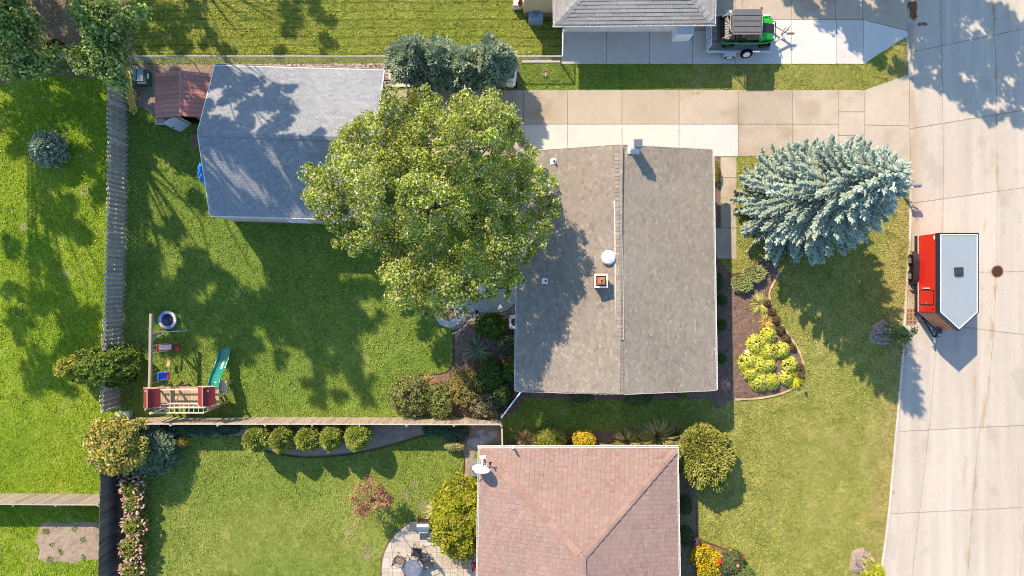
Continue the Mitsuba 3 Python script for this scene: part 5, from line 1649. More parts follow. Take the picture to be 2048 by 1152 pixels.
# paved round patio of the pink roofed house
disc = Polygon(xy(np.c_[869 + 106 * np.cos(np.linspace(0, 6.283, 70)), 1140 + 106 * np.sin(np.linspace(0, 6.283, 70))])).intersection(Polygon(xy([(700, 1000), (990, 1000), (990, 1300), (700, 1300)])))
pat = struct('paved_patio', M().prism(hard(disc), -.1, .022, (.4, .35, 0)), 'soil', 'round patio of cream paving stones west of the pink roofed house')
R = rng(624)
y = 1030.0
cap = 0
while y < 1210:
    hh = R.choice([11.0, 17.0, 21.0])
    x = 755 + R.uniform(-15, 0)
    while x < 985:
        ww = R.choice([13.0, 19.0, 26.0, 34.0])
        subs = [(x, y, ww, hh)] if R.random() < .62 or hh < 15 else [(x, y, ww, hh * .5), (x, y + hh * .5, ww, hh * .5)]
        for (a, b, c, d) in subs:
            g = Polygon(xy([(a, b), (a + c, b), (a + c, b + d), (a, b + d)])).buffer(-.008).intersection(disc.buffer(-.02))
            if g.area > .01 and cap < 295:
                cap += 1
                part(pat, 'paver', M().prism(g, -.05, .045 + R.uniform(0, .004), (R.uniform(.6, 1.05), .33 + R.uniform(-.05, .05), 0)), 'drive_concrete')
        x += ww
    y += hh
edging('patio_edging', np.c_[869 + 108 * np.cos(np.linspace(3.0, 4.75, 20)), 1140 + 108 * np.sin(np.linspace(3.0, 4.75, 20))], 'thin brown curved edging round the paved patio', w=.05, h=.06, colour=lin(140, 110, 84), seed=625)
# flagstones and pads
R = rng(626)
for i, (x, y, r) in enumerate(((948, 886, 14), (966, 878, 15), (984, 868, 12), (962, 864, 9))):
    a = np.sort(R.uniform(0, 6.28, 7))
    g = Polygon(xy(np.c_[x + r * np.cos(a) * R.uniform(.8, 1.1, 7), y + r * .8 * np.sin(a) * R.uniform(.8, 1.1, 7)])).convex_hull
    solo('flagstone', M().prism(g, 0, .06, (R.uniform(.2, .6), .95, 0)), 'drive_concrete', f'grey stepping stone {("nearest the feathery shade plant", "largest of the group", "nearest the tan fence panel", "smallest, close to the board fence")[i]} west of the pink roofed house', 'stepping stone', 'flagstones west of the pink roofed house')
for i, (q, lab) in enumerate((([(777, 135), (800, 136), (814, 150), (816, 160), (777, 160)], 'white concrete pad beside the garage, north of the black hose'), ([(777, 162), (820, 162), (822, 175), (778, 174)], 'white concrete pad beside the garage, south of the black hose'))):
    g = hard(Polygon(xy(q)))
    solo('concrete_pad', M().prism(g, 0, .09, (.8, .6, 0)), 'drive_concrete', lab, 'concrete pad')
solo('garden_hose', M().tube(np.array([at(768, 161, .5), at(778, 160.5, .14), at(800, 160.5, .12), at(824, 160.8, .12)]), .03, lin(60, 50, 44), 7), 'matte', 'straight black hose lying across the white pads beside the garage', 'hose', smooth=True)
g = hard(Polygon(xy([(1044, 121.5), (1120, 120.5), (1120, 125.2), (1044, 126)])))
solo('kerb_slab', M().prism(g, 0, .06, (.85, .6, 0)), 'drive_concrete', 'narrow white slab along the foot of the short wire fence', 'slab')

# ------------------------------------------------------------------ red enclosed trailer in the street
RZ = -0.12
tr = thing('enclosed_trailer', 'red enclosed box trailer with a pale roof and pointed nose parked in the street', 'trailer')


def px(x, y, z):
    return np.array([(x - 1024) / PX, -(y - 576) / PX, z])


outline = np.array([px(x, y, 0)[:2] for x, y in ((1825.5, 473), (1825.5, 622), (1863, 656), (1899.5, 622), (1899.5, 473))])[::-1]
ob = Polygon(outline)
RED = np.array([0.62, 0.016, 0.012])
BLK = np.array([0.014, 0.015, 0.020])
part(tr, 'body', M().prism(ob, .42 + RZ, 2.34, RED), 'gloss')
part(tr, 'lower_trim', M().prism(ob.buffer(.012, join_style=2).difference(ob.buffer(-.05)), .30 + RZ, .62 + RZ, BLK), 'paint')
wt = M().prism(ob.buffer(.014, join_style=2).difference(ob.buffer(-.04)), .625 + RZ, .66 + RZ, lin(235, 235, 235))
part(tr, 'white_strip', wt, 'paint')
part(tr, 'upper_trim', M().prism(ob.buffer(.016, join_style=2).difference(ob.buffer(-.05, join_style=2)), 2.10, 2.41, np.array([0.018, 0.022, 0.045])), 'paint')
part(tr, 'edge_rail', M().prism(ob.buffer(-.05, join_style=2).difference(ob.buffer(-.10, join_style=2)), 2.30, 2.435, lin(206, 212, 220)), 'paint')
inn = ob.buffer(-.10, join_style=2)
rf = M().prism(inn, 2.30, 2.415, np.array([0.285, 0.335, 0.375]))
part(tr, 'roof', rf, 'paint')
v = part(tr, 'roof_vent', M().obox(px(1861, 545, 2.47), [.46, .46, .12], np.array([.03, .035, .05]), .03, bevel=.03), 'paint', 'black square roof vent')
part(v, 'lid', M().obox(px(1861, 544, 2.56), [.42, .40, .06], np.array([.035, .042, .065]), .03, .06, bevel=.025), 'gloss')
sd = px(1825.5, 0, 0)[0]
# nose guard of the shaded side
a, b = px(1825.5, 622, 0), px(1863, 656, 0)
d = unit(b - a)
n_ = np.array([d[1], -d[0], 0])
n_ = n_ if n_[1] < 0 else -n_
part(tr, 'nose_guard', M().beam(a + d * .06 + n_ * .012 + [0, 0, 1.36], b - d * .06 + n_ * .012 + [0, 0, 1.36], .02, 1.46, np.array([.42, .20, .14]), (0, 0, 1)), 'metal', 'coppery brown guard panel on the left nose side')
dr_ = M()
for (y0, y1, z0, z1) in ((580, 608, .72, .72), (580, 608, 1.95, 1.95), (580, 580, .72, 1.95), (608, 608, .72, 1.95)):
    dr_.beam(px(1825.1, y0, z0), px(1825.1, y1, z1 + (1e-4 if z0 == z1 else 0)), .03, .04, BLK)
dk = part(tr, 'door', M().beam(px(1825.2, 581, 1.335), px(1825.2, 607, 1.335), .02, 1.2, RED), 'gloss')
part(dk, 'frame', dr_, 'paint')
part(dk, 'handle', M().obox(px(1824.6, 605, 1.3), [.04, .05, .16], lin(200, 200, 204)), 'metal')
part(tr, 'marker_light', M().obox(px(1825, 480, 2.0), [.03, .20, .06], lin(240, 236, 230)), 'paint')
part(tr, 'marker_light', M().obox(px(1825, 616, 1.9), [.03, .10, .06], lin(40, 20, 20)), 'paint')
part(dk, 'latch', M().beam(px(1824.8, 578.2, 1.05), px(1824.8, 578.2, 1.60), .05, .05, BLK).beam(px(1824.2, 576.4, 1.05), px(1824.2, 576.4, 1.26), .05, .05, lin(232, 226, 222)), 'paint')
part(dk, 'latch', M().beam(px(1824.2, 576.4, 1.38), px(1824.2, 576.4, 1.56), .05, .05, lin(232, 226, 222)), 'paint')
for yy in (521, 552):
    c = px(1819, yy, .33 + RZ)
    Ry = rot(0, math.pi / 2)
    wl = part(tr, 'wheel', M().lathe([(.20, -.05), (.22, -.10), (.32, -.085), (.335, -.04), (.335, .06), (.31, .10), (.22, .105)], c, (.012, .012, .013), 26, Ry), 'matte', smooth=True)
    rim = M().lathe([(.215, -.105), (.20, -.06), (.05, -.05), (0, -.05)], c, lin(60, 60, 64), 20, Ry)
    for q in range(5):
        an = q * 2 * math.pi / 5
        rim.beam(c + [-.095, 0, 0], c + [-.095, math.cos(an) * .2, math.sin(an) * .2], .05, .03, lin(190, 192, 196), (1, 0, 0))
    part(wl, 'rim', rim, 'metal')
fd = M()
th = []
for (yy, z) in ((503, .30), (505, .58), (512, .74), (522, .80), (551, .80), (561, .74), (568, .58), (570, .30)):
    th.append((yy, z + RZ))
for (ya, za), (yb, zb) in zip(th[:-1], th[1:]):
    fd.add([px(1814, ya, za), px(1814, yb, zb), px(1826, yb, zb), px(1826, ya, za)], [[0, 1, 2, 3]], (.02, .021, .024))
    fd.add([px(1814, ya, za - .06), px(1814, yb, zb - .06), px(1814, yb, zb), px(1814, ya, za)], [[0, 1, 2, 3]], (.02, .021, .024))
part(tr, 'fender', fd, 'paint')
tg = M()
cpl = px(1861.5, 676, .46 + RZ)
tg.beam(px(1838, 634, .40 + RZ), cpl, .07, .10, lin(38, 40, 44)).beam(px(1886, 634, .40 + RZ), cpl, .07, .10, lin(38, 40, 44))
part(tr, 'tongue', tg, 'paint')
part(tr, 'tool_box', M().obox(px(1862, 661, .72 + RZ), [.40, .26, .30], np.array([.03, .035, .06]), 0, bevel=.02), 'gloss')
part(tr, 'coupler', M().obox(cpl + [0, -.10, .03], [.12, .32, .12], lin(186, 182, 176), 0, bevel=.03).tube([cpl + [-.22, .04, .1], cpl + [.03, .04, .12]], .025, lin(200, 190, 176), 7), 'metal')
part(tr, 'jack', M().tube([cpl + [.10, .12, -.3], cpl + [.10, .12, .45]], .035, lin(170, 168, 165), 9).tube([cpl + [.10, .12, .42], cpl + [.24, .06, .45]], .018, lin(190, 186, 180), 6), 'metal')

# ------------------------------------------------------------------ flat trailer and side by side vehicle
ft = thing('flat_trailer', 'open flat trailer with a wooden deck and mesh ramp standing in the white parking lane', 'trailer')
DZ = .52
fx0, fx1, fy0, fy1 = 1408, 1534, 39, 110
R = rng(640)
fr = M()
SIL = lin(206, 208, 214)
for yy in (fy0, fy1):
    fr.beam(px(fx0, yy, DZ + .04), px(fx1, yy, DZ + .04), .07, .16, SIL)
for xx in (fx0 + 1, fx1 - 1):
    fr.beam(px(xx, fy0 + 1.3, DZ), px(xx, fy1 - 1.3, DZ), .07, .10, SIL * .9)
part(ft, 'frame', fr, 'paint')
for i in range(13):
    y0 = fy0 + 1.4 + (fy1 - fy0 - 2.8) * i / 13
    part(ft, 'deck_board', M().beam(px(fx0 + 2, y0 + 2.6, DZ + .02), px(fx1 - 2, y0 + 2.6, DZ + .02), .145, .04, np.array([.36, .34, .33]) * R.uniform(.75, 1.25)), 'matte')
tgm = M()
hit = px(1571, 74, .50)
tgm.beam(px(1534, 52, .46), hit, .07, .09, SIL * .8).beam(px(1534, 96, .46), hit, .07, .09, SIL * .8)
part(ft, 'tongue', tgm, 'paint')
part(ft, 'coupler', M().obox(hit + [.10, 0, .03], [.36, .11, .10], lin(150, 130, 120), 0, bevel=.025), 'metal')
jk = M().tube([hit + [-.22, .10, -.45], hit + [-.22, .10, .40]], .035, lin(170, 150, 140), 8).tube([hit + [-.22, .10, .38], hit + [-.10, .30, .42]], .02, lin(120, 100, 92), 6)
jk.tube([hit + [-.5, -.1, .1], hit + [-.3, .25, .3], hit + [-.12, .1, .25]], .02, lin(150, 120, 104), 6)
part(ft, 'jack', jk, 'metal')
gt = M()
for yy in (fy0, fy1):
    gt.beam(px(fx0 - 1, yy, DZ + .05), px(fx0 - 2.5, yy, DZ + 1.15), .045, .045, SIL)
for z in (.08, .45, .8, 1.13):
    gt.beam(px(fx0 - 1 - z, fy0, DZ + z), px(fx0 - 1 - z, fy1, DZ + z), .04, .04, SIL)
for yy in np.linspace(fy0, fy1, 7)[1:-1]:
    gt.beam(px(fx0 - 1.1, yy, DZ + .08), px(fx0 - 2.3, yy, DZ + 1.13), .03, .03, SIL)
part(ft, 'ramp_gate', gt, 'paint')
gm = M()
for yy in np.linspace(fy0, fy1, 18):
    gm.beam(px(fx0 - 1.3, yy, DZ + .08), px(fx0 - 2.3, yy, DZ + 1.12), .006, .006, SIL)
for z in np.linspace(.1, 1.1, 9):
    gm.beam(px(fx0 - 1.1 - z, fy0, DZ + z), px(fx0 - 1.1 - z, fy1, DZ + z), .006, .006, SIL)
part(ft, 'ramp_mesh', gm, 'metal', kind='stuff')
RX = rot(0, 0, math.pi / 2)


def wheel(parent, c, r, w, rimc, axis=RX, name='wheel', tread=False):
    k = part(parent, name, M().lathe([(r * .56, -w * .3), (r * .6, -w / 2), (r * .92, -w * .45), (r, -w * .25), (r, w * .25), (r * .92, w * .45), (r * .6, w / 2), (r * .56, w * .3)], c, (.013, .013, .014), 26, axis), 'matte', smooth=True)
    rm = M()
    for s in (-1, 1):
        rm.lathe([(r * .6, w / 2 * s + .004 * s), (r * .5, w * .40 * s), (r * .18, w * .40 * s), (r * .14, w * .5 * s), (0, w * .5 * s)], c, rimc, 18, axis)
    part(k, 'rim', rm, 'paint' if rimc[0] > .5 else 'metal')
    return k


for yy in (fy0 - 5.5, fy1 + 5.5):
    wheel(ft, px(1455, yy, .30), .30, .20, lin(226, 226, 228))
    f = M()
    s = -1 if yy < 75 else 1
    q = [(1443, .34), (1446, .62), (1450, .66), (1461, .66), (1465, .62), (1468, .34)]
    ya, yb = (yy - 4.2, yy + 4.2)
    for (xa, za), (xb, zb) in zip(q[:-1], q[1:]):
        f.add([px(xa, ya, za), px(xa, yb, za), px(xb, yb, zb), px(xb, ya, zb)], [[0, 1, 2, 3]], SIL)
        e = yb if s > 0 else ya
        f.add([px(xa, e, za), px(xb, e, zb), px(xb, e, zb - .07), px(xa, e, za - .07)], [[0, 1, 2, 3]], SIL)
    part(ft, 'fender', f, 'paint')
wheel(ft, px(1485, 115, .66), .34, .16, lin(232, 232, 234), rot(0, 0, math.radians(68)), 'spare_wheel')

ut = thing('utility_vehicle', 'green and black off road vehicle with a grey roof on the flat trailer', 'off road vehicle')
O = px(1482, 76, DZ + .04)
GRN = np.array([0.016, 0.33, 0.028])
DG = np.array([.022, .023, .026])


def lo(x, y, z):
    return O + np.array([x, y, z])


for x in (-1.02, 1.0):
    for s in (-1, 1):
        wheel(ut, lo(x, s * .66, .33), .34, .26, lin(80, 80, 84))
ch_ = M().obox(lo(0, 0, .42), [2.5, 1.05, .16], DG, bevel=.03).obox(lo(.1, 0, .36), [1.2, 1.3, .08], DG)
part(ut, 'chassis', ch_, 'paint')
bd = M().obox(lo(-1.30, 0, .74), [.84, 1.30, .06], DG)
for x, y, sx, sy in ((-1.72, 0, .06, 1.30), (-.90, 0, .06, 1.30), (-1.30, .63, .84, .06), (-1.30, -.63, .84, .06)):
    bd.obox(lo(x, y, .88), [sx, sy, .28], DG * 1.3, bevel=.015)
part(ut, 'cargo_bed', bd, 'paint')
sl = M()
for i in range(9):
    sl.obox(lo(-1.26, -.56 + .14 * i, .93), [.22, .09, .03], lin(176, 170, 164), .35)
sl.obox(lo(-1.26, 0, .90), [.26, 1.24, .03], lin(90, 86, 84))
part(ut, 'bed_grille', sl, 'paint')
for s in (-1, 1):
    hd = M()
    hd.add([lo(.45, s * .60, 1.0), lo(.45, s * .26, 1.08), lo(1.28, s * .24, .86), lo(1.30, s * .56, .78), lo(1.36, s * .50, .55), lo(.62, s * .66, .62), lo(1.30, s * .60, .60)], [[0, 1, 2, 3][::s], [0, 3, 6, 5][::s]], GRN)
    hd.add([lo(1.30, s * .56, .78), lo(1.28, s * .24, .86), lo(1.40, s * .24, .55), lo(1.36, s * .50, .55)], [[0, 1, 2, 3]], GRN * .9)
    part(ut, 'hood_panel', hd, 'gloss')
part(ut, 'windscreen', M().add([lo(.42, -.27, 1.10), lo(1.27, -.25, .88), lo(1.27, .25, .88), lo(.42, .27, 1.10)], [[0, 1, 2, 3]], DG).obox(lo(1.0, 0, .70), [.7, .5, .28], DG), 'gloss')
for s in (-1, 1):
    part(ut, 'side_panel', M().tube([lo(-1.5, s * .66, .62), lo(-.8, s * .72, .66), lo(-.3, s * .70, .52), (lo(.5, s * .70, .50)), lo(.95, s * .74, .70), lo(1.35, s * .60, .62)], .045, GRN, 7), 'gloss')
    part(ut, 'wheel_arch', M().tube([lo(-1.40, s * .74, .50), lo(-1.25, s * .76, .68), lo(-1.0, s * .76, .74), lo(-.75, s * .74, .64)], .05, GRN * .8, 7), 'gloss')
    part(ut, 'seat', M().obox(lo(-.42, s * .33, .62), [.52, .46, .14], lin(70, 66, 64), bevel=.04).obox(lo(-.70, s * .33, .94), [.14, .46, .60], lin(96, 84, 76), 0, -.15, bevel=.04), 'matte')
part(ut, 'steering_wheel', M().lathe([(.17, -.015), (.19, 0), (.17, .015), (.155, 0), (.17, -.015)], lo(.12, -.33, .98), DG, 20, rot(0, -.9)), 'paint')
cg = M()
for s in (-1, 1):
    cg.tube([lo(-1.22, s * .64, .90), lo(-1.24, s * .66, 1.55), lo(-1.18, s * .60, 1.78), lo(.24, s * .60, 1.78), lo(.34, s * .64, 1.60), lo(.66, s * .66, 1.0)], .032, lin(150, 146, 142), 7)
    cg.tube([lo(-1.55, s * .58, .98), lo(-1.24, s * .62, 1.62)], .028, lin(190, 186, 180), 6)
    cg.tube([lo(-1.26, s * .60, 1.0), lo(-1.25, -s * .3, 1.5)], .022, lin(150, 146, 142), 6)
part(ut, 'roll_cage', cg, 'paint')
rfm = M().obox(lo(-.48, 0, 1.84), [1.60, 1.26, .04], np.array([.115, .112, .112]), bevel=.015)
ks = np.linspace(-.60, .60, 5)
for i, (a, b) in enumerate(zip(ks[:-1], ks[1:])):
    rfm.obox(lo(-.48, (a + b) / 2, 1.875), [1.48, .255, .035], np.array([.128, .128, .132]), bevel=.012)
ur = part(ut, 'roof', rfm, 'paint')
rb = M().tube([lo(-1.2, -.66, 1.83), lo(.30, -.66, 1.83), lo(.36, 0, 1.82), lo(.30, .66, 1.83), lo(-1.2, .66, 1.83), lo(-1.34, .45, 1.80), lo(-1.34, -.45, 1.80), lo(-1.2, -.66, 1.83)], .03, lin(150, 144, 138), 7)
part(ur, 'rim_tube', rb, 'paint')
part(ut, 'front_bumper', M().tube([lo(1.30, -.55, .50), lo(1.50, -.46, .62), lo(1.52, .46, .62), lo(1.30, .55, .50)], .03, lin(90, 84, 80), 7).tube([lo(1.42, -.3, .95), lo(1.50, -.3, .6)], .025, lin(90, 84, 80), 6).tube([lo(1.42, .3, .95), lo(1.50, .3, .6)], .025, lin(90, 84, 80), 6), 'paint')
part(ut, 'mirror', M().obox(lo(.34, .74, 1.72), [.08, .16, .12], DG, bevel=.02), 'paint')

# ------------------------------------------------------------------ playground
PW = np.array([.42, .315, .215])
GW = np.array([.36, .315, .27])
ps = thing('play_set', 'wooden play set with two dark red canopies, swings, green slide and monkey bars', 'play set')
part(ps, 'swing_beam', M().beam(at(302.5, 627, 2.36), at(301, 720, 2.36), .13, .19, GW).beam(at(301, 720, 2.36), at(299, 806, 2.36), .125, .19, PW), 'matte')
ap = at(303, 668, 2.32)
part(ps, 'beam_leg', M().beam(ap + [.02, .06, 0], at(377, 661, 0), .045, .10, lin(200, 198, 196)), 'matte')
part(ps, 'beam_leg', M().beam(ap + [-.02, -.06, 0], at(318, 664, 0), .09, .09, GW), 'matte')
part(ps, 'brace', M().beam(at(304, 680, 2.3), at(326, 668, 1.5), .05, .09, GW).beam(at(306, 683, 2.25), at(303, 670, 2.32), .06, .06, GW), 'matte')


def deck_pt(x, y, z):
    return px(x, y, z)


DX0, DX1, DY0, DY1, DKZ = 342, 458, 768, 802, 1.30
R = rng(650)
nb = 19
for i in range(nb):
    x = DX0 + (DX1 - DX0) * (i + .5) / nb
    part(ps, 'deck_plank', M().beam(px(x, DY0, DKZ), px(x, DY1, DKZ), (DX1 - DX0) / nb / PX - .012, .035, PW * [1.15, 1.15, 1.1] * R.uniform(.85, 1.12)), 'matte')
for x in (DX0, 378, 434, DX1):
    for y in (DY0, DY1):
        part(ps, 'post', M().beam(px(x, y, 0), px(x, y, 2.15 if x in (378, 434) else 2.75), .09, .09, PW * R.uniform(.9, 1.08), (0, 1, 0)), 'matte')
for y in (DY0, DY1):
    part(ps, 'rail', M().beam(px(DX0, y, 2.12), px(DX1 - 6, y, 2.12), .06, .11, lin(225, 205, 178)), 'matte')
    part(ps, 'rail', M().beam(px(DX0, y, 1.72), px(DX1, y, 1.72), .035, .09, PW), 'matte')
    part(ps, 'rail', M().beam(px(DX0, y, 1.22), px(DX1, y, 1.22), .05, .13, PW * .9), 'matte')
for q_ in ((px(380, DY1, 1.7), px(396, DY0, 2.1)), (px(378, DY0 + 6, 2.1), px(378, DY1, 2.1)), (px(434, DY0 + 4, 2.1), px(434, DY1, 2.1))):
    part(ps, 'truss', M().beam(*q_, .045, .08, PW * .95), 'matte')
for cx, cy in ((350, 781), (452, 778)):
    m = M()
    hw, hl = .46, .50
    c = px(cx, cy, 0)
    CR = np.array([.24, .042, .048])
    nx_ = 7
    for s in (-1, 1):
        rows = []
        for i in range(nx_):
            f = i / (nx_ - 1)
            sag = -.05 * math.sin(math.pi * f)
            rows.append([c + [s * hw * f, -hl + 2 * hl * j / 8, 2.98 - .50 * f + sag + .012 * math.sin(j * 1.9 + i)] for j in range(9)])
        V = np.array(rows).reshape(-1, 3)
        F = [[i * 9 + j, i * 9 + j + 1, (i + 1) * 9 + j + 1, (i + 1) * 9 + j] for i in range(nx_ - 1) for j in range(8)]
        m.add(V, F, CR)
    cn = part(ps, 'canopy', m, 'matte', smooth=True)
    part(cn, 'frame', M().beam(c + [-hw, -hl, 2.46], c + [hw, -hl, 2.46], .05, .08, lin(222, 190, 160)).beam(c + [-hw, hl, 2.46], c + [hw, hl, 2.46], .05, .08, lin(222, 190, 160)).beam(c + [0, -hl, 2.96], c + [0, hl, 2.96], .05, .05, PW), 'matte')
for y in (794.5, 812):
    part(ps, 'ladder_rail', M().beam(px(338, y, 2.1), px(442, y, 2.1), .06, .12, lin(220, 198, 170)), 'matte')
for i in range(11):
    x = 349 + i * 9.1
    part(ps, 'rung', M().tube([px(x, 795, 2.1), px(x, 811.5, 2.1)], .022, lin(170, 205, 205), 7), 'paint')
for x, y in ((338, 815), (441, 812), (338, 794), (441, 794)):
    part(ps, 'post', M().beam(px(x, y, 0), px(x, y, 2.05), .09, .09, PW, (0, 1, 0)), 'matte')
part(ps, 'brace', M().beam(px(442, 811, 2.0), px(458, 802, 1.6), .05, .10, lin(214, 190, 160)), 'matte')
# end tower with climbing wall
ew = M()
for a, b in (((452, 758), (468, 758)), ((468, 758), (468, 779)), ((468, 779), (452, 779))):
    ew.beam(px(*a, 1.0), px(*b, 1.0), .07, .10, lin(224, 204, 176))
for a in ((467, 759), (467, 778)):
    ew.beam(px(*a, 0), px(*a, .98), .08, .08, PW, (0, 1, 0))
ew.beam(px(446, 790, 1.2), px(467, 780, 1.0), .06, .10, lin(214, 192, 164))
part(ps, 'end_frame', ew, 'matte')
part(ps, 'side_platform', M().obox(px(461, 767, 1.10), [.36, .56, .04], lin(216, 196, 168)), 'matte')
part(ps, 'climbing_panel', M().obox(px(464, 768, .72), [.14, .48, .5], lin(196, 186, 50), 0, .16), 'paint', 'yellow climbing panel')
# slide
path = np.array([px(449, 767, 1.36), px(450, 758, 1.30), px(450, 746, 1.02), px(451, 735, .72), px(453, 725, .60), px(455, 714, .42), px(455, 704, .22), px(453, 696, .16)])
pp = np.column_stack([np.interp(np.linspace(0, 7, 29), np.arange(8), path[:, i]) for i in range(3)])
td = unit(np.gradient(pp, axis=0))
sd_ = unit(np.cross(td, [0, 0, 1.0]))
up_ = np.cross(sd_, td)
TEAL = np.array([.012, .215, .165])
prof = [(-.285, .165), (-.25, .175), (-.235, .14), (-.21, .03), (0, 0), (.21, .03), (.235, .14), (.25, .175), (.285, .165)]
V = np.array([[p + s * a * 1.12 + u * b for a, b in prof] for p, s, u in zip(pp, sd_, up_)]).reshape(-1, 3)
k_ = len(prof)
F = [[i * k_ + j, i * k_ + j + 1, (i + 1) * k_ + j + 1, (i + 1) * k_ + j] for i in range(len(pp) - 1) for j in range(k_ - 1)]
part(ps, 'slide', M().add(V, F, TEAL), 'gloss', 'wavy teal green slide', smooth=True)


def ropes(parent, xs, y0s, z1, x1=None, col=lin(196, 176, 120)):
    m = M()
    for y in y0s:
        m.tube([px(345, y, 2.28), px(345 + (x1 or 0), y, z1)], .012, col, 5)
    part(parent, 'ropes', m, 'matte')


# swings hang from the beam: each is a thing
gl = thing('glider_swing', 'dark red glider swing with a white seat hanging nearest the beam legs', 'swing')
part(gl, 'hanger', M().beam(px(345, 685, 2.26), px(349, 685, .60), .03, .03, lin(214, 186, 120)).beam(px(345, 699, 2.26), px(349, 699, .60), .03, .03, lin(214, 186, 120)).beam(px(343, 683, 2.3), px(343, 701, 2.3), .04, .04, lin(120, 60, 60)), 'matte')
part(gl, 'seat', M().beam(px(338, 692, 1.15), px(352, 692, .55), .34, .05, lin(226, 220, 222)), 'paint')
part(gl, 'frame', M().beam(px(337, 686, 1.18), px(353, 686, .52), .06, .08, lin(150, 30, 44)).beam(px(337, 698, 1.18), px(353, 698, .52), .06, .08, lin(150, 30, 44)).beam(px(336, 685, 1.2), px(336, 699, 1.2), .07, .07, lin(150, 30, 44)).obox(px(358, 692, .42), [.36, .26, .10], lin(140, 28, 40), bevel=.03).obox(px(364, 692, .46), [.09, .52, .08], lin(140, 28, 40), bevel=.02), 'paint')
bs = thing('belt_swing', 'brown belt swing hanging between the red glider and the blue toddler swing', 'swing')
ropes(bs, None, (714, 731), .55, -1)
bp = [px(344, y, .50 - .12 * math.sin(math.pi * (y - 714) / 17)) for y in np.linspace(714, 731, 9)]
bm_ = M()
for a, b in zip(bp[:-1], bp[1:]):
    bm_.beam(a, b, .17, .02, lin(196, 160, 124))
part(bs, 'seat', bm_, 'matte')
ts = thing('toddler_swing', 'blue bucket toddler swing with a red back hanging nearest the tower', 'swing')
ropes(ts, None, (740, 756), .95, -2)
part(ts, 'bucket', M().obox(px(342, 748, .80), [.50, .46, .07], lin(40, 100, 210), 0, .55, bevel=.03).obox(px(335, 748, 1.02), [.10, .46, .30], lin(34, 92, 200), 0, .5, bevel=.03).obox(px(342, 741.5, .90), [.42, .07, .22], lin(44, 110, 220), 0, .5, bevel=.03).obox(px(342, 754.5, .90), [.42, .07, .22], lin(44, 110, 220), 0, .5, bevel=.03), 'gloss')
part(ts, 'back', M().obox(px(350, 748, .72), [.09, .42, .26], lin(196, 30, 74), 0, .3, bevel=.03), 'gloss')
tp = thing('trampoline', 'small round trampoline with a blue and white rim beside the swing beam', 'trampoline')
c = at(335, 640, .24)
part(tp, 'mat', M().lathe([(.36, .0), (0, -.01)], c, np.array([.028, .036, .075]), 30), 'matte')
rimm = M().lathe([(.35, .01), (.37, .03), (.50, .03), (.525, 0), (.50, -.03), (.36, -.02)], c, lin(176, 186, 205), 36)
part(tp, 'rim', rimm, 'paint')
pad = M()
for i in range(36):
    a0, a1 = 2 * math.pi * i / 36, 2 * math.pi * (i + .94) / 36
    col = lin(90, 140, 215) if i in range(11, 20) or i in (27, 28, 29) else lin(215, 208, 188)
    pad.add([c + [r * math.cos(a), r * math.sin(a), .036] for r, a in ((.37, a0), (.50, a0), (.50, a1), (.37, a1))], [[0, 1, 2, 3]], col)
part(tp, 'pad', pad, 'paint')
for i in range(6):
    a = i * math.pi / 3
    q = c + [.46 * math.cos(a), .46 * math.sin(a), -.02]
    part(tp, 'leg', M().tube([q, q - [0, 0, .23]], .018, lin(150, 150, 155), 6), 'metal')
sb = thing('sandbox_lid', 'pale green box at the corner of the picket fence above the golden tree', 'box')
part(sb, 'box', M().obox(px(253, 829, .20), [.72, .44, .40], lin(186, 196, 176), .05, bevel=.03), 'paint')
part(sb, 'lid', M().obox(px(253, 829, .42), [.76, .48, .05], lin(206, 214, 192), .05, bevel=.015), 'paint')

# ------------------------------------------------------------------ things beside the shed and garage
yl = thing('yellow_slide', 'yellow plastic slide lying against the picket fence beside the green utility box', 'slide')
path = np.array([px(273, 146, .95), px(273, 165, .80), px(272, 190, .55), px(272, 212, .28), px(273, 222, .16), px(267, 228, .16)])
pp = np.column_stack([np.interp(np.linspace(0, 5, 21), np.arange(6), path[:, i]) for i in range(3)])
td = unit(np.gradient(pp, axis=0))
sd_ = unit(np.cross(td, [0, 0, 1.0]))
up_ = np.cross(sd_, td)
V = np.array([[p + s * a * .62 + u * b * .7 for a, b in prof] for p, s, u in zip(pp, sd_, up_)]).reshape(-1, 3)
F = [[i * k_ + j, i * k_ + j + 1, (i + 1) * k_ + j + 1, (i + 1) * k_ + j] for i in range(len(pp) - 1) for j in range(k_ - 1)]
part(yl, 'chute', M().add(V, F, np.array([.58, .42, .08])), 'paint')
for s in (0, -1):
    part(yl, 'rim', M().tube(V.reshape(-1, k_, 3)[:, s], .028, np.array([.70, .54, .14]), 6), 'paint')
ub = thing('utility_box', 'dark green utility box with a paler lid and white sticker between fence and shed', 'utility box')
part(ub, 'body', M().obox(px(290, 160, .33), [.86, .84, .62], lin(58, 84, 78), 0, bevel=.02), 'paint')
part(ub, 'lid', M().obox(px(286, 157, .665), [.74, .72, .05], lin(130, 156, 158), 0, bevel=.015), 'paint')
part(ub, 'lid_seam', M().obox(px(286, 157, .694), [.05, .66, .012], lin(50, 70, 70)), 'paint')
part(ub, 'sticker', M().obox(px(305.2, 158, .50), [.012, .30, .16], lin(236, 236, 232)), 'matte')
pd = thing('shed_pad', 'pale concrete pad with a grey sack at the west side of the red shed', 'pad')
m = M()
for x0, y0, x1, y1 in ((313, 196, 316, 250), (316, 196, 350, 199), (316, 247, 350, 250)):
    m.prism(xy([(x0, y0), (x1, y0), (x1, y1), (x0, y1)]), 0, .16, lin(212, 204, 192))
m.prism(xy([(316, 199), (350, 199), (350, 247), (316, 247)]), 0, .08, lin(190, 184, 176))
hard(Polygon(xy([(313, 196), (350, 196), (350, 250), (313, 250)])))
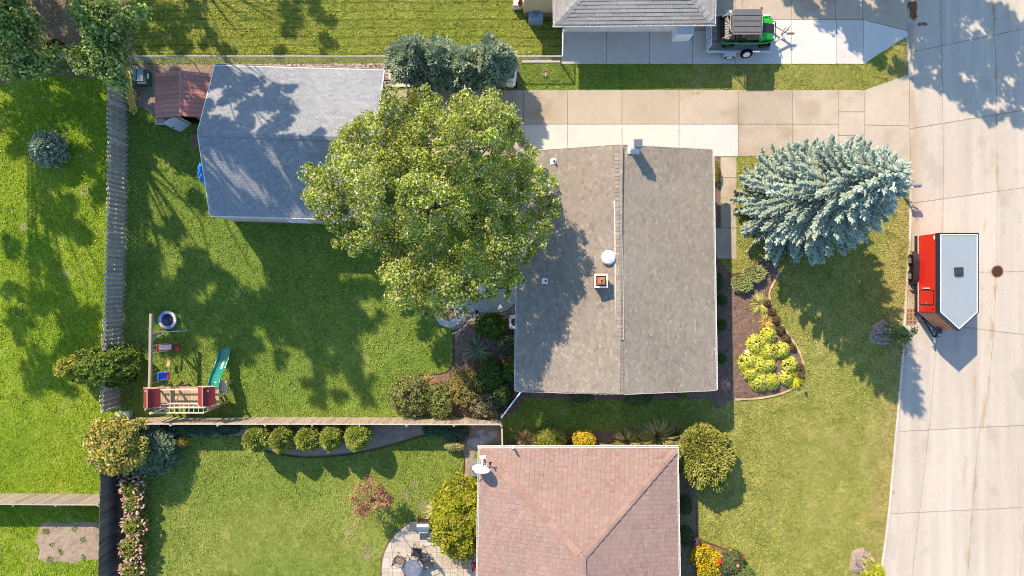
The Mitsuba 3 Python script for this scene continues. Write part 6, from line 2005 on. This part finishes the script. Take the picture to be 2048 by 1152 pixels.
part(pd, 'frame', m, 'matte')
part(pd, 'sack', M().obox(px(336, 216, .3), [.46, .72, .40], lin(70, 72, 80), .1, bevel=.12), 'matte')
pl = thing('wooden_ramp', 'weathered plank ramp on the grass between shed and garage', 'planks')
R = rng(660)
for i in range(8):
    y = 264 + 3.6 * i
    part(pl, 'plank', M().beam(px(382, y + 6, .08 + .006 * (i % 2)), px(405, y + 6.5, .08), .095, .03, lin(150, 122, 92) * R.uniform(.7, 1.1)), 'matte')
hard(Polygon(xy([(381, 266), (406, 266), (406, 300), (381, 300)])))
tpn = trimesh.creation.icosphere(3)
vv = np.array(tpn.vertices)
vv = vv * [.26, .58, .42] * (1 + .30 * (nfbm(vv * 3.1 + 4, 3)[:, None] - .5) * 2)
solo('blue_tarp', M().add(px(424, 352, .85) + vv * [1, 1, 2.0], tpn.faces, lin(50, 140, 225)), 'paint', 'bright blue tarp bundle sticking out under the west eave of the garage', 'tarp')
ct = thing('utility_cart', 'cream plastic cart with a blue tinted top at the east end of the junipers', 'cart')
part(ct, 'body', M().obox(px(1022, 157, .50), [.62, 1.20, .62], lin(226, 218, 204), -.12, bevel=.14), 'paint')
part(ct, 'cover', M().obox(px(1022, 156, .90), [.54, .90, .30], lin(224, 220, 212), -.12, bevel=.10), 'paint')
part(ct, 'windscreen', M().obox(px(1021.5, 156.5, 1.03), [.44, .62, .10], lin(34, 104, 130), -.12, bevel=.04), 'gloss')
for x, y in ((1012, 143), (1031, 143), (1013, 172), (1032, 172)):
    part(ct, 'wheel', M().lathe([(0, -.05), (.15, -.05), (.17, 0), (.15, .05), (0, .05)], px(x, y, .17), (.02, .02, .02), 16, rot(0, math.pi / 2)), 'matte')
wb = thing('white_box', 'white cube shaped box standing beside the wall of the grey roofed house', 'box')
part(wb, 'box', M().obox(px(1360, 72, .55), [.98, .62, 1.05], lin(236, 238, 242), .04, bevel=.015), 'paint')
part(wb, 'lid', M().obox(px(1360, 72, 1.10), [1.01, .65, .06], lin(226, 232, 244), .04, bevel=.012), 'paint')


def ac_unit(label, x, y, w, h, seed, col=lin(150, 172, 196), name='air_conditioner', rz=0.0):
    k = thing(name, label, 'air conditioner')
    c = px(x, y, 0)
    part(k, 'cabinet', M().obox(c + [0, 0, h / 2], [w, w * .86, h], col * .75, rz, bevel=.02), 'paint')
    g = M()
    g.obox(c + [0, 0, h + .01], [w * .98, w * .84, .02], col, rz)
    for a in (0, .72, -.72, math.pi / 2):
        g.obox(c + [0, 0, h + .03], [w * .92 if abs(a) < 1 else w * .7, .035, .02], col * .45, rz + a)
    part(k, 'top_grille', g, 'paint')
    part(k, 'fan_hub', M().lathe([(.10, 0), (.10, .03), (0, .04)], c + [0, 0, h + .03], col * .6, 16), 'paint')
    return k


ac_unit('blue grey air conditioner with crossed bars on top below the tan wall', 1071, 39, .80, .80, 1)
a2 = thing('air_conditioner', 'round topped air conditioner half hidden under the west eave of the middle house', 'air conditioner')
c = px(1031, 643, 0)
part(a2, 'cabinet', M().obox(c + [0, 0, .35], [.72, .78, .70], lin(186, 192, 196), bevel=.03), 'paint')
part(a2, 'fan_ring', M().lathe([(.32, .70), (.32, .73), (.25, .73), (.25, .705)], c, lin(206, 210, 212), 26), 'paint')
part(a2, 'fan', M().lathe([(.25, .70), (0, .705)], c, (.02, .022, .026), 26), 'paint')
a3 = thing('air_conditioner', 'grey air conditioner below the satellite dish at the west wall of the pink roofed house', 'air conditioner')
c = px(957, 932, 0)
part(a3, 'cabinet', M().obox(c + [0, 0, .38], [.74, .80, .76], lin(120, 132, 142), bevel=.03), 'paint')
part(a3, 'fan_ring', M().lathe([(.30, .77), (.30, .80), (.24, .80), (.24, .77)], c, lin(70, 84, 104), 26), 'paint')
part(a3, 'fan', M().lathe([(.24, .77), (.10, .77), (.10, .80), (0, .81)], c, lin(216, 222, 232), 20), 'paint')
# white steps with pots at the upper edge
stp = thing('deck_steps', 'white deck steps at the upper edge left of the tan wall', 'steps')
for i in range(3):
    part(stp, 'step', M().obox(px(1031 + i * 6, 2, .12 + .17 * i), [.22, 1.1, .04], lin(236, 232, 226)), 'paint')
part(stp, 'side', M().obox(px(1036, 18.5, .3), [.62, .04, .6], lin(226, 220, 212)), 'paint')
for i, (x, y) in enumerate(((1041, 9), (1040, 18))):
    p_ = thing('flower_pot', ('dark red pot on the white deck steps nearer the upper edge', 'dark red pot at the foot of the white deck steps')[i], 'pot')
    z = .52 if i == 0 else .0
    z = .55
    part(p_, 'pot', M().lathe([(0, 0), (.09, 0), (.12, .22), (.13, .24), (.11, .24), (.10, .2), (0, .2)], px(x, y, z), lin(120, 44, 40), 16), 'matte')
    part(p_, 'soil', M().lathe([(.10, .205), (0, .21)], px(x, y, z), lin(60, 40, 34), 14), 'matte')

# ------------------------------------------------------------------ satellite dish
sdh = thing('satellite_dish', 'white satellite dish on the northwest corner of the pink roof', 'satellite dish')
B0 = at(966, 914, 2.86)
C0 = at(962, 937.5, 3.50)
part(sdh, 'mast', M().tube([B0, B0 + [-.05, -.25, .30], C0 + [.02, -.06, -.10]], .05, lin(236, 238, 240), 10), 'paint')
part(sdh, 'foot', M().obox(B0 + [0, 0, .02], [.30, .18, .04], lin(230, 232, 234), .2).tube([C0 + [.1, .0, -.2], at(978, 926, 2.95)], .025, lin(230, 220, 220), 7).tube([C0 + [-.2, -.1, -.15], at(955, 960, 2.8)], .025, lin(220, 220, 224), 7), 'paint')
nrm = unit(np.array([.20, .95, .20]))
xa = unit(np.cross([0, 0, 1.0], nrm))
ya = np.cross(nrm, xa)
RM = np.stack([xa, ya, nrm], 1)
part(sdh, 'reflector', M().lathe([(r, .22 * r * r - .05) for r in np.linspace(.46, 0.001, 9)] + [(.001, -.075)] + [(r, .22 * r * r - .08) for r in np.linspace(.05, .47, 6)], C0, lin(246, 248, 250), 30, RM), 'paint', smooth=False)
L0 = C0 + nrm * .30 + xa * -.40 - ya * .18
part(sdh, 'feed_arm', M().tube([C0 - ya * .44, C0 - ya * .40 + nrm * .2 - xa * .3, L0], .022, lin(120, 120, 126), 7), 'paint')
part(sdh, 'feed_horn', M().obox(L0 + [0, 0, .02], [.10, .16, .10], lin(40, 38, 40), .3, bevel=.02).obox(L0 + [.05, .05, .0], [.14, .06, .06], lin(40, 38, 40), .3), 'paint')

# ------------------------------------------------------------------ patio furniture
gr = thing('gas_grill', 'gas grill with a steel lid and dark side shelf on the paved patio', 'grill')
c = px(850, 1044, 0)
part(gr, 'cart', M().obox(c + [0, 0, .42], [.72, .46, .62], lin(40, 42, 46), bevel=.02), 'paint')
part(gr, 'side_shelf', M().obox(c + [-.58, .02, .82], [.42, .50, .04], lin(90, 92, 96), bevel=.01), 'paint')
ld = M()
hp = [(.25 * math.cos(a), .85 + .20 * math.sin(a)) for a in np.linspace(0, math.pi, 11)]
for (ya_, za), (yb_, zb) in zip(hp[:-1], hp[1:]):
    ld.add([c + [-.34, ya_, za], c + [.34, ya_, za], c + [.34, yb_, zb], c + [-.34, yb_, zb]], [[0, 1, 2, 3]], lin(150, 160, 168))
part(gr, 'lid', ld, 'metal')
part(gr, 'front_panel', M().obox(c + [0, -.27, .82], [.70, .06, .10], lin(120, 116, 114)).tube([c + [-.28, -.30, .90], c + [.28, -.30, .90]], .018, lin(206, 204, 200), 7), 'metal')
part(gr, 'right_shelf', M().obox(c + [.44, 0, .80], [.16, .44, .04], lin(44, 48, 66)), 'paint')
for s in (-1, 1):
    part(gr, 'leg', M().tube([c + [s * .30, .22, .8], c + [s * .34, .42, .05]], .022, lin(60, 50, 46), 6), 'metal')
    part(gr, 'leg', M().tube([c + [s * .30, -.20, .3], c + [s * .32, -.24, .04]], .022, lin(60, 50, 46), 6), 'metal')
gb = thing('gas_bottle', 'white gas bottle with a blue top beside the grill', 'gas bottle')
part(gb, 'cylinder', M().lathe([(0, .05), (.13, .05), (.15, .12), (.15, .45), (.12, .54), (.05, .58), (0, .58)], c + [.66, -.02, 0], lin(226, 228, 234), 20), 'paint', smooth=True)
part(gb, 'cap', M().lathe([(.10, .56), (.11, .70), (.08, .73), (0, .74)], c + [.66, .06, 0], lin(24, 66, 190), 18), 'paint')


def chair(label, x, y, ang, col, woven=True, group='metal chairs round the patio table'):
    k = thing('patio_chair', label, 'chair', group)
    Rm = rot(ang)
    c = px(x, y, .04)
    P = lambda a, b, z: c + Rm @ np.array([a, b, z])
    s = M()
    if woven:
        for i in range(7):
            s.beam(P(-.23 + .077 * i, -.22, .42), P(-.23 + .077 * i, .22, .43), .03, .014, col)
        for i in range(6):
            s.beam(P(-.24, -.2 + .08 * i, .435), P(.24, -.2 + .08 * i, .435), .03, .014, col * .9)
    else:
        s.obox(P(0, 0, .43), [.48, .46, .05], col, ang, bevel=.02)
    part(k, 'seat', s, 'paint')
    b = M()
    for i in range(7):
        b.beam(P(-.22 + .073 * i, .24, .45), P(-.22 + .073 * i, .36, .92), .028, .014, col)
    for z in (.55, .68, .80):
        b.beam(P(-.24, .24 + (z - .45) * .255, z), P(.24, .24 + (z - .45) * .255, z), .03, .014, col * .9)
    part(k, 'backrest', b, 'paint')
    f = M()
    for sx in (-1, 1):
        f.tube([P(sx * .27, -.24, 0), P(sx * .27, -.25, .62), P(sx * .27, -.1, .66), P(sx * .27, .20, .63), P(sx * .25, .25, .50)], .017, lin(54, 42, 38), 6)
        f.tube([P(sx * .25, .30, 0), P(sx * .25, .25, .45), P(sx * .25, .37, .95)], .017, lin(54, 42, 38), 6)
    f.tube([P(-.25, .37, .95), P(.25, .37, .95)], .017, lin(54, 42, 38), 6)
    f.tube([P(-.27, -.25, .42), P(.27, -.25, .42)], .015, lin(54, 42, 38), 6)
    part(k, 'frame', f, 'metal')
    return k


tb = thing('patio_table', 'round dark grey slatted table on the paved patio', 'table')
c = px(829, 1127, .04)
tt = M().lathe([(.50, .70), (.525, .71), (.525, .735), (.50, .745), (.42, .742)], c, lin(96, 104, 122), 36)
for i in range(15):
    y = -.42 + .06 * i
    hw = math.sqrt(max(.01, .45 ** 2 - y * y))
    tt.obox(c + [0, y, .735], [2 * hw, .046, .016], lin(112, 122, 142))
part(tb, 'tabletop', tt, 'paint')
for i in range(4):
    a = math.pi / 4 + i * math.pi / 2
    part(tb, 'leg', M().tube([c + [.34 * math.cos(a), .34 * math.sin(a), .71], c + [.40 * math.cos(a), .40 * math.sin(a), 0]], .02, lin(54, 46, 44), 6), 'metal')
chair('brown woven chair west of the round patio table', 804, 1115, 1.25, lin(112, 88, 78))
chair('dark chair with a cushion north of the round patio table', 836, 1098, -.15, lin(50, 52, 66), False)
chair('dark chair east of the round patio table', 855, 1118, -1.2, lin(62, 60, 66), False)
chair('brown woven chair south of the round patio table at the lower edge', 818, 1150, 2.6, lin(112, 92, 84))
chair('red chair half under the gutter of the pink roofed house', 955, 1125, .1, lin(206, 36, 44), False, None)
po = thing('light_pole', 'thin dark pole carrying a string of lights at the edge of the paved patio', 'pole')
q = at(793, 1051)
part(po, 'pole', M().tube([q, q + [0, 0, 1.95]], .022, lin(80, 62, 54), 7), 'metal')
e = at(838, 1066, 1.2)
sag = [q + [0, 0, 1.95] + (e - q - [0, 0, 1.95]) * t - np.array([0, 0, .25 * math.sin(math.pi * t)]) for t in np.linspace(0, 1, 9)]
e2 = at(785, 1170, 1.95)
s2 = [q + [0, 0, 1.95] + (e2 - q - [0, 0, 1.95]) * t - np.array([0, 0, .35 * math.sin(math.pi * t)]) for t in np.linspace(0, 1, 11)]
part(po, 'light_string', M().tube(sag, .010, lin(70, 60, 54), 5).tube(s2, .010, lin(70, 60, 54), 5), 'matte')
bl = M()
for p in sag[1:-1:2] + s2[1:-1:2]:
    bl.lathe([(0, 0), (.025, -.02), (.03, -.05), (0, -.08)], p, lin(220, 210, 190), 8)
part(po, 'bulbs', bl, 'gloss')
wt_ = thing('white_table', 'round white table top half hidden by the large tree on the back patio', 'table')
c = at(969, 580, .74)
part(wt_, 'tabletop', M().lathe([(0, .02), (.40, .02), (.43, .0), (.42, -.02), (0, -.02)], c, lin(232, 236, 244), 30), 'paint')
part(wt_, 'pedestal', M().tube([[c[0], c[1], .08], [c[0], c[1], .72]], .04, lin(210, 212, 216), 9).lathe([(.25, .07), (.24, .10), (0, .12)], [c[0], c[1], 0], lin(206, 208, 212), 20), 'paint')
c = at(953.5, 623, .06)
solo('patio_drain', M().lathe([(.085, .012), (.085, .03), (.055, .03), (.055, .012), (0, .012)], c, (.02, .022, .025), 18), 'matte', 'small round dark lid on the back patio', 'lid')

# ------------------------------------------------------------------ street furniture
mh = thing('manhole_cover', 'round rusty manhole cover in the street', 'manhole cover')
c = np.array([*at(1994.5, 543, -.12)[:2], -.118])
IR = lin(84, 62, 50)
part(mh, 'ring', M().lathe([(.36, 0), (.36, .012), (.31, .012), (.31, .0)], c, lin(150, 128, 108), 30), 'matte')
m = M().lathe([(.305, .004), (0, .005)], c, IR * .8, 30)
for i in range(9):
    y = -.24 + .06 * i
    hw = math.sqrt(.29 ** 2 - y * y)
    m.obox(c + np.array([0, y, .010]), [2 * hw, .03, .012], IR * (1.15 if i % 2 else .9), .5)
part(mh, 'cover', m, 'matte')
dg = thing('storm_drain', 'rusty iron storm drain grate at the kerb behind the red trailer', 'drain grate')
x0, x1, y0, y1 = 1815.5, 1834.5, 618, 649
zt = -.12
b = M()
part(dg, 'pit', M().obox(np.array([*px((x0 + x1) / 2, (y0 + y1) / 2, 0)[:2], -.115]), [.54, .88, .008], (.03, .022, .018)), 'matte')
IR2 = lin(176, 138, 112)
for i in range(8):
    x = x0 + (x1 - x0) * i / 7
    part(dg, 'bar', M().beam(px(x, y0, -.095), px(x, y1, -.095), .036, .03, IR2 * rng(i).uniform(.85, 1.1)), 'matte')
for i in range(5):
    y = y0 + (y1 - y0) * i / 4
    part(dg, 'cross_bar', M().beam(px(x0, y, -.093), px(x1, y, -.093), .05, .03, IR2 * rng(i + 9).uniform(.85, 1.1)), 'matte')
mb = thing('mailbox', 'grey mailbox on a bent wooden post at the kerb beside the blue spruce', 'mailbox')
p0 = px(1797.5, 378, 0)
p1 = at(1812, 372, 1.12)
mc = at(1831, 371, 1.32)
part(mb, 'post', M().beam(p0 + [0, 0, -.1], p0 + [0, 0, 1.2], .11, .11, lin(150, 132, 112), (0, 1, 0)), 'matte')
part(mb, 'arm', M().beam(p0 + [-.05, 0, 1.12], [mc[0], mc[1], 1.14], .10, .10, lin(206, 186, 160)).beam(p0 + [.03, 0, .62], p0 + [.42, 0, 1.08], .07, .07, lin(150, 132, 112)), 'matte')
bx = M()
hp = [(.105 * math.cos(a), .10 * math.sin(a)) for a in np.linspace(0, math.pi, 9)]
hp = [(.105, -.13)] + hp + [(-.105, -.13)]
for xa_, xb_ in ((-.27, .27),):
    V = np.array([[mc[0] + x, mc[1] + a, mc[2] + .04 + b2] for x in (xa_, xb_) for a, b2 in hp])
    k2 = len(hp)
    F = [[i, (i + 1) % k2, (i + 1) % k2 + k2, i + k2] for i in range(k2)]
    bx.add(V, F, lin(122, 122, 130))
    bx.add(V[:k2], [[0, i, i + 1] for i in range(1, k2 - 1)], lin(122, 122, 130))
    bx.add(V[k2:], [[0, i + 1, i] for i in range(1, k2 - 1)], lin(122, 122, 130))
part(mb, 'box', bx, 'paint')
part(mb, 'flag', M().obox([mc[0] - .1, mc[1] - .12, mc[2] + .14], [.04, .02, .22], lin(150, 60, 50)), 'paint')
sl_ = thing('garden_light', 'small white box shaped light beside the westernmost hosta', 'garden light')
part(sl_, 'lamp', M().obox(px(1493, 702, .16), [.30, .18, .18], lin(225, 222, 218), .45, bevel=.02), 'paint')
part(sl_, 'spike', M().beam(px(1493, 702, 0), px(1493, 702, .1), .04, .04, lin(90, 90, 92), (0, 1, 0)), 'matte')
pth = thing('path_light', 'tiny black path light on the front lawn beside the flower bed', 'garden light')
for nm, m in (('stem', M().tube([px(1609, 785, 0), px(1609, 785, .22)], .018, (.02, .02, .02), 6)), ('cap', M().lathe([(.08, .2), (.05, .25), (0, .27)], px(1609, 785, 0), (.02, .02, .02), 12))):
    part(pth, nm, m, 'paint')

# ------------------------------------------------------------------ grass, leaves
hard_all = unary_union([g.buffer(0) for g in HARD])
view = sbox(-30.5, -17.5, 30.5, 17.8)
free = view.difference(hard_all)
shapely.prepare(free)
R = rng(700)
N0 = 760000
G = R.uniform([-30.5, -17.5], [30.5, 17.8], (N0, 2))
G = G[shapely.contains_xy(free, G[:, 0], G[:, 1])]
# mower rows on the north lawn lie over by turns and leave a furrow between them
north = (G[:, 1] > 12.9) & (G[:, 0] < 4.2)
ph = ((G[:, 1] + .05 * np.sin(G[:, 0] * 1.1) - 12.9) / .495) % 1.0
G = G[~(north & (ph > .80) & (R.random(len(G)) < .75))]
# thin worn spots
thin = nfbm(np.c_[G * .9, np.zeros(len(G))], 3, 9)
for sx, sy, sr in BARE:
    thin = np.where((np.hypot(G[:, 0] - sx, G[:, 1] - sy) < sr * .85), 1.4, thin)
G = G[R.random(len(G)) < np.where(thin > 1.3, .5, np.clip(1.35 - 1.1 * (thin - .45) * 2, .45, 1))]
n = len(G)
north = (G[:, 1] > 12.9) & (G[:, 0] < 4.2)
clumpn = nnoise(np.c_[G * 4.2, np.zeros(n)], 3)
a = R.uniform(0, 2 * np.pi, n)
d = np.c_[np.cos(a), np.sin(a)]
d[north] = d[north] * .6 + np.c_[np.full(north.sum(), .9), np.zeros(north.sum())] * np.where((((G[north, 1] - 12.9) / .495) % 2) > 1, 1, -1)[:, None]
south_ = G[:, 1] < -8
L = (.040 + .045 * R.random(n)) * (.6 + .9 * clumpn)
lean = R.uniform(.25, 1.0, n)
wdt = R.uniform(.009, .017, n) * (1.0 + .8 * clumpn)
s = np.c_[-d[:, 1], d[:, 0]]
s /= np.linalg.norm(s, axis=1, keepdims=True)
base = np.c_[G, np.zeros(n)]
mid = base + np.c_[d * (L * lean * .55)[:, None], L * .75 * (1.25 - lean)]
tip = base + np.c_[d * (L * lean * 1.3)[:, None], L * (1.15 - .75 * lean)]
S3 = np.c_[s * wdt[:, None], np.zeros(n)]
V = np.stack([base - S3 * .8, base + S3 * .8, mid + S3, mid - S3, tip], 1).reshape(-1, 3)
i = np.arange(n)[:, None] * 5
F = np.vstack([i + [0, 1, 2], i + [0, 2, 3], i + [3, 2, 4]])
uv = np.repeat(np.c_[R.random(n), R.random(n), np.zeros(n)], 5, 0)
solo('grass', (V, F, uv), 'grass', 'short mown grass covering all the lawns', 'grass', kind='stuff')


def scatter(name, label, areas, seed, cols, size, cat='fallen leaves', kind='stuff'):
    R = rng(seed)
    P = []
    for (x0, y0, x1, y1, k) in areas:
        q = R.uniform([x0, y0], [x1, y1], (k, 2))
        P.append(np.c_[(q[:, 0] - 1024) / PX, -(q[:, 1] - 576) / PX])
    P = np.vstack(P)
    if name == 'wood_chips':
        P = P[(np.hypot(*(P - at(1763, 667)[:2]).T) < .62) | (np.hypot(*(P - at(1723, 1123)[:2]).T) < .64)]
    z = np.where(shapely.contains_xy(road_hole, P[:, 0], P[:, 1]), -.105, .18 if name == 'wood_chips' else .075)
    P = np.c_[P, z + R.random(len(P)) * .01]
    N = np.array([0, 0, 1.0]) + R.normal(size=(len(P), 3)) * .35
    solo(name, leaves(M(), P, N, size, size * .62, pal(R, len(P), cols), R), 'matte', label, cat, kind=kind)


scatter('fallen_leaves', 'pale fallen leaves sprinkled over the west and back lawns', [(0, 160, 205, 500, 230), (0, 500, 205, 900, 50), (262, 240, 420, 420, 50), (470, 530, 760, 820, 40), (300, 0, 700, 110, 60), (265, 130, 320, 220, 60), (10, 0, 260, 150, 240), (700, 0, 1000, 110, 14)],
        701, [(.55, .50, .40), (.48, .36, .20), (.40, .34, .16), (.62, .58, .52)], .085)
scatter('fallen_leaves', 'rust brown leaves heaped on the street at the upper driveway corner', [(1818, 2, 1836, 14, 150), (1822, 14, 1836, 34, 220), (1828, 26, 1833, 38, 40), (1838, 44, 1856, 49, 60)], 702, [(.27, .12, .05), (.36, .19, .08), (.20, .10, .05)], .085)
scatter('fallen_leaves', 'tan leaves lying in the gutter around the red trailer', [(1818, 575, 1832, 596, 60), (1820, 596, 1836, 616, 26), (1811, 690, 1816, 712, 24), (1820, 545, 1826, 578, 20), (1786, 983, 1792, 989, 18), (1380, 183, 1400, 188, 16), (1822, 360, 1834, 372, 26), (1795, 380, 1802, 392, 30)], 703, [(.44, .24, .10), (.50, .33, .17), (.36, .20, .10)], .07)
scatter('wood_chips', 'pale shredded bark heaped in the two mulch rings beside the street', [(1744, 650, 1782, 686, 420), (1704, 1104, 1742, 1142, 420)], 705, [(.36, .31, .29), (.46, .41, .38), (.25, .20, .18)], .10, 'bark chips')
scatter('fallen_leaves', 'bright chips and petals lying on the mulch beds', [(1440, 560, 1560, 790, 50), (905, 660, 1030, 830, 70), (1035, 783, 1420, 797, 40)], 704, [(.55, .48, .42), (.50, .36, .22)], .05)
